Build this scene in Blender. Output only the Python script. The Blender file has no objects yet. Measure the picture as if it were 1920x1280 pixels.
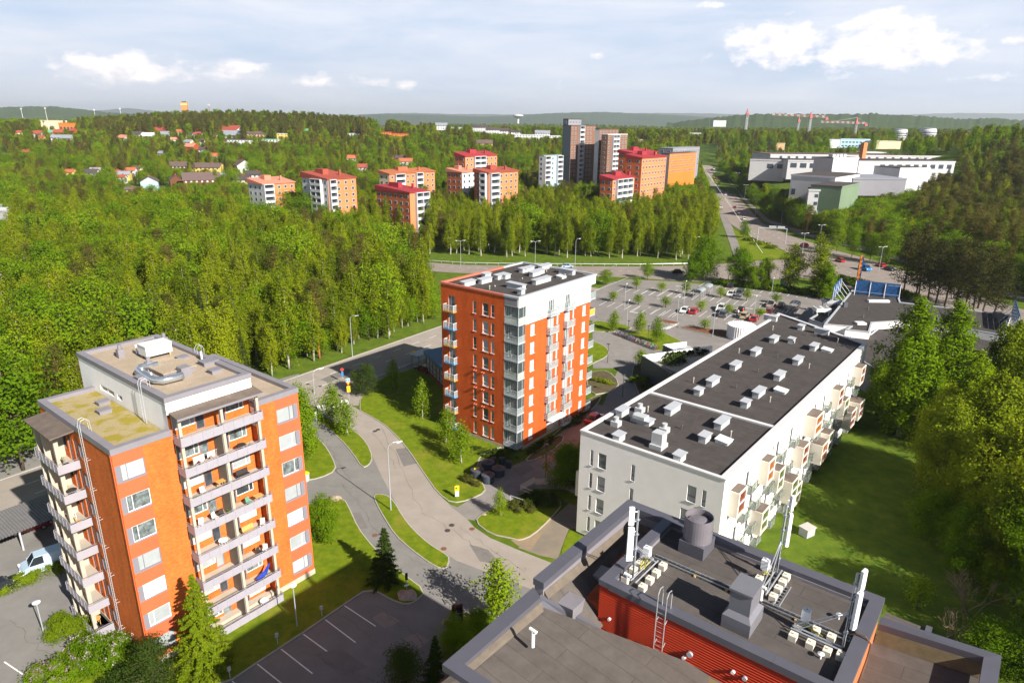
import bpy, math, random
import numpy as np
from math import radians, sin, cos, pi, sqrt
from mathutils import Vector
C = bpy.context.scene.collection
# ---------------- camera ----------------
F_, PITCH, ROLL, HC = 1256.2, radians(18.016), radians(-.637), 48.5
cp, sp = cos(PITCH), sin(PITCH); cr, sr = cos(ROLL), sin(ROLL)
FW = np.array([0, cp, -sp]); U0 = np.array([0, sp, cp]); R0 = np.array([1., 0, 0])
RR = cr*R0-sr*U0; UU = sr*R0+cr*U0
cam = bpy.data.cameras.new('camera'); cam.lens = F_/1920*36; cam.sensor_width = 36; cam.clip_start = .5; cam.clip_end = 60000
co = bpy.data.objects.new('camera', cam); C.objects.link(co)
from mathutils import Matrix
co.matrix_world = Matrix(((RR[0], UU[0], -FW[0], 0), (RR[1], UU[1], -FW[1], 0), (RR[2], UU[2], -FW[2], HC), (0, 0, 0, 1)))
bpy.context.scene.camera = co
SUNAZ, SUNEL = (.695, -.719), radians(33)
SD = Vector((SUNAZ[0]*cos(SUNEL), SUNAZ[1]*cos(SUNEL), sin(SUNEL)))
sl = bpy.data.lights.new('sun', 'SUN'); sl.energy = 5.0; sl.angle = radians(.53); sl.color = (1, .93, .82)
so = bpy.data.objects.new('sun', sl); C.objects.link(so); so.rotation_euler = SD.to_track_quat('Z', 'Y').to_euler(); so.location = (60, -60, 90)
vs = bpy.context.scene.view_settings; vs.view_transform = 'Standard'; vs.look = 'None'; vs.gamma = 1; vs.use_curve_mapping = False; vs.exposure = 1.12
def P(p):
    q = np.array(p, float)-[0, 0, HC]; d = q@FW
    return 960+F_*(q@RR)/d, 640-F_*(q@UU)/d
def ray(px, py): return FW*F_+RR*(px-960)+UU*(640-py)
def G(px, py, z=0.):
    r = ray(px, py); q = r*((z-HC)/r[2]); return Vector((q[0], q[1], z))
def sm(a, b, x):
    t = min(1, max(0, (x-a)/(b-a))); return t*t*(3-2*t)
def H(x, y):
    h = 27*sm(430, 850, y)+20*math.exp(-((x+370)/230)**2-((y-960)/110)**2)
    h += max(0, 43*math.exp(-((x-400)/125)**2-((y-480)/170)**2)-1.2)
    h += 6*sin(x*.004+1)*sin(y*.003)*sm(1000, 2000, y)
    return h
def GT(px, py):
    r = ray(px, py)/F_
    t = 40.
    while t < 9000:
        q = r*t; z = HC+q[2]
        if z <= H(q[0], q[1]):
            a, b = t/1.03, t
            for _ in range(25):
                m = (a+b)/2; q = r*m
                if HC+q[2] <= H(q[0], q[1]): b = m
                else: a = m
            q = r*b; return Vector((q[0], q[1], H(q[0], q[1])))
        t *= 1.03
    return Vector((r[0]*9000, r[1]*9000, 0))
def WD(px, py, D):                                  # point seen at (px,py) at world depth y = D
    r = ray(px, py); q = r*(D/r[1]); return Vector((q[0], q[1], HC+q[2]))
# ---------------- world ----------------
w = bpy.data.worlds.new('World'); bpy.context.scene.world = w; w.use_nodes = True
def sky():
    nt = w.node_tree; N = nt.nodes; L = nt.links; N.clear()
    out = N.new('ShaderNodeOutputWorld'); bg = N.new('ShaderNodeBackground'); L.new(bg.outputs[0], out.inputs[0])
    s = N.new('ShaderNodeTexSky'); s.sky_type = 'NISHITA'; s.sun_disc = False; s.sun_elevation = SUNEL; s.sun_rotation = math.atan2(SUNAZ[0], SUNAZ[1])
    s.air_density = 1.0; s.dust_density = 1.2; s.ozone_density = 1.5; s.altitude = 100
    tc = N.new('ShaderNodeTexCoord'); sx = N.new('ShaderNodeSeparateXYZ'); L.new(tc.outputs['Generated'], sx.inputs[0])
    def M(op, a, b=None, c=None):
        n = N.new('ShaderNodeMath'); n.operation = op
        for i, v in enumerate((a, b, c)):
            if v is None: continue
            if isinstance(v, (int, float)): n.inputs[i].default_value = v
            else: L.new(v, n.inputs[i])
        return n.outputs[0]
    x, y, z = sx.outputs
    hyp = M('SQRT', M('ADD', M('MULTIPLY', x, x), M('MULTIPLY', y, y)))
    az = M('ARCTAN2', x, y); el = M('ARCTANGENT', M('DIVIDE', z, M('MAXIMUM', hyp, .001)))
    cb = N.new('ShaderNodeCombineXYZ'); L.new(az, cb.inputs[0]); L.new(M('MULTIPLY', el, 1.7), cb.inputs[1])
    def noise(sc, det, off=0, rough=.55):
        mp = N.new('ShaderNodeMapping'); mp.inputs['Location'].default_value = (off, off*1.7, 0); L.new(cb.outputs[0], mp.inputs[0])
        n = N.new('ShaderNodeTexNoise'); n.inputs['Scale'].default_value = sc; n.inputs['Detail'].default_value = det; n.inputs['Roughness'].default_value = rough
        L.new(mp.outputs[0], n.inputs[0]); return n.outputs[0]
    # cumulus masks: centre azimuth, elevation, half widths
    def dirof(px, py):
        r = ray(px, py); return math.atan2(r[0], r[1]), math.atan(r[2]/math.hypot(r[0], r[1]))
    m = None
    for px, py, wx, wy, a in ((1460, 85, 85, 42, 1.0), (1650, 42, 100, 22, .8), (1640, 95, 150, 38, 1.0), (1760, 105, 60, 24, .8), (240, 128, 120, 26, .95), (425, 132, 70, 20, .9), (600, 150, 60, 16, .75), (730, 158, 85, 14, .75), (1120, 106, 22, 12, .8), (1040, 165, 45, 12, .4), (1320, 95, 35, 24, .5), (1900, 78, 30, 12, .7), (1340, 8, 40, 10, .7), (1820, 145, 60, 9, .6), (1600, 128, 90, 10, .6)):
        ca, ce = dirof(px, py); sa = wx/F_; se = wy/F_
        g = M('ADD', M('POWER', M('DIVIDE', M('SUBTRACT', az, ca), sa), 2), M('POWER', M('DIVIDE', M('SUBTRACT', el, ce), se), 2))
        g = M('MULTIPLY', M('POWER', 2.718, M('MULTIPLY', g, -.9)), a)
        m = g if m is None else M('MAXIMUM', m, g)
    fb = noise(26, 9, 3, .6)
    d = M('SUBTRACT', M('ADD', M('MULTIPLY', m, .62), M('MULTIPLY', fb, 1.15)), .86)
    cum = M('MINIMUM', M('MAXIMUM', M('MULTIPLY', d, 3.4), 0), 1)
    sh = M('MULTIPLY_ADD', M('SUBTRACT', fb, noise(26, 9, 3.012, .6)), 2.2, .8)      # lit tops, greyer bases
    # thin veils
    mp = N.new('ShaderNodeMapping'); mp.inputs['Scale'].default_value = (1, 3.4, 1); mp.inputs['Rotation'].default_value = (0, 0, .05); L.new(cb.outputs[0], mp.inputs[0])
    n2 = N.new('ShaderNodeTexNoise'); n2.inputs['Scale'].default_value = 3.2; n2.inputs['Detail'].default_value = 8; n2.inputs['Roughness'].default_value = .6; n2.inputs['Distortion'].default_value = .3; L.new(mp.outputs[0], n2.inputs[0])
    veil = M('MULTIPLY', M('MINIMUM', M('MAXIMUM', M('MULTIPLY_ADD', n2.outputs[0], 3.0, -.98), 0), 1), .82)
    lowhaze = M('MULTIPLY', M('POWER', 2.718, M('MULTIPLY', M('MAXIMUM', el, 0), -9)), .35)
    k = N.new('ShaderNodeVectorMath'); k.operation = 'SCALE'; k.inputs['Scale'].default_value = .034; L.new(s.outputs[0], k.inputs[0])
    def mix(f, a, b):
        n = N.new('ShaderNodeMix'); n.data_type = 'RGBA'
        for i, v in ((0, f), (6, a), (7, b)):
            if isinstance(v, tuple): n.inputs[i].default_value = (*v, 1)
            elif isinstance(v, float): n.inputs[i].default_value = v
            else: L.new(v, n.inputs[i])
        return n.outputs[2]
    hi = M('SUBTRACT', 1, M('MINIMUM', M('MAXIMUM', M('DIVIDE', M('SUBTRACT', el, .165), .10), 0), 1))   # clouds and haze thin out overhead
    c = mix(M('MULTIPLY', hi, .8), k.outputs[0], (.285, .365, .50))
    c = mix(lowhaze, c, (.40, .435, .50))
    c = mix(M('MULTIPLY', veil, hi), c, (.47, .475, .51))
    cc = mix(sh, (.42, .42, .47), (.78, .70, .66))
    c = mix(M('MULTIPLY', cum, .8), c, cc)
    L.new(c, bg.inputs[0]); bg.inputs[1].default_value = 1.0
sky()
# ---------------- materials ----------------
MATS = {}
def lin(c):
    if isinstance(c, str):
        c = [int(c[i:i+2], 16)/255 for i in (0, 2, 4)]
        return tuple(v/12.92 if v <= .04045 else ((v+.055)/1.055)**2.4 for v in c)
    return tuple(c)
def mat(name, col, rough=.75, metal=0., var=.12, scale=1.5, bump=0., bscale=None, stretch=None, col2=None, spec=.5, big=None, coord='pos', emit=None):
    if rough >= .6 and spec == .5: spec = .12
    if name in MATS: return MATS[name]
    m = bpy.data.materials.new(name); m.use_nodes = True; nt = m.node_tree; N = nt.nodes; L = nt.links
    b = N['Principled BSDF']; col = lin(col); b.inputs['Roughness'].default_value = rough; b.inputs['Metallic'].default_value = metal
    b.inputs['Specular IOR Level'].default_value = spec; b.inputs['Base Color'].default_value = (*col, 1)
    if coord == 'pos': src = N.new('ShaderNodeNewGeometry').outputs['Position']
    else: src = N.new('ShaderNodeTexCoord').outputs['Object']
    if stretch:
        mp = N.new('ShaderNodeMapping'); mp.inputs['Scale'].default_value = stretch; L.new(src, mp.inputs[0]); src = mp.outputs[0]
    if var or col2:
        n = N.new('ShaderNodeTexNoise'); n.inputs['Scale'].default_value = scale; n.inputs['Detail'].default_value = 8; n.inputs['Roughness'].default_value = .65; L.new(src, n.inputs[0])
        r = N.new('ShaderNodeValToRGB'); L.new(n.outputs[0], r.inputs[0]); e = r.color_ramp.elements
        e[0].position = .32; e[1].position = .68
        c2 = lin(col2) if col2 else tuple(min(1, v*(1+var)) for v in col); c1 = col if col2 else tuple(v*(1-var) for v in col)
        e[0].color = (*c1, 1); e[1].color = (*c2, 1); o = r.outputs[0]
        if big:
            n3 = N.new('ShaderNodeTexNoise'); n3.inputs['Scale'].default_value = big[0]; n3.inputs['Detail'].default_value = 6; n3.inputs['Roughness'].default_value = .6; L.new(src, n3.inputs[0])
            r3 = N.new('ShaderNodeValToRGB'); L.new(n3.outputs[0], r3.inputs[0]); r3.color_ramp.elements[0].position = big[2]; r3.color_ramp.elements[1].position = big[3]
            mx = N.new('ShaderNodeMix'); mx.data_type = 'RGBA'; L.new(r3.outputs[0], mx.inputs[0]); L.new(o, mx.inputs[6]); mx.inputs[7].default_value = (*lin(big[1]), 1); o = mx.outputs[2]
        L.new(o, b.inputs['Base Color'])
    if bump:
        n = N.new('ShaderNodeTexNoise'); n.inputs['Scale'].default_value = bscale or scale*6; n.inputs['Detail'].default_value = 6; L.new(src, n.inputs[0])
        bp = N.new('ShaderNodeBump'); bp.inputs['Strength'].default_value = bump; bp.inputs['Distance'].default_value = .05; L.new(n.outputs[0], bp.inputs['Height']); L.new(bp.outputs[0], b.inputs['Normal'])
    if emit: b.inputs['Emission Color'].default_value = (*lin(emit), 1); b.inputs['Emission Strength'].default_value = 1
    MATS[name] = m; return m
def brick(name, c1, c2, mortar, sc=1., rough=.85, wd=.27, ht=.085, flat=False):
    if name in MATS: return MATS[name]
    m = bpy.data.materials.new(name); m.use_nodes = True; nt = m.node_tree; N = nt.nodes; L = nt.links; b = N['Principled BSDF']; b.inputs['Roughness'].default_value = rough; b.inputs['Specular IOR Level'].default_value = .15
    tc = N.new('ShaderNodeTexCoord'); s = N.new('ShaderNodeSeparateXYZ'); L.new(tc.outputs['Object'], s.inputs[0])
    a = N.new('ShaderNodeMath'); a.operation = 'ADD'; L.new(s.outputs[0], a.inputs[0]); L.new(s.outputs[1], a.inputs[1])
    cb = N.new('ShaderNodeCombineXYZ'); L.new(s.outputs[1] if flat else a.outputs[0], cb.inputs[0]); L.new(s.outputs[0 if flat else 2], cb.inputs[1])
    t = N.new('ShaderNodeTexBrick'); L.new(cb.outputs[0], t.inputs[0]); t.inputs['Color1'].default_value = (*lin(c1), 1); t.inputs['Color2'].default_value = (*lin(c2), 1); t.inputs['Mortar'].default_value = (*lin(mortar), 1)
    t.inputs['Scale'].default_value = 1; t.inputs['Brick Width'].default_value = wd; t.inputs['Row Height'].default_value = ht; t.inputs['Mortar Size'].default_value = .014 if flat else .008; t.inputs['Bias'].default_value = .1
    n = N.new('ShaderNodeTexNoise'); n.inputs['Scale'].default_value = .9; n.inputs['Detail'].default_value = 8; n.inputs['Roughness'].default_value = .7; mpp = N.new('ShaderNodeMapping'); mpp.inputs['Scale'].default_value = (1, 1, .35); L.new(tc.outputs['Object'], mpp.inputs[0]); L.new(mpp.outputs[0], n.inputs[0])
    mm = N.new('ShaderNodeMapRange'); mm.inputs[1].default_value = .3; mm.inputs[2].default_value = .7; mm.inputs[3].default_value = .78; mm.inputs[4].default_value = 1.15; L.new(n.outputs[0], mm.inputs[0])
    v = N.new('ShaderNodeVectorMath'); v.operation = 'SCALE'; L.new(t.outputs[0], v.inputs[0]); L.new(mm.outputs[0], v.inputs['Scale']); L.new(v.outputs[0], b.inputs['Base Color'])
    bp = N.new('ShaderNodeBump'); bp.inputs['Strength'].default_value = .4; bp.inputs['Distance'].default_value = .01; L.new(t.outputs['Fac'], bp.inputs['Height']); bp.invert = True; L.new(bp.outputs[0], b.inputs['Normal'])
    MATS[name] = m; return m
def glass(name, col, rough=.12, var=.25, scale=.7, coat=1.):
    m = mat(name, col, .45, 0, var, scale, coord='pos'); b = m.node_tree.nodes['Principled BSDF']; b.inputs['Coat Weight'].default_value = coat; b.inputs['Coat Roughness'].default_value = .04; return m
def clear(name, col, alpha):
    if name in MATS: return MATS[name]
    m = mat(name, col, .08, 0, 0); m.node_tree.nodes['Principled BSDF'].inputs['Alpha'].default_value = alpha; return m
# ---------------- mesh builder ----------------
class MB:
    def __init__(s): s.v = []; s.f = []; s.mi = []; s.mats = []; s.cur = 0
    def m(s, mt):
        if mt not in s.mats: s.mats.append(mt)
        s.cur = s.mats.index(mt); return s
    def poly(s, pts, flip=False):
        b = len(s.v); s.v += [tuple(p) for p in pts]; n = list(range(b, b+len(pts))); s.f.append(n[::-1] if flip else n); s.mi.append(s.cur); return s
    def hexa(s, p):                                  # 8 points: bottom 4 (ccw), top 4
        b = len(s.v); s.v += [tuple(q) for q in p]
        for f in ((3, 2, 1, 0), (4, 5, 6, 7), (0, 1, 5, 4), (1, 2, 6, 5), (2, 3, 7, 6), (3, 0, 4, 7)): s.f.append([b+i for i in f]); s.mi.append(s.cur)
        return s
    def box(s, x0, y0, z0, x1, y1, z1):
        x0, x1 = min(x0, x1), max(x0, x1); y0, y1 = min(y0, y1), max(y0, y1); z0, z1 = min(z0, z1), max(z0, z1)
        return s.hexa([(x0, y0, z0), (x1, y0, z0), (x1, y1, z0), (x0, y1, z0), (x0, y0, z1), (x1, y0, z1), (x1, y1, z1), (x0, y1, z1)])
    def bf(s, fm, a0, a1, z0, z1, i0, i1):           # box on a facade
        p = fm(a0, z0, i0); q = fm(a1, z1, i1); return s.box(*p, *q)
    def prism(s, pts, z0, z1, top=True, bottom=False):
        n = len(pts); ar = sum(pts[i][0]*pts[(i+1) % n][1]-pts[(i+1) % n][0]*pts[i][1] for i in range(n))
        if ar < 0: pts = pts[::-1]
        b = len(s.v); s.v += [(p[0], p[1], z0) for p in pts]+[(p[0], p[1], z1 if len(p) < 3 else p[2]+z1) for p in pts]
        for i in range(n): j = (i+1) % n; s.f.append([b+i, b+j, b+n+j, b+n+i]); s.mi.append(s.cur)
        if top: s.f.append([b+n+i for i in range(n)]); s.mi.append(s.cur)
        if bottom: s.f.append([b+i for i in range(n)][::-1]); s.mi.append(s.cur)
        return s
    def tube(s, pts, r, n=6, cap=True):
        pts = [Vector(p) for p in pts]; rs = r if isinstance(r, (list, tuple)) else [r]*len(pts); b = len(s.v)
        for i, p in enumerate(pts):
            d = (pts[min(i+1, len(pts)-1)]-pts[max(i-1, 0)]).normalized()
            a = d.cross(Vector((0, 0, 1)) if abs(d.z) < .95 else Vector((1, 0, 0))).normalized(); c = d.cross(a)
            for k in range(n):
                t = 2*pi*k/n; s.v.append(tuple(p+(a*cos(t)+c*sin(t))*rs[i]))
        for i in range(len(pts)-1):
            for k in range(n): j = (k+1) % n; s.f.append([b+i*n+k, b+i*n+j, b+(i+1)*n+j, b+(i+1)*n+k]); s.mi.append(s.cur)
        if cap:
            s.f.append([b+k for k in range(n)][::-1]); s.mi.append(s.cur); e = b+(len(pts)-1)*n; s.f.append([e+k for k in range(n)]); s.mi.append(s.cur)
        return s
    def lathe(s, c, prof, n=16, cap=True):           # prof: (r, z)
        b = len(s.v)
        for r, z in prof:
            for k in range(n): t = 2*pi*k/n; s.v.append((c[0]+r*cos(t), c[1]+r*sin(t), c[2]+z))
        for i in range(len(prof)-1):
            for k in range(n): j = (k+1) % n; s.f.append([b+i*n+k, b+i*n+j, b+(i+1)*n+j, b+(i+1)*n+k]); s.mi.append(s.cur)
        if cap: s.f.append([b+k for k in range(n)][::-1]); s.mi.append(s.cur); e = b+(len(prof)-1)*n; s.f.append([e+k for k in range(n)]); s.mi.append(s.cur)
        return s
    def build(s, name, mt=None, parent=None, smooth=False, tri=False):
        me = bpy.data.meshes.new(name); me.from_pydata(s.v, [], s.f)
        ms = s.mats or [mt]
        for x in ms: me.materials.append(x)
        if len(ms) > 1: me.polygons.foreach_set('material_index', s.mi)
        if smooth: me.polygons.foreach_set('use_smooth', [True]*len(s.f))
        if tri or smooth:
            import bmesh
            bm = bmesh.new(); bm.from_mesh(me)
            if tri: bmesh.ops.triangulate(bm, faces=[f for f in bm.faces if len(f.verts) > 4])
            bm.to_mesh(me); bm.free()
        me.update(); o = bpy.data.objects.new(name, me); C.objects.link(o)
        if parent: o.parent = parent
        return o
def tag(o, label=None, cat=None, group=None, kind=None):
    if label: o['label'] = label
    if cat: o['category'] = cat
    if group: o['group'] = group
    if kind: o['kind'] = kind
    return o
def thing(name, label, cat, loc=(0, 0, 0), rz=0., group=None):
    o = bpy.data.objects.new(name, None); o.empty_display_size = .3; C.objects.link(o); o.location = loc; o.rotation_euler = (0, 0, rz); return tag(o, label, cat, group)
def copy_tree(o, parent=None, label=None, group=None):
    c = o.copy(); C.objects.link(c); c.parent = parent
    for ch in o.children: copy_tree(ch, c)
    if label: c['label'] = label
    if group: c['group'] = group
    return c
def FM(face, w_, d_):
    return {'R': lambda a, z, i: (a, i, z), 'L': lambda a, z, i: (i, a, z), 'B': lambda a, z, i: (a, d_-i, z), 'E': lambda a, z, i: (w_-i, a, z)}[face]
FLIP = {'R': False, 'L': True, 'B': True, 'E': False}
def wallface(mb, face, w_, d_, a0, a1, z0, z1, holes=(), dep=.15, off=0.):
    f0 = FM(face, w_, d_); fm = lambda a, z, i: f0(a, z, i+off); fl = FLIP[face]
    A = sorted({a0, a1, *[h[0] for h in holes], *[h[1] for h in holes]}); Z = sorted({z0, z1, *[h[2] for h in holes], *[h[3] for h in holes]})
    A = [a for a in A if a0 <= a <= a1]; Z = [z for z in Z if z0 <= z <= z1]
    for i in range(len(A)-1):
        for j in range(len(Z)-1):
            ca, cz = (A[i]+A[i+1])/2, (Z[j]+Z[j+1])/2
            if any(h[0] < ca < h[1] and h[2] < cz < h[3] for h in holes): continue
            mb.poly([fm(A[i], Z[j], 0), fm(A[i+1], Z[j], 0), fm(A[i+1], Z[j+1], 0), fm(A[i], Z[j+1], 0)], fl)
    for h in holes:
        a, b, c, d = h[:4]
        mb.poly([fm(a, c, 0), fm(a, d, 0), fm(a, d, dep), fm(a, c, dep)], fl); mb.poly([fm(b, d, 0), fm(b, c, 0), fm(b, c, dep), fm(b, d, dep)], fl)
        mb.poly([fm(b, c, 0), fm(a, c, 0), fm(a, c, dep), fm(b, c, dep)], fl); mb.poly([fm(a, d, 0), fm(b, d, 0), fm(b, d, dep), fm(a, d, dep)], fl)
def window(par, fm, a0, a1, z0, z1, dep, fmt, gmt, mull=(), trans=(), fw=.06, sill=None, name='window', label=None):
    m = MB(); e = .003
    m.bf(fm, a0, a0+fw, z0, z1, dep-.06, dep+.04); m.bf(fm, a1-fw, a1, z0, z1, dep-.06, dep+.04)
    m.bf(fm, a0+fw, a1-fw, z0, z0+fw, dep-.06, dep+.04); m.bf(fm, a0+fw, a1-fw, z1-fw, z1, dep-.06, dep+.04)
    for x in mull: m.bf(fm, x-fw/2, x+fw/2, z0+fw, z1-fw, dep-.055, dep+.04)
    for t in trans: m.bf(fm, a0+fw, a1-fw, t[0]-fw/2 if isinstance(t, tuple) else t-fw/2, t[1]+fw/2 if isinstance(t, tuple) else t+fw/2, dep-.05, dep+.04)
    o = m.build(name, fmt, par)
    if label: o['label'] = label
    g = MB(); g.bf(fm, a0+fw*.5, a1-fw*.5, z0+fw*.5, z1-fw*.5, dep, dep+.03); g.build('pane', gmt, o)
    if sill:
        g = MB(); g.bf(fm, a0-.05, a1+.05, z0-.05, z0-.004, -.09, dep-.07); g.build('sill', sill, o)
    return o
# ---------------- ground ----------------
grass = mat('grass', (.070, .125, .004), .95, 0, 0, .8, .9, 9, col2=(.165, .200, .008), big=(.11, (.24, .20, .035), .54, .80))
def ground_mat():
    m = bpy.data.materials.new('ground_cover'); m.use_nodes = True; nt = m.node_tree; N = nt.nodes; L = nt.links; b = N['Principled BSDF']; b.inputs['Roughness'].default_value = .95; b.inputs['Specular IOR Level'].default_value = .1
    g = N.new('ShaderNodeNewGeometry')
    def ns(sc, c1, c2, lo=.35, hi=.65):
        n = N.new('ShaderNodeTexNoise'); n.inputs['Scale'].default_value = sc; n.inputs['Detail'].default_value = 8; n.inputs['Roughness'].default_value = .7; L.new(g.outputs['Position'], n.inputs[0])
        r = N.new('ShaderNodeValToRGB'); L.new(n.outputs[0], r.inputs[0]); e = r.color_ramp.elements; e[0].position = lo; e[1].position = hi; e[0].color = (*c1, 1); e[1].color = (*c2, 1); return r.outputs[0]
    near = ns(.4, (.05, .095, .008), (.11, .15, .014)); far = ns(.03, (.018, .04, .010), (.055, .085, .018), .4, .6)
    s = N.new('ShaderNodeSeparateXYZ'); L.new(g.outputs['Position'], s.inputs[0]); mr = N.new('ShaderNodeMapRange'); mr.inputs[1].default_value = 400; mr.inputs[2].default_value = 900; L.new(s.outputs[1], mr.inputs[0])
    mx = N.new('ShaderNodeMix'); mx.data_type = 'RGBA'; L.new(mr.outputs[0], mx.inputs[0]); L.new(near, mx.inputs[6]); L.new(far, mx.inputs[7]); L.new(mx.outputs[2], b.inputs['Base Color']); return m
def make_ground():
    ys = list(np.arange(-200, 430, 30))+list(np.arange(430, 1250, 12))
    y = 1250.
    while y < 24000: ys.append(y); y *= 1.05
    ts = np.linspace(-1.7, 1.7, 170)
    v = []; f = []
    for yy in ys:
        for t in ts:
            x = t*(yy+480); v.append((x, yy, H(x, yy)))
    n = len(ts)
    for i in range(len(ys)-1):
        for j in range(n-1): a = i*n+j; f.append((a, a+1, a+n+1, a+n))
    me = bpy.data.meshes.new('ground'); me.from_pydata(v, [], f); me.materials.append(ground_mat()); me.polygons.foreach_set('use_smooth', [True]*len(f))
    o = bpy.data.objects.new('ground', me); C.objects.link(o); tag(o, kind='structure')
make_ground()
asph = mat('asphalt', (.215, .200, .190), .9, 0, .10, .5, .3, 30, big=(.07, (.17, .16, .155), .45, .7))
asphdark = mat('asphalt_dark', (.186, .180, .173), .9, 0, .10, .5, .3, 30, big=(.09, (.225, .218, .208), .5, .7))
roadm = mat('road_surface', (.295, .262, .235), .9, 0, .10, .35, .3, 30, big=(.06, (.26, .225, .195), .45, .7))
dirt = mat('dirt', (.30, .215, .13), .95, 0, 0, .5, .5, 12, col2=(.20, .17, .13))
kerbm = mat('kerb_stone', (.36, .33, .29), .85, 0, .12, 2)
paving = mat('red_paving', (.27, .17, .14), .9, 0, .1, 2, .3, 20)
white = mat('road_paint', (.72, .72, .70), .7, 0, .12, 3)
mulch = mat('bark_mulch', (.16, .07, .04), .95, 0, .3, 3, .8, 14)
import bmesh
def px(l, z=0.): return [G(a, b, z) for a, b in l]
def sheet(name, pts, z, mt, kind='structure', tri=True):
    m = MB(); m.poly([(p[0], p[1], z) for p in pts]); o = m.build(name, mt, tri=tri); 
    if o.data.polygons[0].normal.z < 0: o.data.flip_normals()
    return tag(o, kind=kind) if kind else o
def inset(pts, d):
    n = len(pts); ar = sum(pts[i][0]*pts[(i+1) % n][1]-pts[(i+1) % n][0]*pts[i][1] for i in range(n)); s = 1 if ar > 0 else -1; out = []
    for i in range(n):
        a, b, c = Vector(pts[i-1][:2]), Vector(pts[i][:2]), Vector(pts[(i+1) % n][:2]); e1 = (b-a).normalized(); e2 = (c-b).normalized()
        n1 = Vector((-e1.y, e1.x))*s; n2 = Vector((-e2.y, e2.x))*s; k = (n1+n2); l = k.length_squared
        out.append(b+k*(2*d/max(l, .6)))
    return out
def smooth(pts, it=1):
    for _ in range(it):
        o = []
        for i in range(len(pts)):
            a, b = Vector(pts[i]), Vector(pts[(i+1) % len(pts)]); o += [a*.75+b*.25, a*.25+b*.75]
        pts = o
    return pts
def island(pl, name='lawn', mt=None, kerb=True, it=1, h=.11):
    p = smooth(px(pl), it)
    if kerb: m = MB(); m.prism([q[:2] for q in p], .0, h); o = m.build('kerb', kerbm, tri=True); tag(o, kind='structure'); q = inset(p, .13)
    else: q = p
    m = MB(); m.prism([a[:2] for a in q], .0, h+.012); o = m.build(name, mt or grass, tri=True); tag(o, kind='structure'); return o
# driveways and parking asphalt round the near buildings
Pdrive = [(560, 700), (600, 771), (669, 800), (705, 858), (745, 940), (800, 1012), (870, 1048), (1000, 1092), (1160, 1150), (1100, 1300), (700, 1420), (250, 1420), (-120, 1420), (-250, 1150), (-150, 800), (60, 800), (350, 760)]
sheet('driveway', px(Pdrive), .004, asphdark)
R1r = [(655, 758), (704, 784), (732, 803.6), (763, 838.7), (794, 885.6), (821.6, 924.6), (847, 950), (877, 974), (889.5, 988), (919.7, 1008), (971, 1030), (1037.5, 1056), (1120, 1084), (1300, 1150)]
R1l = [(1200, 1200), (1100, 1142), (980, 1098), (900, 1067), (855, 1050), (836, 1037), (806, 1020), (776, 993), (755, 968), (738, 935), (712, 885), (700, 858), (688, 830), (669, 808), (600, 772), (575, 745)]
sheet('road', px(R1r+R1l), .008, roadm)
# big road passing behind
e1b = Vector((G(827.5, 610)-G(560, 703))).normalized(); a0 = G(560, 703)-e1b*70; a1 = G(827.5, 610)+e1b*60
nb = Vector((e1b.y, -e1b.x, 0)); W2 = 13.5
sheet('road', [a0, a1, a1+nb*W2, a0+nb*W2], .012, roadm)
sheet('pavement', [a0+nb*W2, a1+nb*W2, a1+nb*(W2+3.2), a0+nb*(W2+3.2)], .006, asph)
# junction throat
sheet('road', px([(575, 700), (700, 690), (672, 760), (655, 760), (640, 790), (600, 775), (560, 755), (520, 740)]), .010, roadm)
m = MB()
def dash(o, d, s0, s1, w_=.12, m=m, z=.016):
    n_ = Vector((d.y, -d.x, 0)); m.poly([(q.x, q.y, z) for q in (o+d*s0-n_*w_/2, o+d*s0+n_*w_/2, o+d*s1+n_*w_/2, o+d*s1-n_*w_/2)], True)
for off, st, ln in ((4.6, 6, 2.4), (8.3, 6, 2.4)):
    for k in range(30): dash(a0+nb*off, e1b, 20+k*st, 20+k*st+ln)
dash(a0+nb*.45, e1b, 0, 210, .12); dash(a0+nb*(W2-.4), e1b, 75, 210, .12)
# zebra crossings
def zebra(p0, p1, n, along, ln, w_=.5):
    p0 = G(*p0); p1 = G(*p1)
    for i in range(n):
        c = p0.lerp(p1, (i+.5)/n); d = along; nn = Vector((d.y, -d.x, 0)); m.poly([(q.x, q.y, .0165) for q in (c-d*ln/2-nn*w_/2, c-d*ln/2+nn*w_/2, c+d*ln/2+nn*w_/2, c+d*ln/2-nn*w_/2)], True)
zebra((585, 768), (655, 752), 8, (G(600, 745)-G(612, 775)).normalized(), 2.6)
# stall lines of the near car park
S = [((645.6, 1134.5), (704.5, 1173.5)), ((610, 1161), (667, 1204)), ((568.4, 1188), (628, 1231)), ((526.9, 1216), (586, 1262)), ((482.3, 1244), (545, 1294)), ((435, 1276), (500, 1330))]
for a, b in S: a = G(*a); b = G(*b); d = (b-a); dash(a, d.normalized(), 0, d.length, .12)
a = G(8, 1240); b = G(60, 1275); dash(a, (b-a).normalized(), 0, 5, .12); 
tag(m.build('road_markings', white), kind='structure')
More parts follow.
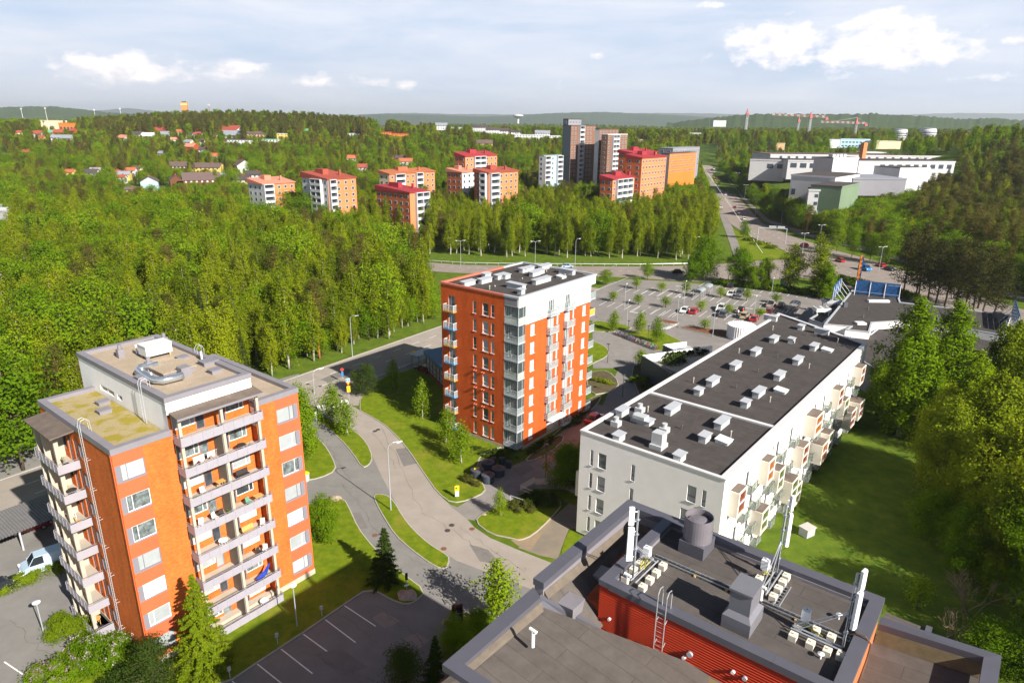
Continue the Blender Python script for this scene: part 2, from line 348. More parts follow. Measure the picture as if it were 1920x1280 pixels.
# lighter repaired asphalt patches
for q in ([(698, 1158), (716, 1146), (752, 1163), (722, 1178)], [(756, 1198), (781, 1185), (806, 1200), (786, 1214)]): sheet('asphalt_patch', px(q), .0085, mat('patch_asphalt', (.25, .225, .20), .9, 0, .1, 1))
sheet('sandy_edge', px([(845, 1142), (862, 1144), (900, 1160), (960, 1190), (880, 1230), (838, 1180)]), .012, mat('sandy_grass', (.27, .22, .10), .95, 0, 0, .6, col2=(.12, .17, .02)))
m = MB(); rc = random.Random(3)                    # cracks and sealed joints
def crack(a, b, n=14, w_=.022, z=.0172, wob=.35):
    a = G(*a); b = G(*b); pts = [a.lerp(b, i/n)+Vector((rc.uniform(-wob, wob), rc.uniform(-wob, wob), 0)) for i in range(n+1)]
    for p, q in zip(pts, pts[1:]):
        e = (q-p).normalized(); nn = Vector((e.y, -e.x, 0))*w_*rc.uniform(.5, 1.2); m.poly([(v.x, v.y, z) for v in (p-nn, p+nn, q+nn, q-nn)], True)
for a, b in (((716, 800), (790, 960)), ((790, 960), (930, 1048)), ((700, 810), (745, 880)), ((860, 985), (980, 1070)), ((640, 905), (720, 1010)), ((760, 1040), (880, 1110)), ((640, 1150), (760, 1250)), ((560, 1220), (700, 1275)), ((700, 1130), (830, 1230)), ((600, 910), (690, 915)), ((610, 830), (660, 905)), ((20, 1160), (120, 1260)), ((950, 900), (1060, 850)), ((880, 960), (960, 905)), ((1120, 640), (1190, 700)), ((1180, 560), (1380, 600)), ((1150, 590), (1300, 620)), ((620, 715), (760, 660)), ((640, 690), (800, 640)), ((1040, 870), (1080, 820))): crack(a, b)
tag(m.build('road_cracks', mat('crack_bitumen', (.12, .11, .10), .9, 0, 0)), kind='structure')
for q in ([(742, 842), (768, 838), (782, 868), (757, 874)], [(880, 1020), (915, 1030), (940, 1058), (900, 1052)], [(650, 960), (676, 962), (690, 990), (668, 992)], [(590, 1225), (640, 1215), (690, 1250), (640, 1268)], [(960, 880), (990, 868), (1004, 880), (975, 893)], [(600, 712), (650, 690), (665, 694), (618, 717)]): sheet('asphalt_patch', px(q), .0166, mat('dark_patch', (.165, .155, .148), .9, 0, .1, 1))
# lawns
island([(570, 775), (589, 772), (638, 794), (669, 810), (689, 831), (699.8, 858), (692.8, 872), (679, 878), (661.5, 850.5), (638, 823), (599, 792)])
island([(699, 926.7), (722.8, 926.7), (739, 938.6), (755.4, 968), (776.2, 994), (805.9, 1020.7), (835.5, 1038), (844.5, 1047.4), (837, 1068), (814.8, 1063), (770.3, 1030.6), (740.6, 1003.9), (719.8, 971), (705, 944.5)])
island([(300, 900), (575.8, 949), (610, 932.6), (645.6, 934), (657.5, 956.4), (672, 989), (694.6, 1018.7), (722, 1048), (755, 1075), (800, 1108), (779, 1128.6), (761, 1134.5), (734.6, 1125.6), (693, 1101.8), (645, 1134), (568, 1187), (482, 1243), (420, 1285), (200, 1330), (60, 1290), (150, 1180), (250, 1100)])
island([(500, 800), (570, 798), (607, 831), (624.4, 858), (632, 881.7), (600, 897), (560, 903), (480, 903)])
island([(665, 765), (704.5, 786), (732, 805.6), (763, 840), (794, 887), (821.6, 926), (847, 944), (880, 938), (912, 922), (907, 909), (893, 880), (902, 852), (938, 838), (990, 836), (1015, 838), (1060, 795), (1095, 760), (1095, 700), (1085, 560), (900, 560), (835, 655), (780, 690), (700, 712)])
island([(889, 978), (905, 962), (945, 945), (985, 935), (1030, 925), (1058, 942), (1034, 972), (1000, 1004), (975, 1014), (960, 1010), (920, 1002)])
island([(1003, 920), (1030, 903), (1060, 912), (1084, 925), (1084, 950), (1060, 940), (1030, 924)], kerb=False, h=.02)
island([(1050, 1036), (1068, 990), (1084, 996), (1110, 1005), (1100, 1060), (1060, 1052)], kerb=False, h=.03)
sheet('path', px([(996, 1012), (1034, 974), (1075, 935), (1100, 930), (1085, 990), (1066, 992), (1045, 1048), (1010, 1040), (971, 1026)]), .007, mat('gravel_path', (.17, .15, .125), .95, 0, 0, .25, .5, 25, col2=(.25, .205, .15)))
sheet('sandy_edge', px([(958, 1012), (990, 1008), (1034, 972), (1040, 968), (1008, 1012), (996, 1030), (972, 1023)]), .0075, dirt)
# yard between red brick block and white block
sheet('driveway', px([(820, 925), (845, 946), (858, 950), (907, 921), (893, 895), (860, 880), (900, 860), (954, 876), (1063, 827), (1104, 797), (1113, 755), (1130, 760), (1160, 690), (1112, 690), (1110, 560), (1150, 610), (1200, 640), (1235, 670), (1260, 740), (1400, 830), (1200, 1000), (1100, 960), (1060, 905), (1009, 909), (928, 953), (889, 975), (872, 972)]), .0065, asph)
sheet('paving', px([(1015, 842), (1064, 800), (1110, 770), (1126, 800), (1090, 850), (1040, 868), (1005, 862)]), .011, paving)
# car park of the shop, access road, squares
PL = [(1100, 553), (1144, 529.6), (1176, 523.8), (1266, 528), (1371, 538), (1546, 557.3), (1640, 590), (1700, 700), (1400, 730), (1240, 670), (1150, 612), (1105, 600)]
sheet('car_park', px(PL), .0105, asph)
island([(1110.6, 601), (1138, 604), (1188, 612.7), (1176, 620), (1135.4, 623), (1105, 620)])
island([(1176, 623), (1208, 617), (1243, 623), (1266.7, 634.6), (1301.7, 652), (1290, 664), (1240, 660), (1205, 645), (1160, 626)])
island([(1105, 638), (1129.6, 646), (1142.7, 658), (1138, 669.6), (1112, 681), (1098, 690), (1090, 650)])
island([(1237, 599), (1256, 601), (1277, 606), (1262, 608.5), (1240, 604)], 'planting_bed', mulch, h=.14+.013*1)
island([(1269.6, 612.7), (1301.7, 612.7), (1371.7, 623), (1390, 632), (1371.7, 636), (1328, 627)], 'planting_bed', mulch, h=.14+.013*2)
island([(1098, 704), (1112.5, 697), (1140, 695), (1163, 718), (1150, 735), (1105, 742)], 'planting_bed', mat('soil', (.09, .075, .04), .95, 0, .3, 2), h=.14+.013*3)
island([(1178, 690), (1215, 680), (1260, 700), (1280, 730), (1235, 770), (1205, 760)], 'planting_bed', MATS['soil'], h=.14+.013*4)
island([(985, 860), (1020, 838), (1045, 815), (1062, 822), (1030, 852), (990, 868)], 'planting_bed', MATS['soil'], h=.14+.013*5)
island([(1068, 795), (1075, 770), (1120, 740), (1130, 748), (1090, 790)], 'planting_bed', MATS['soil'], h=.14+.013*6)
m = MB()
def seg(a, b, w_=.11, z=.0165): a = G(*a); b = G(*b); d = b-a; dash(a, d.normalized(), 0, d.length, w_, m, z)
def stalls(a, b, n, ang_end, skip=()):
    a = G(*a); b = G(*b); e = G(*ang_end)-a
    for i in range(n):
        if i in skip: continue
        p = a.lerp(b, i/(n-1)); dash(p, e.normalized(), 0, e.length, .11, m, .0165)
def q6(x, y): return 1080+x/3.4286, 480+y/3.4286
stalls(q6(262, 228), q6(640, 268), 8, q6(305, 206)); stalls(q6(148, 318), q6(590, 395), 9, q6(200, 290)); stalls(q6(362, 240), q6(680, 275), 7, q6(450, 196), (0,))
stalls(q6(790, 195), q6(1540, 278), 14, q6(826, 174)); stalls(q6(690, 275), q6(850, 295), 4, q6(740, 245)); stalls(q6(850, 295), q6(1290, 345), 9, q6(895, 262))
stalls(q6(630, 372), q6(1120, 430), 10, q6(690, 335)); stalls(q6(350, 355), q6(620, 392), 5, q6(415, 318))
for a, b in (((520, 272), (560, 277)), ((1130, 248), (1190, 254)), ((1080, 333), (1140, 340)), ((965, 432), (1020, 440)), ((640, 193), (690, 197)), ((345, 358), (400, 366))): seg(q6(a[0], a[1]), q6(b[0], b[1]), .35)
d = (G(*q6(600, 440))-G(*q6(560, 455)))
for i in range(6):
    seg(q6(535+i*14, 470-i*4), q6(575+i*14, 462-i*4+18) if 0 else q6(600+i*10, 466-i*5), .45)
seg(q6(1468, 358), q6(1490, 338), .25); seg(q6(1480, 335), q6(1496, 336), .3); seg(q6(1495, 334), q6(1488, 350), .3)
tag(m.build('road_markings', white), kind='structure')
# main roads: draped strips
def strip(name, A, B, off, mt, n=40, z=None):
    def rs(pl, n):
        p = [GT(*q) for q in pl]; d = [0]
        for i in range(1, len(p)): d.append(d[-1]+(p[i]-p[i-1]).length)
        out = []
        for k in range(n+1):
            s = d[-1]*k/n; i = max(j for j in range(len(d)) if d[j] <= s+1e-6); i = min(i, len(d)-2); t = (s-d[i])/max(1e-6, d[i+1]-d[i]); out.append(p[i].lerp(p[i+1], t))
        return out
    a = rs(A, n); b = rs(B, n); v = []; f = []
    for p, q in zip(a, b):
        for t in (0, .33, .67, 1): r = p.lerp(q, t); v.append((r.x, r.y, H(r.x, r.y)+off))
    for i in range(n):
        for j in range(3): c = i*4+j; f.append((c, c+1, c+5, c+4))
    me = bpy.data.meshes.new(name); me.from_pydata(v, [], f); me.materials.append(mt); o = bpy.data.objects.new(name, me); C.objects.link(o)
    if me.polygons[0].normal.z < 0: me.flip_normals()
    return tag(o, kind='structure')
roadg = mat('avenue_surface', (.235, .20, .18), .9, 0, .12, .3, .2, 20)
strip('road', [(700, 482), (765, 490), (870, 497), (1000, 499), (1200, 500), (1330, 497), (1420, 489), (1470, 487), (1530, 505), (1560, 505)], [(700, 496), (765, 506), (860, 512), (1000, 516), (1150, 519), (1280, 527), (1380, 532), (1430, 526), (1490, 520), (1560, 525)], .05, roadg, 60)
strip('road', [(1313, 310), (1325, 330), (1348, 380), (1369, 420), (1420, 450), (1476, 472), (1530, 505), (1640, 570), (1760, 596), (1920, 622), (2200, 680)], [(1334, 310), (1352, 330), (1390, 375), (1430, 420), (1490, 445), (1560, 468), (1650, 492), (1730, 520), (1830, 552), (1920, 582), (2200, 640)], .07, roadg, 80)
strip('pavement', [(1339, 380), (1350, 405), (1366, 450), (1380, 492)], [(1346, 380), (1362, 405), (1386, 450), (1400, 492)], .09, asph, 30)
strip('pavement', [(1356, 330), (1394, 374), (1434, 415), (1500, 440), (1600, 465), (1660, 482), (1760, 512), (1920, 566)], [(1360, 330), (1400, 373), (1442, 412), (1510, 435), (1610, 459), (1670, 476), (1770, 505), (1920, 556)], .09, asph, 60)
strip('lawn', [(1374, 430), (1420, 452), (1474, 473), (1480, 482)], [(1386, 460), (1398, 490), (1430, 488), (1476, 485)], .10, grass, 16)
m = MB()
def gdash(pl, n, fr, w_=.15, off=.12):
    p = [GT(*q) for q in pl]; d = [0]
    for i in range(1, len(p)): d.append(d[-1]+(p[i]-p[i-1]).length)
    for k in range(n):
        for s0, s1 in ((k/n, (k+fr)/n),):
            qs = []
            for s in (s0*d[-1], s1*d[-1]):
                i = max(j for j in range(len(d)) if d[j] <= s+1e-6); i = min(i, len(d)-2); t = (s-d[i])/max(1e-6, d[i+1]-d[i]); qs.append(p[i].lerp(p[i+1], t))
            e = (qs[1]-qs[0]); e.z = 0; e.normalize(); nn = Vector((e.y, -e.x, 0))*w_/2
            m.poly([(q.x, q.y, H(q.x, q.y)+off) for q in (qs[0]-nn, qs[0]+nn, qs[1]+nn, qs[1]-nn)], True)
gdash([(765, 497), (900, 504), (1100, 508), (1300, 511), (1420, 508)], 40, .4); gdash([(1322, 312), (1338, 330), (1368, 380), (1396, 425), (1450, 465), (1560, 500), (1700, 550), (1900, 598)], 60, .4)
gdash([(1329, 312), (1346, 330), (1380, 378), (1412, 420), (1470, 452), (1600, 485), (1750, 540), (1900, 590)], 60, .4); gdash([(1318, 312), (1331, 330), (1356, 380), (1380, 425), (1430, 475)], 1, 1)
tag(m.build('road_markings', white), kind='structure')
# ---------------- shared building materials ----------------
brickA = brick('orange_brick', (.66, .165, .030), (.50, .105, .018), (.46, .16, .06))
panelA = mat('orange_panel', (.56, .115, .050), .6, 0, .06, .6)
brickA2 = brick('orange_brick_side', (.66, .165, .030), (.50, .105, .018), (.46, .16, .06))
greym = mat('grey_metal', (.20, .19, .215), .5, .0, .07, .8, spec=.4)
greyd = mat('dark_grey_metal', (.085, .085, .10), .5, 0, .07, .8)
conc = mat('beige_concrete', (.40, .36, .30), .85, 0, .08, .8, .2, 8)
plaster = mat('white_plaster', (.88, .86, .85), .85, 0, .04, .5, .15, 14)
whitef = mat('white_frame', (.75, .76, .78), .45, 0, .03)
greyf = mat('grey_frame', (.19, .185, .22), .5, 0, .03)
galv = mat('galvanised', (.52, .55, .58), .38, .35, .12, 2)
steel = mat('bright_steel', (.62, .66, .70), .22, .85, .1, 3)
blind = glass('blind_glass', (.31, .34, .355), var=.12); blind2 = glass('pale_blind_glass', (.43, .45, .455), var=.08)
dark = glass('dark_glass', (.035, .045, .055), var=.5, scale=1.6); mid = glass('curtain_glass', (.12, .145, .15), var=.8, scale=2.2); teal = glass('teal_glass', (.14, .22, .24), var=.4)
gravel = mat('roof_gravel', (.37, .30, .23), .95, 0, .28, 14, .8, 22, big=(.35, (.33, .27, .20), .5, .65))
moss = mat('mossy_gravel', (.33, .27, .15), .95, 0, .28, 10, .8, 20, big=(.5, (.27, .22, .035), .47, .58))
felt = brick('roof_felt', (.068, .060, .058), (.061, .054, .053), (.040, .036, .035), wd=9, ht=1., flat=True)
feltc = mat('canopy_felt', (.13, .105, .09), .9, 0, .2, 1)
rnd = random.Random(4)
def ladder(par, pts_top, pts_bot, width, dirv, mt=None, rung=.3, name='ladder'):
    m = MB(); d = Vector(dirv).normalized()*width/2; a = Vector(pts_top); b = Vector(pts_bot)
    m.tube([a-d, b-d], .028, 5); m.tube([a+d, b+d], .028, 5); L = (a-b).length
    for i in range(int(L/rung)): p = b.lerp(a, (i+.5)*rung/L); m.tube([p-d, p+d], .016, 4)
    return m
def furniture(kind, loc, rz, label, col='white', group=None):
    mt = {'white': mat('white_plastic', (.75, .75, .73), .5, 0, .03), 'green': mat('green_plastic', (.10, .30, .20), .5, 0, .05), 'wood': mat('pale_wood', (.52, .30, .10), .7, 0, .2, 6), 'dark': mat('black_rattan', (.04, .035, .035), .7, 0, .3, 9), 'yellow': mat('yellow_wood', (.62, .36, .06), .6, 0, .1)}[col]
    nm, cat = {'chair': ('chair', 'chair'), 'table': ('table', 'table'), 'plant': ('potted_plant', 'plant'), 'bench': ('bench', 'bench'), 'rtable': ('round_table', 'table')}[kind]
    t = thing(nm, label, cat, loc, rz, group)
    if kind in ('chair', 'bench'):
        w_ = .45 if kind == 'chair' else 1.2
        MB().box(-w_/2, -.22, .40, w_/2, .22, .45).build('seat', mt, t)
        MB().hexa([(-w_/2, .19, .45), (w_/2, .19, .45), (w_/2, .24, .45), (-w_/2, .24, .45), (-w_/2, .27, .9), (w_/2, .27, .9), (w_/2, .31, .9), (-w_/2, .31, .9)]).build('backrest', mt, t)
        for x in (-1, 1):
            for y in (-1, 1): MB().box(x*(w_/2-.02)-.02, y*.2-.02, 0, x*(w_/2-.02)+.02, y*.2+.02, .40).build('leg', mt, t)
    elif kind in ('table', 'rtable'):
        m = MB(); m.lathe((0, 0, 0), [(.42, .69), (.44, .72), (.42, .74)], 20) if kind == 'rtable' else m.box(-.42, -.32, .69, .42, .32, .73); m.build('tabletop', mt, t)
        for x in (-1, 1):
            for y in (-1, 1): MB().box(x*.27-.025, y*.24-.025, 0, x*.27+.025, y*.24+.025, .69).build('leg', mt, t)
    else:
        MB().lathe((0, 0, 0), [(.12, 0), (.17, .28), (.15, .28)], 12).build('pot', mat('terracotta', (.35, .12, .05), .8), t)
        m = MB(); r = random.Random(hash(label) % 999)
        for _ in range(60):
            p = Vector((r.gauss(0, .13), r.gauss(0, .13), .45+r.gauss(0, .14))); q = Vector((r.uniform(-1, 1), r.uniform(-1, 1), r.uniform(-.4, 1))).normalized()*.07; s = q.cross(Vector((0, 0, 1))).normalized()*.04
            m.poly([p-q, p+s, p+q, p-s])
        m.build('leaves', mat('pot_leaves', (.06, .16, .02), .7, 0, .4, 4), t)
    return t
# ---------------- orange brick tower on the left ----------------
def toW(O, ang, p): return Vector((O[0]+p[0]*cos(ang)-p[1]*sin(ang), O[1]+p[0]*sin(ang)+p[1]*cos(ang), p[2]))
def block_a():
    O = (-33.03, 49.62); ang = radians(51.63); W, D, Z = 17.89, 16.22, 22.05
    T = thing('apartment_building', 'orange brick apartment tower with grey balconies stacked down two sides and gravel roofs', 'apartment building', (*O, 0), ang)
    fR, fL = FM('R', W, D), FM('L', W, D)
    bz = lambda k: (19.35-2.99*k, 20.95-2.99*k)
    # holes
    hR = [(.5, 2.45, *bz(k)) for k in range(7)]+[(15.28, 17.3, *bz(k)) for k in range(7)]
    m = MB().m(brickA); dz = .0
    B0, B1 = 5.02, 13.0
    wallface(m, 'R', W, D, 2.5, B0, .75, Z); wallface(m, 'R', W, D, B1, 15.2, .75, Z)
    m.m(panelA)
    wallface(m, 'R', W, D, .06, 2.5, .75, Z, [h for h in hR if h[0] < 3]); wallface(m, 'R', W, D, 15.2, 17.84, .75, Z, [h for h in hR if h[0] > 3])
    m.m(brickA); m.bf(fR, 0, .06, .75, Z, 0, .3); m.bf(fR, 17.84, W, .75, Z, 0, .3)
    # recessed balcony back wall
    RC = .75; hb = []
    for k in range(8):
        zf = 21.3-3.0*k
        hb += [(5.45, 7.55, zf+.75, zf+2.3), (7.6, 8.4, zf+.08, zf+2.3), (9.75, 10.45, zf+.08, zf+2.3), (10.5, 12.35, zf+.75, zf+2.3)]
    wallface(m, 'R', W, D, B0, B1, .1, 23.55, hb, .1, RC)
    m.poly([fR(B0, .1, 0), fR(B0, 23.55, 0), fR(B0, 23.55, RC), fR(B0, .1, RC)]); m.poly([fR(B1, .1, 0), fR(B1, .1, RC), fR(B1, 23.55, RC), fR(B1, 23.55, 0)])
    # left face, back, far end
    hl = []
    for k in range(7): z0, z1 = bz(k); hl += [(6.6, 7.75, z0-.05, z1-.1), (8.0, 8.75, z0-1.15, z1), (9.4, 10.2, z0-1.15, z1), (10.5, 12.6, z0-.2, z1)]
    wallface(m, 'L', W, D, 0, D, .75, Z, hl, .12)
    wallface(m, 'B', W, D, 0, W, .75, Z, [(2+3.2*i, 3.4+3.2*i, *bz(k)) for i in range(5) for k in range(7)], .12); wallface(m, 'E', W, D, 0, D, .75, Z, [(2+3.4*i, 3.4+3.4*i, *bz(k)) for i in range(4) for k in range(7)], .12)
    m.build('wall', None, T)
    m = MB().m(conc); m.box(-.04, -.04, -.3, W+.06, D, .75); m.build('plinth', conc, T)
    # grey panels + windows on the street face
    for side, (pa, pb, ga, gb) in enumerate(((.08, 2.5, .62, 2.42), (15.26, 17.66, 15.34, 17.2))):
        for k in range(7):
            z0, z1 = bz(k)
            m = MB(); m.bf(fR, pa if side == 0 else gb+.0, ga-.12 if side == 0 else pb, z0, z1, -.02, .1)
            m.bf(fR, .5 if side == 0 else 15.28, 2.45 if side == 0 else 17.3, z0-.04, z0+.06, -.03, .1)
            p = m.build('window_surround', greyf, T)
            g = rnd.choice([blind, blind2, blind2, mid, blind]);
            if side == 0 and k in (1, 2): g = mid
            if side == 0 and k > 2: g = blind2 if k == 4 else blind
            window(T, fR, .5 if side == 0 else 15.28, 2.45 if side == 0 else 17.3, z0+.06, z1, .1, whitef if k % 3 else greyf, g, mull=[.98 if side == 0 else 16.75], fw=.055)
    for k in range(7):                                 # slim downpipe brackets along corner
        z0, z1 = bz(k)
        window(T, fL, 6.6, 7.75, z0-.05, z1-.1, .12, greyf, dark, mull=[7.2]); window(T, fL, 8.0, 8.75, z0-1.15, z1, .12, greyf, mid, name='balcony_door'); window(T, fL, 9.4, 10.2, z0-1.15, z1, .12, greyf, dark, name='balcony_door'); window(T, fL, 10.5, 12.6, z0-.2, z1, .12, greyf, dark, mull=[11.6])
    for k in range(8):
        zf = 21.3-3.0*k
        a = lambda i0, i1, i2, i3: (lambda a_, z_, i_: fR(a_, z_, i_+RC))
        fb = lambda a_, z_, i_: fR(a_, z_, i_+RC)
        gl = [blind, mid, blind2, mid, blind2, blind, blind, mid][k]; gr = [mid, mid, blind, dark, blind2, blind2, mid, blind][k]
        window(T, fb, 5.45, 7.55, zf+.75, zf+2.3, .1, whitef, gl, mull=[7.1]); window(T, fb, 7.6, 8.4, zf+.08, zf+2.3, .1, greyf, gl if k % 2 else dark, name='balcony_door')
        window(T, fb, 9.75, 10.45, zf+.08, zf+2.3, .1, greyf, dark, name='balcony_door'); window(T, fb, 10.5, 12.35, zf+.75, zf+2.3, .1, whitef, gr, mull=[11.9])
    # front balconies
    def balcony(fm, a0, a1, zf, out, inn, posts, nm='balcony', divider=None, wallend=None):
        m = MB(); m.bf(fm, a0, a1, zf-.16, zf+.02, -out, inn); b = m.build(nm, conc, T)
        m = MB(); zt = zf+.86; zb = zf-.12
        m.bf(fm, a0-.03, a1+.03, zb, zt-.16, -out-.05, -out-.01); m.bf(fm, a0-.03, a0+.01, zb, zt-.16, -out-.01, 0); m.bf(fm, a1-.01, a1+.03, zb, zt-.16, -out-.01, 0)
        for q in range(1, 4): z = zb+q*.2; m.bf(fm, a0-.04, a1+.04, z, z+.02, -out-.07, -out-.05)
        n = max(2, round((a1-a0)/1.0))
        for i in range(n+1): x = a0+(a1-a0)*i/n; m.bf(fm, x-.015, x+.015, zb, zt, -out-.085, -out-.05)
        m.build('balcony_panel', mat('lavender_grey_panel', (.30, .285, .33), .55, 0, .05, 1), b)
        m = MB(); m.bf(fm, a0-.03, a1+.03, zt-.02, zt+.03, -out-.06, -out-.01); m.bf(fm, a0-.03, a0+.02, zt-.02, zt+.03, -out-.01, 0); m.bf(fm, a1-.02, a1+.03, zt-.02, zt+.03, -out-.01, 0); m.build('handrail', greyf, b)
        return b
    for k in range(8):
        zf = 21.3-3.0*k; balcony(fR, 5.12, 13.02, zf, 1.3, RC, None)
        for x in (5.35, 9.2, 12.75): MB().bf(fR, x-.13, x+.13, zf+.02, zf+2.84 if k else zf+2.55, -1.05, -.8).build('column', conc, T)
        if k: MB().bf(fR, 8.97, 9.05, zf+.02, zf+2.84, -1.0, RC-.1).build('divider_wall', mat('dark_divider', (.20, .18, .155), .8), T)
    m = MB(); m.hexa([(5.0, -1.6, 23.85), (13.2, -1.6, 23.85), (13.2, .75, 24.15), (5.0, .75, 24.15), (5.0, -1.6, 23.98), (13.2, -1.6, 23.98), (13.2, .75, 24.28), (5.0, .75, 24.28)])
    c = m.build('canopy', feltc, T); m = MB(); m.hexa([(4.95, -1.66, 23.80), (13.25, -1.66, 23.80), (13.25, -1.6, 23.80), (4.95, -1.6, 23.80), (4.95, -1.66, 24.0), (13.25, -1.66, 24.0), (13.25, -1.6, 24.0), (4.95, -1.6, 24.0)]); m.build('gutter', greym, c)
    # left balconies
    for k in range(7):
        zf = 18.28-3.0*k; balcony(fL, 7.95, 13.5, zf, 1.75, .0, None)
        m = MB(); m.bf(fL, 13.25, 13.42, zf+.02, zf+2.84, -1.6, 0); m.build('side_wall', conc, T)
        MB().bf(fL, 11.3, 11.45, zf+.02, zf+2.84, -1.65, -.02).build('divider_wall', conc, T); MB().bf(fL, 9.0, 9.3, zf+.02, zf+2.84, -1.45, -1.1).build('column', conc, T)
    MB().hexa([(-2.05, 7.55, 21.75), (.0, 7.55, 21.95), (.0, 14.1, 21.95), (-2.05, 14.1, 21.75), (-2.05, 7.55, 21.88), (0, 7.55, 22.08), (0, 14.1, 22.08), (-2.05, 14.1, 21.88)]).build('canopy', feltc, T)
    MB().bf(fL, 8.1, 13.4, -.3, .3, -1.6, 0).build('plinth', conc, T)
    # roofs
    def roof(x0, y0, x1, y1, z, pz, pw, surf, sides, nm='roof'):
        r = MB().box(x0+.1, y0+.1, z-.2, x1-.1, y1-.1, z).build(nm, surf, T); m = MB()
        if 'f' in sides: m.box(x0-.08, y0-.08, z-.15, x1+.08, y0+pw, pz)
        if 'l' in sides: m.box(x0-.08, y0+pw, z-.15, x0+pw, y1-pw, pz)
        if 'r' in sides: m.box(x1-pw, y0+pw, z-.15, x1+.08, y1-pw, pz)
        if 'b' in sides: m.box(x0-.08, y1-pw, z-.15, x1+.08, y1+.08, pz)
        m.build('parapet', greym, r); return r
    ra = roof(0, 0, 4.9, D, 22.2, 22.6, .55, moss, 'flb'); rb = roof(12.95, 0, W, D, 22.2, 22.6, .55, gravel, 'frb')
    m = MB().m(plaster); BX0, BX1, BY0, BY1 = 4.86, 12.96, .0, 18.9
    wallface(m, 'L', 0, 0, BY0, BY1, 20, 25.25, [(9.2, 10.3, 22.75, 23.3), (11.0, 14.2, 22.75, 23.3)], .1, BX0)
    m.poly([(BX0, BY0, 24.0), (BX1, BY0, 24.0), (BX1, BY0, 25.25), (BX0, BY0, 25.25)]); m.poly([(BX1, 0, 20), (BX1, BY1, 20), (BX1, BY1, 25.25), (BX1, 0, 25.25)]); m.poly([(BX0, BY1, 0), (BX0, BY1, 25.25), (BX1, BY1, 25.25), (BX1, BY1, 0)])
    m.poly([(BX0, D, 0), (BX0, D, 20.1), (BX0, BY1, 20.1), (BX0, BY1, 0)]); m.poly([(BX1, D, 0), (BX1, BY1, 0), (BX1, BY1, 20.1), (BX1, D, 20.1)])
    m.poly([(BX0, RC-.003, 22.6), (BX0, -.0, 22.6), (BX0, 0, 25), (BX0, RC, 25)]); m.build('penthouse_wall', plaster, T)
    fP = lambda a, z, i: (BX0+i, a, z)
    window(T, fP, 9.2, 10.3, 22.75, 23.3, .1, whitef, dark); window(T, fP, 11.0, 14.2, 22.75, 23.3, .1, whitef, dark, mull=[12.6])
    r = roof(BX0, BY0, BX1, BY1, 25.3, 25.62, .55, gravel, 'flrb')
    def bump(x, y, w_, d_, h_, mt=greym, nm='roof_hatch', z=25.3, par=r): m = MB(); m.box(x-w_/2, y-d_/2, z, x+w_/2, y+d_/2, z+h_); m.box(x-w_/2-.06, y-d_/2-.06, z+h_, x+w_/2+.06, y+d_/2+.06, z+h_+.06); return m.build(nm, mt, par)
    def at(px_, py_, z): v = G(px_, py_, z)-Vector((*O, z)); return v.x*cos(ang)+v.y*sin(ang), -v.x*sin(ang)+v.y*cos(ang)
    for q, w_, d_, h_ in (((286, 642), 1.1, 1.1, .35), ((342, 668), 1.0, .9, .2), ((391, 679), 1.5, 1.2, .4), ((403, 695), 1.0, .9, .35), ((271, 710), 1.3, 1.2, .5)): x, y = at(*q, 25.5); bump(x, y, w_, d_, h_)
    for q, w_ in (((193, 754), 1.0), ((195, 770), 1.05)): x, y = at(*q, 22.4); bump(x, y, w_, w_*.85, .35, z=22.2, par=ra)
    x, y = at(294, 668, 25.3); m = MB(); m.box(x-1.3, y-.8, 25.7, x+1.3, y+1.0, 26.75); m.box(x-1.36, y-.86, 26.75, x+1.36, y+1.06, 26.8); m.build('air_handling_unit', mat('ahu_white', (.62, .64, .63), .4, .1, .05), r)
    m = MB()
    for dx in (-1.1, 1.1):
        for dy in (-.6, .8): m.box(x+dx-.06, y+dy-.06, 25.3, x+dx+.06, y+dy+.06, 25.7)
    m.build('unit_stand', mat('timber', (.45, .30, .13), .8), r)
    dpts = [at(*q, 25.9) for q in ((296, 681), (262, 687), (259, 694), (291, 710), (305, 711), (343, 702))]
    m = MB(); m.tube([(a, b, 25.8) for a, b in dpts], .36, 14); m.build('air_duct', steel, r, smooth=True)
    x, y = at(348, 703, 25.3); MB().box(x-.55, y-.5, 25.3, x+.4, y+.5, 26.2).build('duct_box', greym, r)
    x, y = at(322, 694, 25.3); m = MB().m(greyf); m.box(x-1.5, y-1.7, 25.3, x+1.5, y+1.5, 25.7); m.m(gravel); m.box(x-1.6, y-1.8, 25.7, x+1.6, y+1.6, 25.8); m.build('roof_shaft', None, r)
    for q, h_ in (((227, 670), .9), ((281, 694), .9), ((309, 645), .8)): x, y = at(*q, 25.3); m = MB(); m.box(x-.3, y-.3, 25.3, x+.3, y+.3, 25.3+h_); m.tube([(x, y, 25.3+h_), (x, y, 25.75+h_)], .18, 10); m.build('chimney_vent', greym, r)
    for q in ((257, 663), (269, 708), (286, 717), (379, 676)): x, y = at(*q, 25.3); MB().tube([(x, y, 25.3), (x, y, 26.3)], .09, 8).build('vent_pipe', whitef, r)
    # ladders on walls
    m = ladder(T, (-.32, 5.25, 23.3), (-.32, 5.25, .4), .5, (0, 1, 0)); 
    for y in (5.0, 5.5):
        m.tube([(-.32, y, 23.3), (-.2, y, 23.75), (.1, y, 23.85), (.45, y, 23.6), (.5, y, 22.6)], .028, 5)
    for z in range(2, 22, 3): m.tube([(-.32, 5.0, z), (0, 5.0, z)], .02, 4); m.tube([(-.32, 5.5, z), (0, 5.5, z)], .02, 4)
    m.build('wall_ladder', galv, T)
    m = ladder(T, (4.5, 3.8, 26.1), (4.5, 3.8, 22.3), .5, (0, 1, 0))
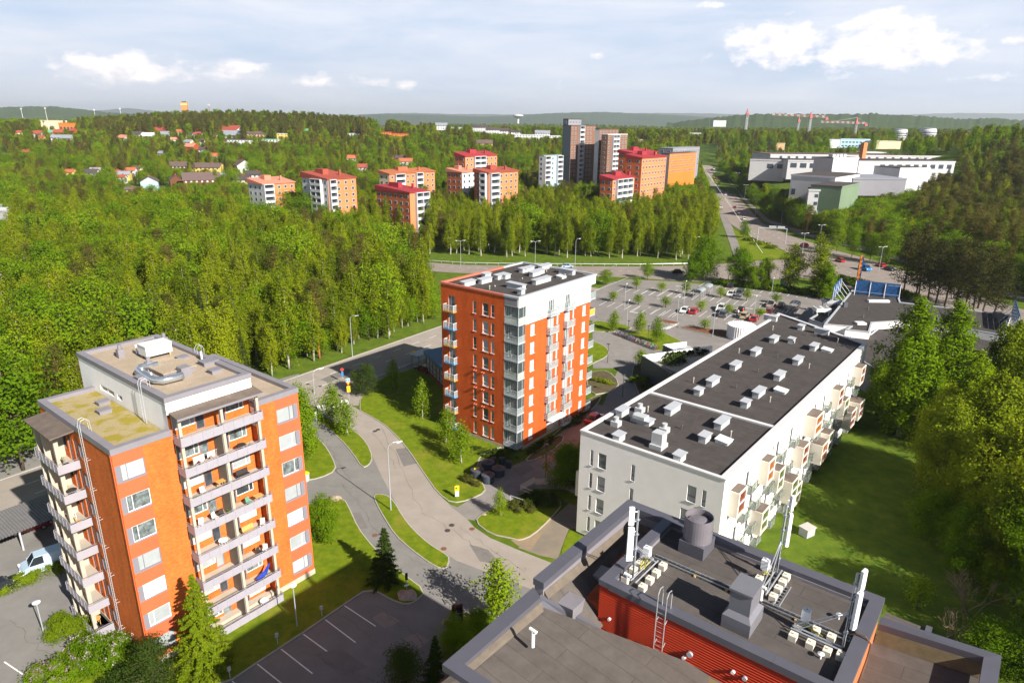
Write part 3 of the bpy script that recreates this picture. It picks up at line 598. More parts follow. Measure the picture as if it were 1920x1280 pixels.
    for y in (3.55, 4.05): m.tube([(4.5, y, 26.1), (4.65, y, 26.45), (5.0, y, 26.5), (5.3, y, 26.2), (5.3, y, 25.4)], .028, 5)
    m.build('roof_ladder', galv, T)
    m = MB()
    for y in (9.2, 9.7): m.tube([(12.6, y, 25.4), (12.6, y, 26.1), (12.8, y, 26.4), (13.1, y, 26.4), (13.3, y, 26.0), (13.3, y, 22.3)], .028, 5)
    for i in range(12): m.tube([(13.3, 9.2, 22.5+i*.3), (13.3, 9.7, 22.5+i*.3)], .016, 4)
    m.build('roof_ladder', galv, T)
    m = MB(); m.tube([(-.06, .08, .5), (-.06, .08, 22.1)], .05, 6); m.build('downpipe', panelA, T)
    # things on balconies (floors counted from the top)
    def on(a, k, v=-.6): return toW(O, ang, (a, v, 21.3-3.0*k+.02))
    def f(kind, a, k, label, col='white', rz=0, v=-.6): furniture(kind, on(a, k, v), ang+rz, label, col)
    t = thing('laundry', 'pink and white sheets drying on a rack on the second balcony from the top', 'laundry', on(7.2, 1, -.9), ang); 
    for x, w_, h_, c_ in ((-.55, 1.0, .75, (.72, .66, .62)), (.6, .75, .6, (.74, .70, .68))):
        m = MB(); n = 8
        for i in range(n): a = -w_/2+w_*i/n; b = a+w_/n; ya = .05*sin(i*1.9); yb = .05*sin((i+1)*1.9); m.poly([(x+a, ya, 1.35-h_*(.8+.2*cos(i))), (x+b, yb, 1.35-h_*(.8+.2*cos(i+1))), (x+b, yb*.3, 1.35), (x+a, ya*.3, 1.35)])
        m.build('sheet', mat('linen%d' % (x > 0), c_, .9, 0, .03), t)
    m = MB(); m.tube([(-1.2, 0, 1.36), (1.2, 0, 1.36)], .02, 5); m.tube([(-1.1, 0, 0), (-1.1, 0, 1.36)], .02, 5); m.tube([(1.1, 0, 0), (1.1, 0, 1.36)], .02, 5); m.build('rack', galv, t)
    f('plant', 5.75, 1, 'green plants in a pot left of the sheets on the second balcony', v=-.95); f('plant', 6.15, 1, 'bushy potted plant beside the drying sheets', v=-1.0)
    f('plant', 11.6, 1, 'dark potted plant at the right end of the second balcony', v=-.8); f('rtable', 10.9, 1, 'small round table on the right half of the second balcony', 'dark', v=-.6)
    f('table', 8.6, 2, 'wooden shelf stand against the divider on the third balcony', 'wood', v=-.3); f('bench', 10.9, 2, 'dark bench on the right half of the third balcony', 'dark', v=-.3)
    f('plant', 5.9, 2, 'potted plant at the left end of the third balcony', v=-.95); f('chair', 6.8, 2, 'white chair behind the third balcony railing', v=-.5)
    f('chair', 11.0, 3, 'green plastic chair on the fourth balcony', 'green', .3); f('table', 12.0, 3, 'pale wooden table right of the green chair', 'wood', v=-.6)
    f('chair', 6.1, 3, 'white rattan chair at the left end of the fourth balcony', rz=-.5); f('chair', 7.5, 3, 'white armchair beside the dark armchair on the fourth balcony', rz=.4); f('chair', 8.2, 3, 'dark armchair on the left half of the fourth balcony', 'dark'); f('plant', 8.9, 3, 'potted plant on a stand by the divider on the fourth balcony')
    f('rtable', 7.9, 4, 'round white table on the left half of the fifth balcony'); f('chair', 12.1, 4, 'white lounge chair at the right end of the fifth balcony', rz=-.6); f('bench', 10.6, 4, 'red brown patterned mat hanging over a bench on the fifth balcony', 'wood')
    f('chair', 12.0, 5, 'white folding chair at the right end of the sixth balcony', rz=-.8); f('chair', 11.5, 5, 'low sling chair left of the white folding chair', 'dark', .5)
    t = thing('hammock', 'blue hammock slung at the right end of the seventh balcony', 'hammock', on(11.6, 6, -.6), ang); m = MB()
    pr = [(-.8, .25, .35), (-.3, .3, .45), (.2, .28, .75), (.7, .1, 1.5)]
    for i in range(3): a, b = pr[i], pr[i+1]; m.poly([(a[0], -a[1], a[2]), (b[0], -b[1], b[2]), (b[0], b[1], b[2]+.1), (a[0], a[1], a[2]+.1)])
    m.build('cloth', mat('blue_cloth', (.03, .07, .45), .8), t)
    f('rtable', 11.2, 7, 'small round stool on the lowest balcony', v=-.7)
    def onl(v, k, u=-.9): return toW(O, ang, (u, v, 18.28-3.0*k+.02))
    for v, k, kind, c_, lb in ((9.8, 0, 'plant', 'white', 'potted plant on the top side balcony'), (8.7, 0, 'chair', 'dark', 'black chair on the top side balcony'), (10.4, 1, 'chair', 'wood', 'wooden chair on the second side balcony'), (8.7, 1, 'rtable', 'dark', 'dark round table on the second side balcony'), (8.6, 2, 'chair', 'yellow', 'yellow folding chair on the third side balcony'), (10.3, 2, 'rtable', 'white', 'white cluttered table on the third side balcony'), (9.9, 6, 'rtable', 'wood', 'round wooden table on the lowest side balcony'), (10.6, 6, 'chair', 'wood', 'wicker chair left of the round wooden table on the lowest side balcony'), (8.6, 6, 'chair', 'dark', 'dark metal chair at the near end of the lowest side balcony')):
        furniture(kind, onl(v, k), ang+1.57, lb, c_)
    return T
block_a()
# ---------------- red brick tower ----------------
brickB = brick('red_brick', (.58, .105, .020), (.48, .08, .015), (.38, .09, .03))
cladw = mat('white_cladding', (.70, .695, .665), .7, 0, .05, .4)
redcop = mat('red_coping', (.50, .14, .09), .5, 0, .08, 1)
lgrey = mat('light_grey_metal', (.40, .42, .46), .45, .1, .06, 1)
glassr = clear('railing_glass', (.38, .46, .46), .34)
def vent(par, x, y, z, lx, ly, h_, nm='roof_vent', hood=True):
    m = MB(); m.box(x-lx/2, y-ly/2, z, x+lx/2, y+ly/2, z+h_)
    n = max(1, round(lx/.6))
    o = m.build(nm, mat('vent_white', (.47, .49, .51), .4, .1, .08, 2), par)
    m = MB(); e = .14; m.hexa([(x-lx/2-e, y-ly/2-e, z+h_+.02), (x+lx/2+e, y-ly/2-e, z+h_+.02), (x+lx/2+e, y+ly/2+e, z+h_+.10), (x-lx/2-e, y+ly/2+e, z+h_+.10), (x-lx/2-e, y-ly/2-e, z+h_+.09), (x+lx/2+e, y-ly/2-e, z+h_+.09), (x+lx/2+e, y+ly/2+e, z+h_+.17), (x-lx/2-e, y+ly/2+e, z+h_+.17)])
    m.build('vent_cap', lgrey, o); return o
def hatch(par, x, y, z, s=1.1):
    m = MB(); m.hexa([(x-s/2, y-s/2, z), (x+s/2, y-s/2, z), (x+s/2, y+s/2, z), (x-s/2, y+s/2, z), (x-s/2, y-s/2, z+.25), (x+s/2, y-s/2, z+.25), (x+s/2, y+s/2, z+.42), (x-s/2, y+s/2, z+.42)])
    s2 = s*1.12; m.hexa([(x-s2/2, y-s2/2, z+.26), (x+s2/2, y-s2/2, z+.26), (x+s2/2, y+s2/2, z+.43), (x-s2/2, y+s2/2, z+.43), (x-s2/2, y-s2/2, z+.32), (x+s2/2, y-s2/2, z+.32), (x+s2/2, y+s2/2, z+.5), (x-s2/2, y+s2/2, z+.5)]); return m.build('roof_hatch', mat('hatch_white', (.62, .65, .66), .35, .1, .05), par)
def pipe(par, x, y, z, h_=.7, dk=False):
    m = MB(); m.tube([(x, y, z), (x, y, z+h_)], .07, 7); m.lathe((x, y, z+h_), [(.11, -.12), (.12, .0), (.02, .06)], 8); return m.build('vent_pipe', greyd if dk else mat('pale_pipe', (.42, .38, .33), .6), par)
def glassbalc(par, fm, a0, a1, zf, out, rail, side=True, mt=None, h_=1.05, soffit=None):
    m = MB(); m.bf(fm, a0, a1, zf-(.18 if h_ < 1.03 else .09), zf, -out, -.01); b = m.build('balcony', soffit or lgrey, par)
    m = MB(); m.bf(fm, a0+.04, a1-.04, zf+.06, zf+h_-.06, -out+.01, -out+.03)
    if side: m.bf(fm, a0+.02, a0+.04, zf+.06, zf+h_-.06, -out+.05, -.03); m.bf(fm, a1-.04, a1-.02, zf+.06, zf+h_-.06, -out+.05, -.03)
    m.build('glass_panel', mt or glassr, b)
    m = MB(); m.bf(fm, a0, a1, zf+h_-.05, zf+h_, -out, -out+.05); m.bf(fm, a0, a0+.05, zf+h_-.05, zf+h_, -out+.05, -.01); m.bf(fm, a1-.05, a1, zf+h_-.05, zf+h_, -out+.05, -.01)
    n = max(2, int((a1-a0)/.9))
    for i in range(n+1): x = a0+(a1-a0-.04)*i/n; m.bf(fm, x, x+.04, zf, zf+h_-.05, -out, -out+.04)
    m.build('railing', rail, b); return b
def block_b():
    O = (.89, 93.2); ang = radians(51.92); W, D, Z = 20.91, 15.47, 24.55; S = 2.85
    T = thing('apartment_building', 'red brick tower with white top storey and glazed corner balconies beside the curved road', 'apartment building', (*O, 0), ang)
    fR, fL = FM('R', W, D), FM('L', W, D); CB, CU = 2.6, 1.68
    zt = [22.9-S*k for k in range(8)]
    hL = []; hR = []
    for k in range(8):
        t = zt[k]; hL += [(12.5, 13.95, t-2.2, t), (8.15, 8.8, t-1.93, t), (5.7, 6.88, t-1.93, t), (4.55, 5.2, t-1.93, t)]
        hR += [(3.0, 4.1, t-1.75, t), (17.35, 18.4, t-1.75, t)]
        if k < 7: hR += [(7.4, 9.1, t-2.2, t), (9.85, 10.4, t-2.1, t), (12.05, 13.65, t-2.2, t), (14.4, 14.9, t-2.1, t)]
        else: hR += [(12.05, 13.65, t-2.2, t), (14.4, 14.9, t-2.1, t), (7.9, 11.6, .15, 2.75)]
    m = MB().m(brickB); wallface(m, 'L', W, D, CB, D, .6, Z, hL, .16)
    zs = 20.5; wallface(m, 'R', W, D, CU, W-1.3, .6, zs, [h for h in hR if h[3] < zs], .16)
    wallface(m, 'B', W, D, 0, W, .6, Z, [(2+3.6*i, 3.4+3.6*i, zt[k]-1.7, zt[k]) for i in range(5) for k in range(8)], .16)
    wallface(m, 'E', W, D, 2.4, D, .6, Z, [(4+3.6*i, 5.4+3.6*i, zt[k]-1.7, zt[k]) for i in range(3) for k in range(8)], .16)
    m.m(cladw); wallface(m, 'R', W, D, CU, W-1.3, zs, Z, [h for h in hR if h[2] > zs], .12, -.05)
    m.bf(fR, 0, CU, 23.2, Z, -.05, .3); m.bf(fR, W-1.3, W+.1, 23.2, Z, -.05, .3); m.bf(fR, CU-.05, W-1.25, zs-.12, zs, -.12, -.0)
    m.m(greym); m.bf(fL, .25, CB, 23.2, Z, -.02, .3)
    # corner balcony recess walls
    ins = mat('recess_cladding', (.27, .27, .25), .8, 0, .05); m.m(ins)
    m.poly([(0, CB, 0), (0, CB, 23.2), (CU, CB, 23.2), (CU, CB, 0)]); m.poly([(CU, 0, 0), (CU, CB, 0), (CU, CB, 23.2), (CU, 0, 23.2)]); m.poly([(W-1.3, 0, 0), (W-1.3, 0, 23.2), (W-1.3, 2.4, 23.2), (W-1.3, 2.4, 0)]); m.poly([(W-1.3, 2.4, 0), (W-1.3, 2.4, 23.2), (W, 2.4, 23.2), (W, 2.4, 0)])
    m.build('wall', None, T)
    MB().box(CU-.03, -.03, -.3, W+.03, D+.03, .6).box(-.03, CB-.03, -.3, CU-.03, D+.03, .6).build('plinth', conc, T)
    for k in range(8):
        t = zt[k]
        window(T, fL, 12.5, 13.95, t-2.2, t, .16, lgrey, teal if k % 3 else mid, mull=[13.4], name='balcony_door')
        window(T, fL, 8.15, 8.8, t-1.93, t, .14, whitef, [mid, teal, dark][k % 3], trans=[t-1.35], sill=whitef)
        window(T, fL, 5.7, 6.88, t-1.93, t, .14, whitef, [dark, blind, blind, mid, blind, mid, dark, blind][k], trans=[t-1.35], sill=whitef)
        window(T, fL, 4.55, 5.2, t-1.93, t, .14, whitef, [dark, mid, blind, blind, mid, dark, mid, blind][k], trans=[t-1.35], sill=whitef)
        d = .12 if t > 21 else .14; o = -.05 if t > 21 else 0; g = lambda a, z, i: fR(a, z, i+o)
        window(T, g, 3.0, 4.1, t-1.75, t, d, whitef, blind2, trans=[t-1.25], sill=whitef); window(T, g, 17.35, 18.4, t-1.75, t, d, whitef, blind2, trans=[t-1.25], sill=whitef)
        for a, b, c, e in ((7.4, 9.1, 9.85, 10.4), (12.05, 13.65, 14.4, 14.9)):
            if k == 7 and a < 8: continue
            window(T, g, a, b, t-2.2, t, d, whitef, blind if k % 2 else mid, mull=[a+.6, b-.45], name='balcony_door'); window(T, g, c, e, t-2.1, t, d, whitef, blind2, trans=[t-1.3])
            if k < 7 or a > 8: glassbalc(T, g, a-.35, b+.45, t-2.3, .75, lgrey, h_=1.0)
        glassbalc(T, fL, 12.15, 14.3, t-2.32, .8, whitef, h_=1.0, soffit=mat('blue_soffit' if k % 2 else 'ochre_soffit', (.10, .30, .60) if k % 2 else (.50, .28, .05), .6))
        # glazed corner balcony
        zf = t-2.16
        m = MB(); m.box(-.05, -.05, zf-.22, CU, CB, zf); b = m.build('corner_balcony', lgrey, T)
        m = MB(); m.box(0, .0, zf+.05, .02, CB-.05, zf+.85); m.box(.02, 0, zf+.05, CU-.05, .02, zf+.85); m.build('glass_panel', clear('balcony_glass', (.50, .58, .52), .55) if k in (0, 3) else glassr, b)
        m = MB(); m.box(-.03, -.03, zf+.85, .03, CB, zf+.92); m.box(.03, -.03, zf+.85, CU, .03, zf+.92); m.box(-.03, -.03, zf, .05, .05, zf+2.62); m.box(-.03, -.03, zf+2.55, .03, CB, zf+2.62); m.box(.03, -.03, zf+2.55, CU, .03, zf+2.62); m.build('balcony_frame', lgrey, b)
        m = MB(); m.box(.0, .06, zf+.93, .012, CB-.06, zf+2.54); m.box(.06, 0, zf+.93, CU-.06, .012, zf+2.54); m.build('glazing', clear('thin_glass', (.10, .14, .15), .28), b)
        fi = lambda a, z, i: (CU-.01+i, a, z); window(T, fi, .35, 1.3, zf+.05, zf+2.2, -.03, whitef, [mid, dark][k % 2], name='balcony_door')
        fj = lambda a, z, i: (a, CB-.01+i, z); window(T, fj, .3, 1.5, zf+.05, zf+2.2, -.03, whitef, [teal, mid][k % 2], mull=[.9])
        m = MB(); m.box(W-1.3, -.05, zf-.22, W+.35, 2.4, zf); b = m.build('corner_balcony', lgrey, T); m = MB(); m.box(W-1.3, -.03, zf+.05, W+.3, 0, zf+1.0); m.box(W+.3, 0, zf+.05, W+.33, 2.4, zf+1.0); m.build('glass_panel', mat('yellow_panel', (.55, .33, .05), .5) if k == 1 else glassr, b)
        m = MB(); m.box(W-1.3, -.05, zf+1.0, W+.35, .0, zf+1.06); m.box(W+.29, .0, zf+1.0, W+.35, 2.4, zf+1.06); m.box(W+.29, -.05, zf, W+.35, .0, zf+1.0); m.build('railing', lgrey, b)
    for k in (3, 4, 5):                                # small red brackets casting shadows
        m = MB()
        for a in (8.5, 8.1, 6.9, 6.5): m.bf(fL, a-.06, a+.06, zt[k+1]+.22, zt[k+1]+.34, -.35, 0)
        m.build('wall_bracket', redcop, T)
    fe = lambda a, z, i: fR(a, z, i); m = MB(); m.bf(fe, 7.7, 11.9, 2.78, 2.95, -1.2, .15); m.build('entrance_canopy', whitef, T)
    m = MB().m(lgrey); m.bf(fe, 7.9, 11.6, .15, 2.75, 1.2, 1.25); m.bf(fe, 7.9, 7.95, .15, 2.75, .16, 1.2); m.bf(fe, 11.55, 11.6, .15, 2.75, .16, 1.2); m.build('porch', lgrey, T)
    fd = lambda a, z, i: fR(a, z, i+1.1); window(T, fd, 8.2, 9.4, .15, 2.4, 0, greyf, dark, name='entrance_door')
    # roof
    r = MB().box(.25, .25, Z-.35, W-.25, D-.25, Z-.08).build('roof', felt, T)
    m = MB().m(redcop); m.box(-.12, 2.7, Z, .32, D+.12, Z+.28); m.box(.32, D-.32, Z, W-5.5, D+.12, Z+.28); m.m(lgrey); m.box(-.12, -.12, Z, .32, 2.7, Z+.28); m.box(.32, -.12, Z, W+.3, .32, Z+.28); m.box(W-.14, .32, Z, W+.3, D+.12, Z+.28); m.box(W-5.5, D-.32, Z, W-.14, D+.12, Z+.28); m.build('parapet', None, r)
    def at(px_, py_, z): v = G(px_, py_, z)-Vector((*O, z)); return v.x*cos(ang)+v.y*sin(ang), -v.x*sin(ang)+v.y*cos(ang)
    zr = Z-.08
    def cv(x, y, l, w_=.9, h_=.75): q = at(810+x/5.819, 480+y/5.819, zr); vent(r, q[0], q[1], zr, l*.93, w_*.9, h_*.88)
    for x, y, l in ((395, 320, 2.7), (578, 290, 2.7), (592, 232, 1.6), (752, 245, 2.7), (808, 245, 1.4), (992, 178, 1.3), (1052, 165, 2.5), (1120, 215, 2.3), (1168, 195, 2.2), (1232, 140, 3.2), (1195, 290, 4.4)): cv(x, y, l)
    for x, y, l in ((918, 355, 3.0), (1472, 195, 2.8)): q = at(810+x/5.819, 480+y/5.819, zr); vent(r, q[0], q[1], zr, .9, l, .75)
    cv(972, 415, 1.0, .9, .8); q = at(810+1410/5.819, 480+240/5.819, zr); hatch(r, *q, zr, 1.2)
    for x, y, d in ((628, 365, 0), (686, 335, 0), (775, 258, 1), (958, 292, 1), (985, 252, 0), (1250, 172, 0), (1450, 235, 0)): q = at(810+x/5.819, 480+y/5.819, zr); pipe(r, *q, zr, .6 if x not in (686, 985) else .2, d)
    def on(p): return toW(O, ang, p)
    for k, lb in ((1, 'second'), (2, 'third'), (3, 'fourth'), (4, 'fifth'), (6, 'seventh')):
        zf = zt[k]-2.16+.01
        furniture('chair', on((.6, 1.7, zf)), ang+1.4, 'white chair on the %s glazed corner balcony from the top' % lb, 'white' if k % 2 == 0 else 'dark') if 0 else furniture('chair', on((.6, 1.7, zf)), ang+1.4, '%s chair on the %s glazed corner balcony from the top' % ('dark' if k % 2 else 'white', lb), 'dark' if k % 2 else 'white')
        furniture('rtable', on((.95, .9, zf)), ang, 'round table on the %s glazed corner balcony from the top' % lb, 'dark')
block_b()
# ---------------- white gallery block with box bays ----------------
def block_c():
    O = (22.0, 60.93); ang = radians(50.70); W, D, Z = 58.98, 17.76, 13.95
    T = thing('apartment_building', 'long white apartment block with dark flat roof and cream box bays over the lawn', 'apartment building', (*O, 0), ang)
    fR, fL = FM('R', W, D), FM('L', W, D); XB = 68.6
    hl = []
    for k in range(4):
        t = 12.04-3*k; hl += [(15.85, 16.25, t-2, t), (14.08, 15.14, t-1.92, t)]
        if k < 2: hl += [(10.3, 10.76, t-2, t)]
        hl += [(2.92, 3.93, t-1.93, t), (1.8, 2.24, t-1.93, t)] if k % 2 == 0 else [(3.45, 4.46, t-1.93, t), (1.65, 2.07, t-1.93, t)]
    doors = []; balc = []; rr = random.Random(8)
    us = {0: [6.4, 16.2, 21.3, 31.2, 35.6, 43.5, 48.6, 55.6], 1: [5.2, 8.6, 13.0, 19.8, 27.4, 31.8, 37.4, 41.5, 46.6, 53.5], 2: [4.4, 8.2, 14.2, 17.8, 23.5, 28.6, 31.5, 38.5, 44.4, 49.6, 55.2], 3: [2.4, 6.5, 10.8, 15.6, 20.2, 25.6, 30.4, 35.3, 40.5, 46.1, 51.4, 56.0]}
    for k in range(4):
        t = 12.0-3*k
        for i, u in enumerate(us[k]):
            doors.append((u, u+.85, t-2.2, t+.15)); balc.append((u-.1, u+1.9, t-2.25))
            if i % 3 == 1: doors.append((u-1.5, u-1.0, t-.9, t+.15))
    m = MB().m(plaster); wallface(m, 'L', W, D, 0, D, .3, Z, hl, .18); wallface(m, 'R', W, D, 0, W, .3, Z, doors, .18)
    m.poly([(0, D, .3), (0, D, Z), (XB, D, Z), (XB, D, .3)]); m.poly([(XB, D, .3), (XB, D, Z), (W, 0, Z), (W, 0, .3)]); m.build('wall', plaster, T)
    MB().prism([(.03, .03), (W-.1, .03), (XB, D-.03), (.03, D-.03)], -.2, .3).build('plinth', greyd, T)
    for i, h in enumerate(hl): window(T, fL, *h, .15, greyd, blind if i % 4 != 1 else mid, trans=[h[2]+.62] if h[1]-h[0] > .5 else [h[2]+.6], sill=lgrey, fw=.05)
    for i, h in enumerate(doors[:96]): window(T, fR, *h, .16, greyd, [mid, dark, dark, teal][i % 4], fw=.06, name='balcony_door' if h[3]-h[2] > 1.5 else 'window')
    for a, b, z in balc: glassbalc(T, fR, a, b-.15, z, .8, greyd, h_=1.05, mt=clear('greenish_glass', (.28, .36, .28), .34), soffit=greym)
    cream = mat('cream_cladding', (.66, .61, .53), .6, 0, .04, .5); woods = [mat('red_panel', (.20, .045, .03), .6), mat('orange_wood', (.40, .13, .03), .6, 0, .1, 3), None]
    bays = [(1.75, 2.3, 12.0, 1.05, 0), (10.6, 2.3, 12.0, 1.05, 1), (27.1, 3.3, 12.0, 1.5, 1), (39.4, 2.6, 12.0, 1.2, 0), (51.8, 2.6, 12.0, 1.3, 0),
            (15.0, 2.3, 9.0, 1.1, 2), (23.4, 2.6, 9.0, 1.4, 0), (43.6, 2.6, 9.0, 1.3, 2),
            (9.6, 2.5, 6.0, 1.4, 2), (18.9, 2.8, 6.0, 1.8, 2), (32.2, 3.0, 6.0, 1.7, 1), (36.6, 2.4, 6.0, 1.4, 2), (47.2, 3.2, 6.0, 1.8, 0), (51.5, 3.0, 6.2, 2.0, 0),
            (3.0, 2.6, 3.0, 1.2, 1), (21.8, 2.2, 4.2, 1.7, 2)]
    for a, w_, t, p, c_ in bays:
        m = MB(); m.bf(fR, a, a+.1, t-3, t, -p, 0); m.bf(fR, a+w_-.1, a+w_, t-3, t, -p, 0); m.bf(fR, a+.1, a+w_-.1, t-3, t-2.75, -p, 0); m.bf(fR, a+.1, a+w_-.1, t-.2, t, -p, 0)
        m.bf(fR, a+.1, a+.3, t-2.75, t-.2, -p, -p+.1); m.bf(fR, a+w_-.3, a+w_-.1, t-2.75, t-.2, -p, -p+.1); b = m.build('bay', cream, T)
        fb = lambda a_, z_, i_: fR(a_, z_, i_-p); window(b, fb, a+.3, a+w_-.3, t-2.75, t-.2, .08, whitef, mid if c_ == 2 else dark, trans=[t-1.5]) if 0 else None
        m = MB(); e = .08
        m.bf(fb, a+.3, a+w_-.3, t-1.55, t-1.42, .0, .08); m.build('window_bar', whitef, b)
        g = MB(); g.bf(fb, a+.3, a+w_-.3, t-2.75, t-1.55, .1, .13); g.bf(fb, a+.3, a+w_-.3, t-1.42, t-.2, .1, .13); g.build('pane', [mat('red_curtain_glass', (.17, .04, .025), .2), mat('amber_glass', (.30, .10, .03), .2), mat('painted_green_reflection_glass', (.07, .10, .025), .15, 0, .5, 2)][c_], b)  # last pane colour has a green reflection painted in
        m = MB(); m.bf(fR, a+.12, a+w_-.12, t+.01, t+.03, -p+.1, -.03); m.build('bay_roof', feltc, b)
    # small white box on the far side near the ramp
    MB().bf(fL, 16.6, 18.2, 5.2, 8.2, -.9 if 0 else .5, 3.5).build('bay', cream, T)
    MB().bf(lambda a, z, i: fL(a, z, i), 16.9, 18.35, 5.0, 8.3, .3, 3.0).build('bay', cream, T)
    r = MB().prism([(.3, .3), (W-.2, .3), (XB-.4, D-.3), (.3, D-.3)], Z-.3, Z-.12).build('roof', felt, T)
    m = MB(); pw = .62
    m.box(-.08, -.08, Z, W-.2, pw, Z+.2); m.box(-.08, pw, Z, pw-.2, D-.45, Z+.2); m.box(-.08, D-.45, Z, XB-.3, D+.08, Z+.2)
    dv = Vector((XB-W, D)).normalized(); nn = Vector((-dv.y, dv.x)); q = [Vector((W+.1, -.08)), Vector((XB+.1, D+.08))]; m.prism([tuple(q[0]), tuple(q[1]), tuple(q[1]+nn*.6), tuple(q[0]+nn*.6)], Z+.003, Z+.203)
    m.box(15.9, pw, Z-.1, 16.5, D-.45, Z+.12); m.build('parapet', mat('pale_coping', (.56, .56, .58), .5, .05, .05, 1), r)
    def at(x, y, z): px_, py_ = 1060+x/2.285, 500+y/2.285; v = G(px_, py_, z)-Vector((*O, z)); return v.x*cos(ang)+v.y*sin(ang), -v.x*sin(ang)+v.y*cos(ang)
    zr = Z-.12; zv = zr+.5
    for x, y, l in ((460, 607, 3.0), (672, 667, 3.0), (598, 729, 1.7), (633, 489, 2.9), (572, 532, 1.4), (830, 537, 2.9), (773, 584, 1.5), (730, 422, 2.7), (918, 465, 2.7), (817, 363, 2.7), (997, 400, 2.7), (895, 309, 2.5), (970, 314, 1.3), (1067, 342, 2.5), (1011, 258, 1.5), (490, 812, 1.5), (230, 727, 1.5), (245, 618, 2.0)): q = at(x, y, zv); vent(r, *q, zr, l*.92, .85, .8)
    for x, y in ((1100, 277), (880, 219)): q = at(x, y, zv); vent(r, *q, zr, .9, 2.3, .9)
    q = at(330, 650, zv); vent(r, *q, zr, 1.3, 2.6, .55, 'ventilation_unit'); q = at(320, 638, zv+.5); MB().box(q[0]-.6, q[1]-.9, zr+.72, q[0]+.6, q[1]+.7, zr+1.15).build('ventilation_unit', MATS['vent_white'], r)
    q = at(400, 755, zv); m = MB(); m.box(q[0]-.85, q[1]-.75, zr, q[0]+.85, q[1]+.75, zr+.5); m.box(q[0]-.6, q[1]-.65, zr+.5, q[0]+.6, q[1]+.65, zr+1.9); m.build('ventilation_unit', MATS['vent_white'], r)
    for x, y in ((218, 664), (320, 606), (425, 692)): q = at(x, y, zv); m = MB(); m.box(q[0]-.5, q[1]-.5, zr, q[0]+.5, q[1]+.5, zr+.65); m.lathe((q[0], q[1], zr+.65), [(.28, 0), (.28, .4), (.33, .4), (.33, .5)], 12); m.build('chimney_vent', MATS['vent_white'], r)
    for x, y in ((680, 740), (925, 527), (1123, 354)): q = at(x, y, zr+.3); hatch(r, *q, zr, 1.5)
    for x, y, d in ((548, 497, 0), (876, 580, 0), (708, 729, 0), (353, 622, 0), (1043, 436, 0), (743, 370, 0), (888, 272, 0), (1166, 325, 0), (498, 695, 1), (731, 520, 1), (824, 452, 1), (907, 389, 1), (977, 332, 1), (1032, 294, 1)): q = at(x, y, zr); pipe(r, *q, zr, .8 if not d else .55, d)
block_c()
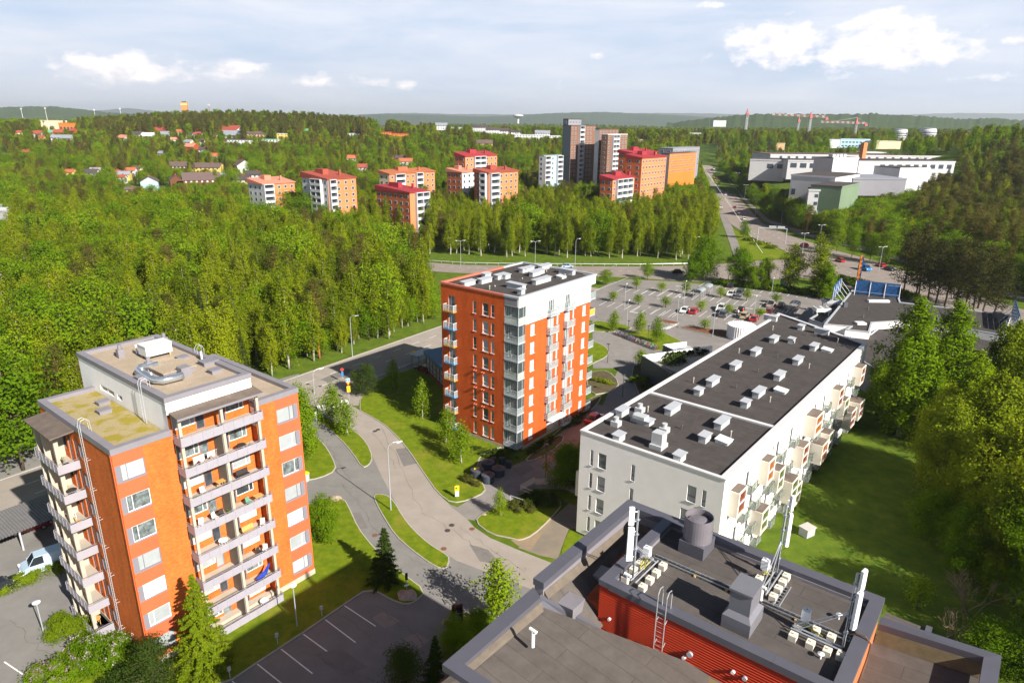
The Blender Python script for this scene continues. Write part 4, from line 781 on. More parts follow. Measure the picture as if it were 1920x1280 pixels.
# ---------------- near flat-roofed block with penthouse and aerials ----------------
DO = G(1179.5, 936.6, 24); DA = radians(231.5)
def dl(px_, py_, z):
    v = G(px_, py_, z)-Vector((DO.x, DO.y, z)); return Vector((v.x*cos(DA)+v.y*sin(DA), -v.x*sin(DA)+v.y*cos(DA), z))
def dz(px_, py_, x=None, y=None):                 # height at which the sight line meets plane x (or y)
    a, b = 15., 30.
    f = lambda z: (dl(px_, py_, z)[0]-x) if x is not None else (dl(px_, py_, z)[1]-y)
    for _ in range(40):
        m = (a+b)/2
        if (f(m) > 0) == (f(b) > 0): b = m
        else: a = m
    return a
def dw(p): return toW((DO.x, DO.y), DA, p)
def z4(x, y): return 820+x/3.31, 920+y/3.31
def z5(x, y): return 1340+x/3.31, 900+y/3.31
def block_d():
    T = thing('apartment_building', 'dark flat-roofed block in the foreground with red ribbed penthouse wall', 'apartment building', (DO.x, DO.y, 0), DA)
    dk = mat('anthracite_metal', (.092, .092, .115), .42, .1, .05, .8); upst = mat('felt_upstand', (.125, .105, .085), .9, 0, .15, 2)
    feltd = brick('worn_roof_felt', (.108, .094, .086), (.097, .084, .077), (.055, .048, .044), wd=7, ht=1.05, flat=True); feltp = brick('penthouse_felt', (.096, .084, .080), (.085, .075, .072), (.048, .042, .040), wd=6, ht=1.05, flat=True)
    brickD = brick('dark_red_brick', (.44, .10, .045), (.36, .075, .03), (.28, .10, .06))
    m = MB(); m.prism([(.1, .1), (.1, 21.1), (19.5, 21.1), (19.5, .1)], 0, 20.0); m.box(.1, .1, 20, 8.2, 15.7, 22.0); m.box(.1, .1, 20, 10.75, .3, 22.9); m.box(10.75, .1, 20, 19.5, .4, 22.7); m.box(.1, 15.7, 20, .5, 21.1, 21.7); m.box(.5, 20.7, 20, 19, 21.1, 22.2); m.build('wall', brickD, T)
    # recess roof
    q = [(.5, .5, 22.45), (.5, 3.0, 22.45), (8.6, 3.3, 21.0), (8.84, 3.3, 21.0), (11.1, .5, 23.2)]
    m = MB(); m.poly([q[0], q[4], q[3]]); m.poly([q[0], q[3], q[2]]); m.poly([q[0], q[2], q[1]]); r1 = m.build('roof', feltd, T)
    # lower left roof
    cb = dl(1020.5, 1138.7, 22.6); A = (8.42, 3.2, 20.25); B = (8.42, 8.6, 21.45); B_ = Vector(B); e = dl(891, 1257, 22.95)
    nrm = (B_-cb).cross(e-cb); pz = lambda x, y: (x, y, cb.z-(nrm.x*(x-cb.x)+nrm.y*(y-cb.y))/nrm.z)
    Cc = pz(8.42, 15.8); F1 = pz(20, 15.8); F2 = pz(20, .5); l0 = (11.1, .45, 22.75); m = MB(); pass
    m.poly([l0, tuple(cb), tuple(e), (17.8, .45, 22.95)], True); m.poly([cb, A, B], True); m.poly([cb, B, Cc, e], True); m.poly([e, Cc, F1], True); m.poly([e, F1, F2], True); m.poly([e, F2, (17.8, .45, 22.95)], True); r2 = m.build('roof', feltd, T)
    # curb between the two roofs
    a, b = Vector((11.1, .55, 23.22)), Vector((8.84, 3.28, 21.02)); dn = Vector((.55, .12, 0))
    m = MB(); m.hexa([a-dn*.4+Vector((0, 0, -1)), b-dn*.4+Vector((0, 0, -1)), b+Vector((.12, .05, -.75)), a+Vector((.2, .2, -.62)), a-dn*.35, b-dn*.35, b+dn*.12, a+dn*.12]); m.build('roof_curb', dk, T)
    # penthouse
    rp = MB().box(.5, 3.2, 22.9, 8.2, 15.4, 23.5).build('penthouse_roof', feltp, T)
    def par(pts, nm='parapet'): m = MB(); 
    m = MB(); Zp = 24.0
    m.box(-.08, -.08, Zp-.42, 10.85, .66, Zp); m.box(-.08, .66, Zp-.42, .66, 15.85, Zp); m.box(.66, 2.85, Zp-.36, 8.55, 3.5, Zp-.003); m.box(7.93, 3.5, Zp-.42, 8.56, 15.2, Zp-.003); m.box(.66, 15.2, Zp-.42, 8.56, 15.88, Zp)
    m.build('parapet', dk, T)
    m = MB(); m.box(.0, .5, 22.2, .6, 2.9, 23.6); m.box(.6, .0, 22.2, 10.8, .6, 23.6); m.box(.6, 3.44, 23.4, 7.98, 3.52, 23.7); m.box(.6, 3.4, 23.4, .7, 15.3, 23.7); m.build('parapet_upstand', greym, T)
    m = MB(); m.box(.66, .6, 22.2, .8, 2.85, 22.95); m.hexa([(.6, .6, 22.3), (10.7, .6, 22.9), (10.7, .9, 23.0), (.6, .9, 22.3), (.6, .6, 22.95), (10.7, .6, 23.35), (10.7, .62, 23.35), (.6, .62, 22.95)]); m.build('felt_upstand', upst, T)
    # joints of the metal copings
    m = MB()
    for x in (2.8, 5.4, 8.0): m.box(x, -.085, Zp-.1, x+.03, .665, Zp+.006)
    for y in (1.9, 5.6, 8.8, 12.2): m.box(-.085, y, Zp-.1, .665, y+.03, Zp+.006)
    for y in (6.2, 9.4, 12.6): m.box(7.92, y, Zp-.1, 8.57, y+.03, Zp+.004)
    m.build('coping_joint', greyd, T)
    # red ribbed wall
    ribc = mat('red_ribbed_metal', (.50, .050, .018), .38, .0, .06, 1.2, coord='obj'); m = MB()
    z = 19.6
    while z < 23.58:
        m.hexa([(8.2, 2.9, z), (8.40, 2.9, z), (8.40, 15.8, z), (8.2, 15.8, z), (8.2, 2.9, z+.10), (8.5, 2.9, z+.10), (8.5, 15.8, z+.10), (8.2, 15.8, z+.10)])
        m.hexa([(8.2, 2.9, z+.10), (8.5, 2.9, z+.10), (8.5, 15.8, z+.10), (8.2, 15.8, z+.10), (8.2, 2.9, z+.16), (8.40, 2.9, z+.16), (8.40, 15.8, z+.16), (8.2, 15.8, z+.1)]); z += .16
    m.build('penthouse_wall', ribc, T)
    m = MB(); m.box(.6, 15.7, 20, 8.5, 15.8, 23.6); m.build('penthouse_wall', mat('orange_metal', (.62, .17, .06), .5), T); m = MB(); m.box(.6, 2.9, 20.5, 8.2, 2.9, 23.64); m.build('penthouse_wall', dk, T)
    # lower parapets
    m = MB(); m.hexa([(10.85, -.05, 23.0), (18.25, -.05, 23.0), (17.6, .75, 23.0), (11.0, .78, 23.0), (10.85, -.05, 23.4), (18.25, -.05, 23.4), (17.55, .78, 23.4), (11.3, .78, 23.4)])
    m.hexa([(18.25, -.05, 23.0), (18.25, 21, 23.0), (17.6, 21, 23.0), (17.55, .78, 23.0), (18.25, -.05, 23.4), (18.25, 21, 23.4), (17.55, 21, 23.4), (17.55, .78, 23.4)])
    m.build('parapet', dk, T); m = MB(); m.box(11.2, .70, 22.7, 17.6, .76, 23.3); m.build('parapet_upstand', mat('pale_upstand', (.24, .235, .26), .5, 0, .04), T); m = MB(); m.hexa([(11.2, .76, 22.6), (17.4, .76, 22.8), (17.3, 1.1, 22.97), (11.4, 1.1, 22.7), (11.2, .76, 23.05), (17.5, .76, 23.15), (17.45, .78, 23.15), (11.2, .78, 23.05)]); m.build('felt_upstand', upst, T)
    # right-hand lower roof
    m = MB(); m.poly([(.4, 15.8, 21.75), (8.4, 15.8, 21.75), (12, 15.8, 21.8), (12, 20.9, 22.3), (.4, 20.9, 22.3)], False); m.build('roof', feltd, T)
    m = MB(); m.hexa([(-.08, 15.85, 22.3), (.62, 15.85, 22.3), (.62, 20.55, 22.9), (-.08, 21.25, 22.9), (-.08, 15.85, 22.76), (.62, 15.85, 22.76), (.62, 20.55, 23.3), (-.08, 21.25, 23.3)])
    m.hexa([(-.08, 21.25, 22.9), (.62, 20.55, 22.9), (14, 20.55, 22.9), (14, 21.25, 22.9), (-.08, 21.25, 23.3), (.62, 20.55, 23.3), (14, 20.55, 23.3), (14, 21.25, 23.3)]); m.build('parapet', dk, T)
    m = MB(); m.hexa([(.3, 15.85, 21.7), (1.0, 15.85, 21.75), (1.0, 20.6, 22.3), (.3, 20.6, 22.2), (.3, 15.85, 22.35), (.64, 15.85, 22.35), (.64, 20.6, 22.92), (.3, 20.6, 22.92)]); m.build('felt_upstand', mat('felt_upstand_olive', (.105, .085, .05), .9, 0, .2, 2), T)
    MB().box(-1.3, 15.9, 21.6, -.1, 17.9, 22.3).build('roof', feltd, T); MB().box(-1.4, 17.9, 21.6, -.1, 18.2, 22.45).build('parapet', dk, T)
    # porch roof in front of the red wall
    zz_ = dz(1302, 1252, x=8.5); p = dl(1302, 1252, zz_); m = MB().m(ribc); m.box(8.47, p[1], 20.4, 12.2, p[1]+5, zz_-.06); m.m(greyd); m.box(8.47, p[1]-.06, zz_-.06, 12.3, p[1]+5, zz_-.01); m.m(mat('olive_felt', (.16, .125, .06), .92, 0, .2, 1)); m.box(8.6, p[1]+.02, zz_-.01, 12.2, p[1]+5, zz_+.01); m.build('porch_roof', None, T)
    # tall fan
    c = Vector((1.72, 5.7)); m = MB(); m.box(.85, 4.9, 23.5, 2.6, 6.5, 24.35); b = m.build('fan_base', dk, T); fm_ = mat('fan_metal', (.20, .185, .21), .42, .25, .05)
    m = MB(); m.lathe((c[0], c[1], 24.35), [(.86, 0), (.86, 1.55)], 32, False); m.lathe((c[0], c[1], 24.35), [(.82, 1.55), (.82, .05)], 32, False); m.lathe((c[0], c[1], 24.35), [(.86, 1.55), (.82, 1.55)], 32, False); m.lathe((c[0], c[1], 24.35), [(.875, .75), (.875, .8)], 32, False); m.build('fan_cowl', fm_, b, smooth=False)
    m = MB(); m.lathe((c[0], c[1], 24.35), [(.66, 1.1), (.66, 1.22), (.35, 1.33), (.02, 1.38)], 28); m.build('fan_cap', fm_, b)
    # square flue
    x, y = 6.2, 10.25; m = MB(); m.box(x-1.0, y-.75, 23.5, x+1.0, y+.75, 24.3); m.hexa([(x-1.0, y-.75, 24.3), (x+1.0, y-.75, 24.3), (x+1.0, y+.75, 24.3), (x-1.0, y+.75, 24.3), (x-.72, y-.55, 24.55), (x+.72, y-.55, 24.55), (x+.72, y+.55, 24.55), (x-.72, y+.55, 24.55)]); m.box(x-.72, y-.55, 24.55, x+.72, y+.55, 25.75); m.box(x-.8, y-.62, 25.75, x+.8, y+.62, 25.87); m.build('flue', mat('flue_metal', (.16, .16, .185), .4, .1, .06), T)
    for q, s in ((z4(1015, 500), 1.15), (z4(830, 680), 1.2)):
        zt = 22.0 if s < 1.2 else 22.3; p = dl(*q, zt+.33); p.y = min(max(p.y, 1.5), 2.4) if 0 else p.y
        m = MB(); m.hexa([(p.x-.5, p.y-.45, zt-.6), (p.x+.5, p.y-.45, zt-.6), (p.x+.5, p.y+.45, zt-.6), (p.x-.5, p.y+.45, zt-.6), (p.x-.62, p.y-.55, zt+.3), (p.x+.62, p.y-.55, zt+.3), (p.x+.62, p.y+.55, zt+.36), (p.x-.62, p.y+.55, zt+.36)]); m.build('roof_hatch', greym, T)
    # white vent pipes
    wp = mat('white_pipe', (.80, .80, .78), .35, 0, .02)
    def wpipe(q, z, h_):
        p = dl(*q, z); m = MB(); m.tube([(p.x, p.y, z), (p.x, p.y, z+h_)], .1, 12); m.tube([(p.x-.02, p.y-.22, z+h_+.02), (p.x+.02, p.y+.22, z+h_+.02)], .09, 10); m.build('vent_pipe', wp, T)
    wpipe(z4(592, 965), 22.95, 1.0); wpipe(z4(1178, 572), 23.5, .55); wpipe(z5(282, 757), 23.5, 1.0)
    for q in (z5(655, 1105), z5(768, 860)): p = dl(*q, 23.5); MB().lathe((p.x, p.y, 23.5), [(.05, 0), (.05, .25), (.17, .3), (.02, .38)], 14).build('vent_cap', whitef, T)
    # wall lamps / outlets on red wall
    for q, r_ in (((1294, 1225), .16), ((1283, 1231), .1), ((1143, 1159), .09), ((1375, 1258), .1), ((1397, 1270), .12)):
        zq = dz(*q, x=8.5); p = dl(*q, zq); m = MB(); m.tube([(8.44, p.y, zq), (8.62, p.y, zq)], r_, 12); m.build('wall_fitting', lgrey if r_ > .1 else whitef, T)
    # ladder
    zt, zb = 24.6, 21.2; y0 = dl(*z4(1365, 1030), dz(*z4(1365, 1030), x=8.75)).y; m = ladder(T, (8.8, y0, 24.3), (8.8, y0, dz(*z4(1365, 1030), x=8.8)), .5, (0, 1, 0))
    for s in (-.25, .25): m.tube([(8.8, y0+s, 24.25), (8.8, y0+s, 25.0), (8.6, y0+s, 25.25), (8.3, y0+s, 25.2), (8.2, y0+s, 24.9), (8.2, y0+s, 24.0)], .028, 6)
    for z in (23.3, 21.8):
        for s in (-.25, .25): m.tube([(8.8, y0+s, z), (8.45, y0+s, z+.15)], .02, 5)
    m.build('roof_ladder', mat('ladder_metal', (.42, .43, .45), .4, .4, .05), T)
    # aerial masts
    blk = mat('ballast_concrete', (.60, .56, .48), .85, 0, .08, 3); cream_ = mat('aerial_white', (.74, .75, .77), .45, 0, .02); zi = mat('zinc', (.46, .49, .54), .35, .5, .08, 4)
    up = Vector((0, 0, 1))
    def hgt(x, y, q):                              # height at which (x,y) shows at that picture row
        a, b = 23.5, 32.
        for _ in range(40):
            m_ = (a+b)/2; w_ = dw((x, y, m_))
            if P(w_)[1] > q: a = m_
            else: b = m_
        return a
    def mast(base, topq, panels, blocks, rail, units, label, cat='antenna mast'):
        w0 = dw((*base, 23.5)); t = thing('antenna_mast', label, cat, w0, DA); lx = lambda p: (p[0]-base[0], p[1]-base[1]); ht = hgt(*base, topq)-23.5
        m = MB(); m.tube([(0, 0, .1), (0, 0, ht)], .062, 10); 
        for z in np.arange(1.2, ht, .95): m.box(-.1, -.1, z, .1, .1, z+.07)
        m.build('pole', zi, t)
        for off, z0, z1, w_, d_, az in panels:
            dx, dy = cos(az), sin(az); m = MB(); c = Vector((off[0], off[1], 0)); u = Vector((-dy, dx, 0))*w_/2; v = Vector((dx, dy, 0))*d_/2
            pr = [(-1, -1), (1, -1), (1, .3), (.6, 1), (-.6, 1), (-1, .3)]; lo = [c+u*a+v*b+up*z0 for a, b in pr]; hi_ = [c+u*a*.96+v*b*.96+up*z1 for a, b in pr]; n = 6
            m.poly([tuple(p) for p in lo][::-1]); m.poly([tuple(p) for p in hi_])
            for i in range(n): j = (i+1) % n; m.poly([lo[i], lo[j], hi_[j], hi_[i]])
            a_ = m.build('antenna_panel', cream_, t); m = MB()
            for z in (z0+.25, z1-.25): m.tube([(0, 0, z), tuple(c-v+up*z)], .03, 6)
            m.build('bracket', zi, a_)
            m = MB(); m.tube([tuple(c+up*z0), tuple(c+Vector((.03, -.03, z0-.18))), (.09, .02, z0-.35), (.08, .0, max(.4, z0-1.2)), (.1, .05, .25)], .018, 5); m.build('cable', mat('black_cable', (.02, .02, .02), .5), a_)
        for i, (bx, by) in enumerate(blocks):
            x, y = lx((bx, by)); m = MB(); m.box(x-.22, y-.19, .0, x+.22, y+.19, .34); m.box(x-.03, y-.025, .34, x+.03, y+.025, .42); m.build('ballast_block', blk, t)
        m = MB()
        for (a, b) in rail: p, q = lx(a), lx(b); m.tube([(p[0], p[1], .3), (q[0], q[1], .3)], .045, 6)
        p = lx(rail[0][1]); m.tube([(p[0], p[1], .3), (0, 0, ht*.52)], .025, 6); p = lx(rail[-1][1]); m.tube([(p[0]*.9, p[1]*.9, .3), (0, 0, ht*.5)], .025, 6); m.build('base_frame', zi, t)
        for (ux, uy, z0) in units:
            x, y = lx((ux, uy)); m = MB(); m.box(x-.16, y-.2, z0, x-.02, y+.2, z0+.62); m.box(x+.04, y-.2, z0, x+.2, y+.2, z0+.62); 
            for k in range(5): m.box(x-.18, y-.16+k*.075, z0+.05, x-.16, y-.13+k*.075, z0+.57)
            m.build('radio_unit', cream_, t); MB().tube([(x+.01, y, .3), (x+.01, y, z0+.7)], .035, 6).build('unit_post', zi, t)
            m = MB(); r = random.Random(int(ux*10))
            for k in range(5): m.tube([(x+r.uniform(-.1, .1), y+r.uniform(-.1, .1), z0), (x+r.uniform(-.25, .25), y+r.uniform(-.25, .25), z0-.3), (x*.6, y*.6+r.uniform(-.2, .2), .28)], .016, 5)
            m.build('cable', mat('yellow_cable', (.45, .42, .03), .5), t)
        return t
    mast((6.9, 4.15), z4(1240, 120)[1], [((.22, -.25), 1.45, 3.6, .36, .2, radians(225)), ((.2, -.3), 3.75, 4.85, .32, .18, radians(225))], [(4.76, 4.95), (5.45, 3.78), (6.2, 3.78), (7.15, 3.8), (5.6, 4.95), (6.4, 4.95), (7.25, 4.95)], [((7.3, 4.2), (4.6, 4.25)), ((7.3, 4.5), (4.6, 4.55))], [(5.2, 4.1, .75)], 'aerial mast at the corner nearest the white block, two white panels on its left')
    mast((1.15, 10.4), z5(435, 150)[1], [((-.2, .25), 2.1, 4.2, .36, .2, radians(120)), ((-.22, .2), 4.4, 5.3, .32, .18, radians(130))], [(1.1, 10.95), (1.75, 10.95), (2.5, 10.95), (3.35, 10.95), (3.3, 9.8), (2.3, 9.8), (1.0, 9.8)], [((.8, 10.3), (3.6, 10.3)), ((.8, 10.6), (3.6, 10.6))], [(2.0, 9.95, .8)], 'tallest aerial mast beside the far parapet over the shaded lawn')
    mast((5.1, 14.95), z5(860, 575)[1], [((-.05, .28), 1.6, 3.7, .42, .22, radians(80)), ((-.05, .28), 3.9, 4.95, .42, .2, radians(80))], [(5.75, 12.75), (5.75, 13.6), (5.75, 14.4), (5.6, 15.0), (4.6, 13.55), (4.6, 14.3), (4.75, 12.75)], [((5.1, 15.0), (5.1, 12.5)), ((5.35, 15.0), (5.35, 12.5))], [(4.75, 13.0, .7)], 'aerial mast near the orange end wall, largest white panels facing right')
    # cable tray
    t = thing('cable_tray', 'galvanised cable tray running across the penthouse roof on timber blocks', 'cable tray', dw((4.1, 4.1, 23.5)), DA)
    def rung(y0, y1, x0=0., sw=False):
        m = MB(); f = (lambda a, b, z: (a, b, z)) if not sw else (lambda a, b, z: (b, a, z))
        for s in (-.15, .15): p, q = f(x0+s-.015, y0, .12), f(x0+s+.015, y1, .19); m.box(*p, *q)
        y = y0+.15
        while y < y1: p, q = f(x0-.134, y, .12), f(x0+.134, y+.03, .14); m.box(*p, *q); y += .3
        return m.build('tray', zi, t)
    rung(0, 11.0); rung(-2.3, -.2, 7.2, True)
    m = MB()
    for k in range(6): m.box(-.25, .7+k*1.9, 0, .25, .8+k*1.9, .115)
    m.build('timber_block', mat('timber_block', (.50, .33, .12), .8), t)
    m = MB(); 
    for k in range(3): m.tube([(-.06+k*.06, y, .15+.01*sin(y*2+k)) for y in np.arange(0, 11, .8)], .018, 5)
    m.build('cable', MATS['black_cable'], t)
    # conduit over the orange end wall
    x_, z_ = dl(*z5(900, 970), 24.0)[0], 24.0; m = MB(); m.tube([(x_, 15.0, 23.9), (x_, 15.3, 24.12), (x_, 15.7, 24.15), (x_+.05, 16.0, 23.9), (x_+.3, 16.0, 23.2), (x_+.8, 15.95, 22.5), (x_+1.0, 15.92, 21.9)], .05, 8); m.build('conduit', mat('rusty_pipe', (.12, .07, .045), .6), T)
block_d()
# ---------------- cars ----------------
def paint(name, col): m = mat('paint_'+name, col, .3, .15, 0); b = m.node_tree.nodes['Principled BSDF']; b.inputs['Coat Weight'].default_value = 1; b.inputs['Coat Roughness'].default_value = .05; return m
PAINT = {k: paint(k, v) for k, v in dict(white=(.75, .75, .74), red=(.55, .015, .02), darkred=(.22, .01, .02), black=(.015, .016, .02), grey=(.10, .105, .12), silver=(.42, .43, .45), beige=(.55, .45, .28), blue=(.03, .22, .55), paleblue=(.45, .58, .72), champagne=(.48, .42, .36)).items()}
tyre = mat('tyre', (.015, .015, .016), .8, 0, 0); rimm = mat('rim', (.35, .36, .38), .35, .6, 0); carglass = mat('car_glass', (.02, .025, .03), .08, 0, 0); lampw = mat('headlight_glass', (.7, .72, .75), .15, 0, 0); lampr = mat('taillight_glass', (.35, .01, .01), .25, 0, 0)
def car(label, loc, rz, col, kind='hatch', group=None):
    cat = {'van': 'van', 'pickup': 'pickup', 'cargo': 'van'}.get(kind, 'car'); t = thing('parked_'+cat if 'park' in label or 'bay' in label or 'under' in label else cat, label, cat, (loc[0], loc[1], loc[2] if len(loc) > 2 else .02), rz, group); pt = PAINT[col]
    L_, w_, h_ = {'hatch': (4.2, 1.78, 1.47), 'suv': (4.5, 1.85, 1.68), 'sedan': (4.6, 1.8, 1.44), 'van': (4.9, 1.95, 1.95), 'cargo': (5.2, 2.0, 2.1), 'pickup': (5.2, 1.88, 1.78), 'jeep': (4.0, 1.75, 1.8)}[kind]
    a, hw = L_/2, w_/2; bl = h_*.58; gc = .22
    cab = {'hatch': (-.95, -.62, .22, .50), 'suv': (-.95, -.72, .25, .50), 'sedan': (-.72, -.42, .18, .46), 'van': (-.97, -.90, .38, .62), 'cargo': (-.98, -.95, .42, .66), 'pickup': (-.22, -.12, .25, .46), 'jeep': (-.94, -.88, .25, .38)}[kind]
    prof = [(-a, .38), (-a+.05, bl*.94), (-a+.2, bl), (cab[3]*a, bl), (a-.35, bl*.86), (a-.04, bl*.72), (a, .42), (a-.12, gc), (-a+.12, gc)]
    m = MB(); n = len(prof)
    for s, e in ((-1, 0), (1, 0)): m.poly([(x, s*(hw if gc < z < bl*.9 else hw-.06), z) for x, z in prof], s > 0)
    for i in range(n):
        j = (i+1) % n; y = [hw if gc < prof[k][1] < bl*.9 else hw-.06 for k in (i, j)]
        m.poly([(prof[i][0], -y[0], prof[i][1]), (prof[j][0], -y[1], prof[j][1]), (prof[j][0], y[1], prof[j][1]), (prof[i][0], y[0], prof[i][1])], False)
    x0, x1, x2, x3 = [v*a for v in cab]; ti = hw-.24; bi = hw-.07; zr = h_
    m.hexa([(x1, -ti, zr-.06), (x2, -ti, zr-.06), (x2, ti, zr-.06), (x1, ti, zr-.06), (x1+.08, -ti+.06, zr), (x2-.06, -ti+.06, zr), (x2-.06, ti-.06, zr), (x1+.08, ti-.06, zr)])
    for xa, xb in ((x0, x1), (x3, x2), ((x0+x3)/2, (x1+x2)/2)):          # pillars
        for s in (-1, 1): m.tube([(xa, s*bi, bl-.02), (xb, s*ti, zr-.03)], .035, 4)
    if kind == 'cargo': m.hexa([(x0, -bi-.01, bl-.05), (.1*a, -bi-.01, bl-.05), (.1*a, bi+.01, bl-.05), (x0, bi+.01, bl-.05), (x1, -ti-.02, zr+.02), (.1*a, -ti-.02, zr+.02), (.1*a, ti+.02, zr+.02), (x1, ti+.02, zr+.02)])
    m.build('body', pt, t)
    if kind == 'pickup': MB().box(-a+.15, -hw+.14, bl-.01, -.24*a, hw-.14, bl+.012).build('load_bed', mat('bed_liner', (.03, .03, .03), .8), t)
    m = MB(); m.hexa([(x0, -bi, bl-.01), (x3, -bi, bl-.01), (x3, bi, bl-.01), (x0, bi, bl-.01), (x1, -ti, zr-.05), (x2, -ti, zr-.05), (x2, ti, zr-.05), (x1, ti, zr-.05)]); m.build('windows', carglass, t)
    for x in (-.62*a, .62*a):
        for s in (-1, 1):
            m = MB(); m.tube([(x, s*(hw-.2), .32), (x, s*(hw+.015), .32)], .32, 16); w__ = m.build('wheel', tyre, t); m = MB(); m.tube([(x, s*(hw-.1), .32), (x, s*(hw+.025), .32)], .19, 12); m.build('rim', rimm, w__)
    for s in (-1, 1):
        MB().box(a-.22, s*(hw-.42), bl*.68, a+.005, s*(hw-.04), bl*.82).build('headlight', lampw, t); MB().box(-a-.01, s*(hw-.3), bl*.68, -a+.1, s*(hw-.03), bl*.9).build('taillight', lampr, t)
        MB().box(x3-.15, s*(hw-.02), bl-.05, x3+.0, s*(hw+.16), bl+.1).build('mirror', pt, t)
    return t
def g6(x, y): return G(*q6(x, y))
sv = (g6(305, 206)-g6(262, 228)).normalized(); sa = math.atan2(sv.y, sv.x)
for x, y, col, kd, lb, fl in ((697, 360, 'white', 'hatch', 'white hatchback parked beside the red car in the middle of the car park', 1), (756, 366, 'red', 'hatch', 'bright red hatchback parked beside the white hatchback', 0), (931, 345, 'white', 'suv', 'white crossover parked alone beside a young tree', 1), (948, 386, 'grey', 'suv', 'dark grey crossover parked below the white crossover', 0), (1055, 362, 'black', 'hatch', 'black car parked with two people behind it', 1), (1082, 398, 'beige', 'jeep', 'beige boxy off-roader parked with dark roof', 0), (1144, 413, 'red', 'hatch', 'crimson car parked nearest the white block roof', 0), (994, 254, 'white', 'hatch', 'small white car parked beside the dark van', 1), (1049, 254, 'grey', 'van', 'dark grey van parked in the upper row', 1), (997, 197, 'black', 'sedan', 'black saloon parked in the hedge row', 0), (1252, 322, 'champagne', 'pickup', 'champagne pickup parked beside the black car', 0), (1317, 328, 'black', 'hatch', 'black hatchback parked beside the pickup', 0), (1240, 366, 'darkred', 'hatch', 'dark red car parked half behind the roof edge', 0)):
    p = g6(x, y); car(lb, p, sa+(pi if fl else 0), col, kd)
def road_dir(a, b): a = GT(*a); b = GT(*b); return math.atan2(b.y-a.y, b.x-a.x)
ave = road_dir((1343, 380), (1320, 320)); av2 = road_dir((1700, 540), (1500, 470)); hz = road_dir((900, 504), (1200, 510))
for q, rz, col, kd, lb in (((1575, 491), av2, 'red', 'hatch', 'red hatchback driving on the avenue left of the blue van'), ((1621, 507), av2+pi, 'blue', 'cargo', 'bright blue van driving on the avenue'), ((1651, 500), av2, 'red', 'hatch', 'red car driving behind the street lamp'), ((1668, 507), av2+pi, 'black', 'sedan', 'black car half under the dark pines'), ((1508, 462), av2, 'red', 'hatch', 'red car behind the tall birch on the avenue'),
    ((1344, 336), ave, 'red', 'hatch', 'small red car far up the avenue'), ((1348, 346), ave, 'black', 'hatch', 'small dark car behind the red one far up the avenue'), ((1360, 367), ave, 'white', 'hatch', 'white car in the right lane up the avenue'), ((1351, 390), ave+pi, 'white', 'sedan', 'white car in the left lane of the avenue'), ((1377, 391), ave, 'darkred', 'hatch', 'dark red car on the avenue ahead of the dark one'), ((1385, 404), ave, 'black', 'hatch', 'dark blue car on the avenue behind the dark red one'), ((1395, 412), ave, 'white', 'hatch', 'white car nearest on the right lane of the avenue'),
    ((1272, 513), hz, 'black', 'sedan', 'black saloon on the cross road behind the car park'), ((1064, 502), hz, 'paleblue', 'hatch', 'pale blue car behind the red brick tower roof'), ((1328, 322), ave, 'silver', 'hatch', 'silver car at the top of the avenue'), ((1338, 318), ave, 'white', 'van', 'white van at the top of the avenue')):
    car(lb, GT(*q)+Vector((0, 0, .12)), rz, col, kd)
ea = radians(51.6)
car('dark red car parked under the ribbed carport roof', G(57, 992), ea-.3, 'darkred', 'sedan'); car('white van parked beside the hedge with pale blue lit roof', G(90, 1062), ea+pi-.2, 'paleblue', 'cargo'); car('black car parked at the left picture edge behind the white railing', G(5, 1108), ea+.2, 'black', 'hatch')  # white van gets pale blue paint to carry the light on its roof
car('crimson car parked behind the blue roofed pavilion', G(795, 696), ea+1.5, 'darkred', 'hatch'); car('red car parked between the brick tower and the white block', G(1114, 789), ea+.1, 'red', 'sedan'); 
car('white crossover parked before the pale blue house', GT(283, 362)+Vector((0, 0, .1)), .4, 'white', 'suv')
# ---------------- lamps, signs, posts ----------------
polem = mat('lamp_pole', (.42, .45, .48), .4, .3, .05); darkpole = mat('dark_pole', (.05, .045, .045), .5)
def lamp(base, h_, label, az=0, arms=1, L_=1.4, group=None, dark=False, globe=False):
    t = thing('street_lamp', label, 'street lamp', base, az, group); pm = darkpole if dark else polem
    m = MB()
    if globe:
        m.tube([(0, 0, 0), (0, 0, h_)], [.07, .045], 8); m.build('pole', pm, t); MB().lathe((0, 0, h_), [(.12, -.12), (.36, .0), (.36, .05), (.1, .14)], 18).build('lamp_head', whitef if not dark else darkpole, t); return t
    m.tube([(0, 0, 0), (0, 0, h_*.93), (.15, 0, h_*.98)] if arms == 1 else [(0, 0, 0), (0, 0, h_)], [.09, .055, .05][:3 if arms == 1 else 2], 8); m.build('pole', pm, t)
    for s in ([1] if arms == 1 else [1, -1]):
        m = MB(); m.tube([(.15*s if arms == 1 else 0, 0, h_*.98), (L_*.5*s, 0, h_*1.02), (L_*s, 0, h_*1.02)], .04, 6); m.build('arm', pm, t)
        MB().hexa([(L_*s*.85, -.12, h_*1.0), (L_*s*.85+.7*s, -.1, h_*1.02), (L_*s*.85+.7*s, .1, h_*1.02), (L_*s*.85, .12, h_*1.0), (L_*s*.85, -.12, h_*1.0+.12), (L_*s*.85+.7*s, -.1, h_*1.02+.07), (L_*s*.85+.7*s, .1, h_*1.02+.07), (L_*s*.85, .12, h_*1.0+.12)]).build('lamp_head', whitef if not dark else darkpole, t)
    return t
lamp(G(733, 957), 9.6, 'tall grey street lamp standing on the narrow lawn strip beside the curved road', radians(20)); lamp(G(594, 788), 9.0, 'grey street lamp at the zebra crossing with a black sign box', radians(35)); lamp(G(661, 669), 9.2, 'street lamp on the forest side of the large road', radians(-5))
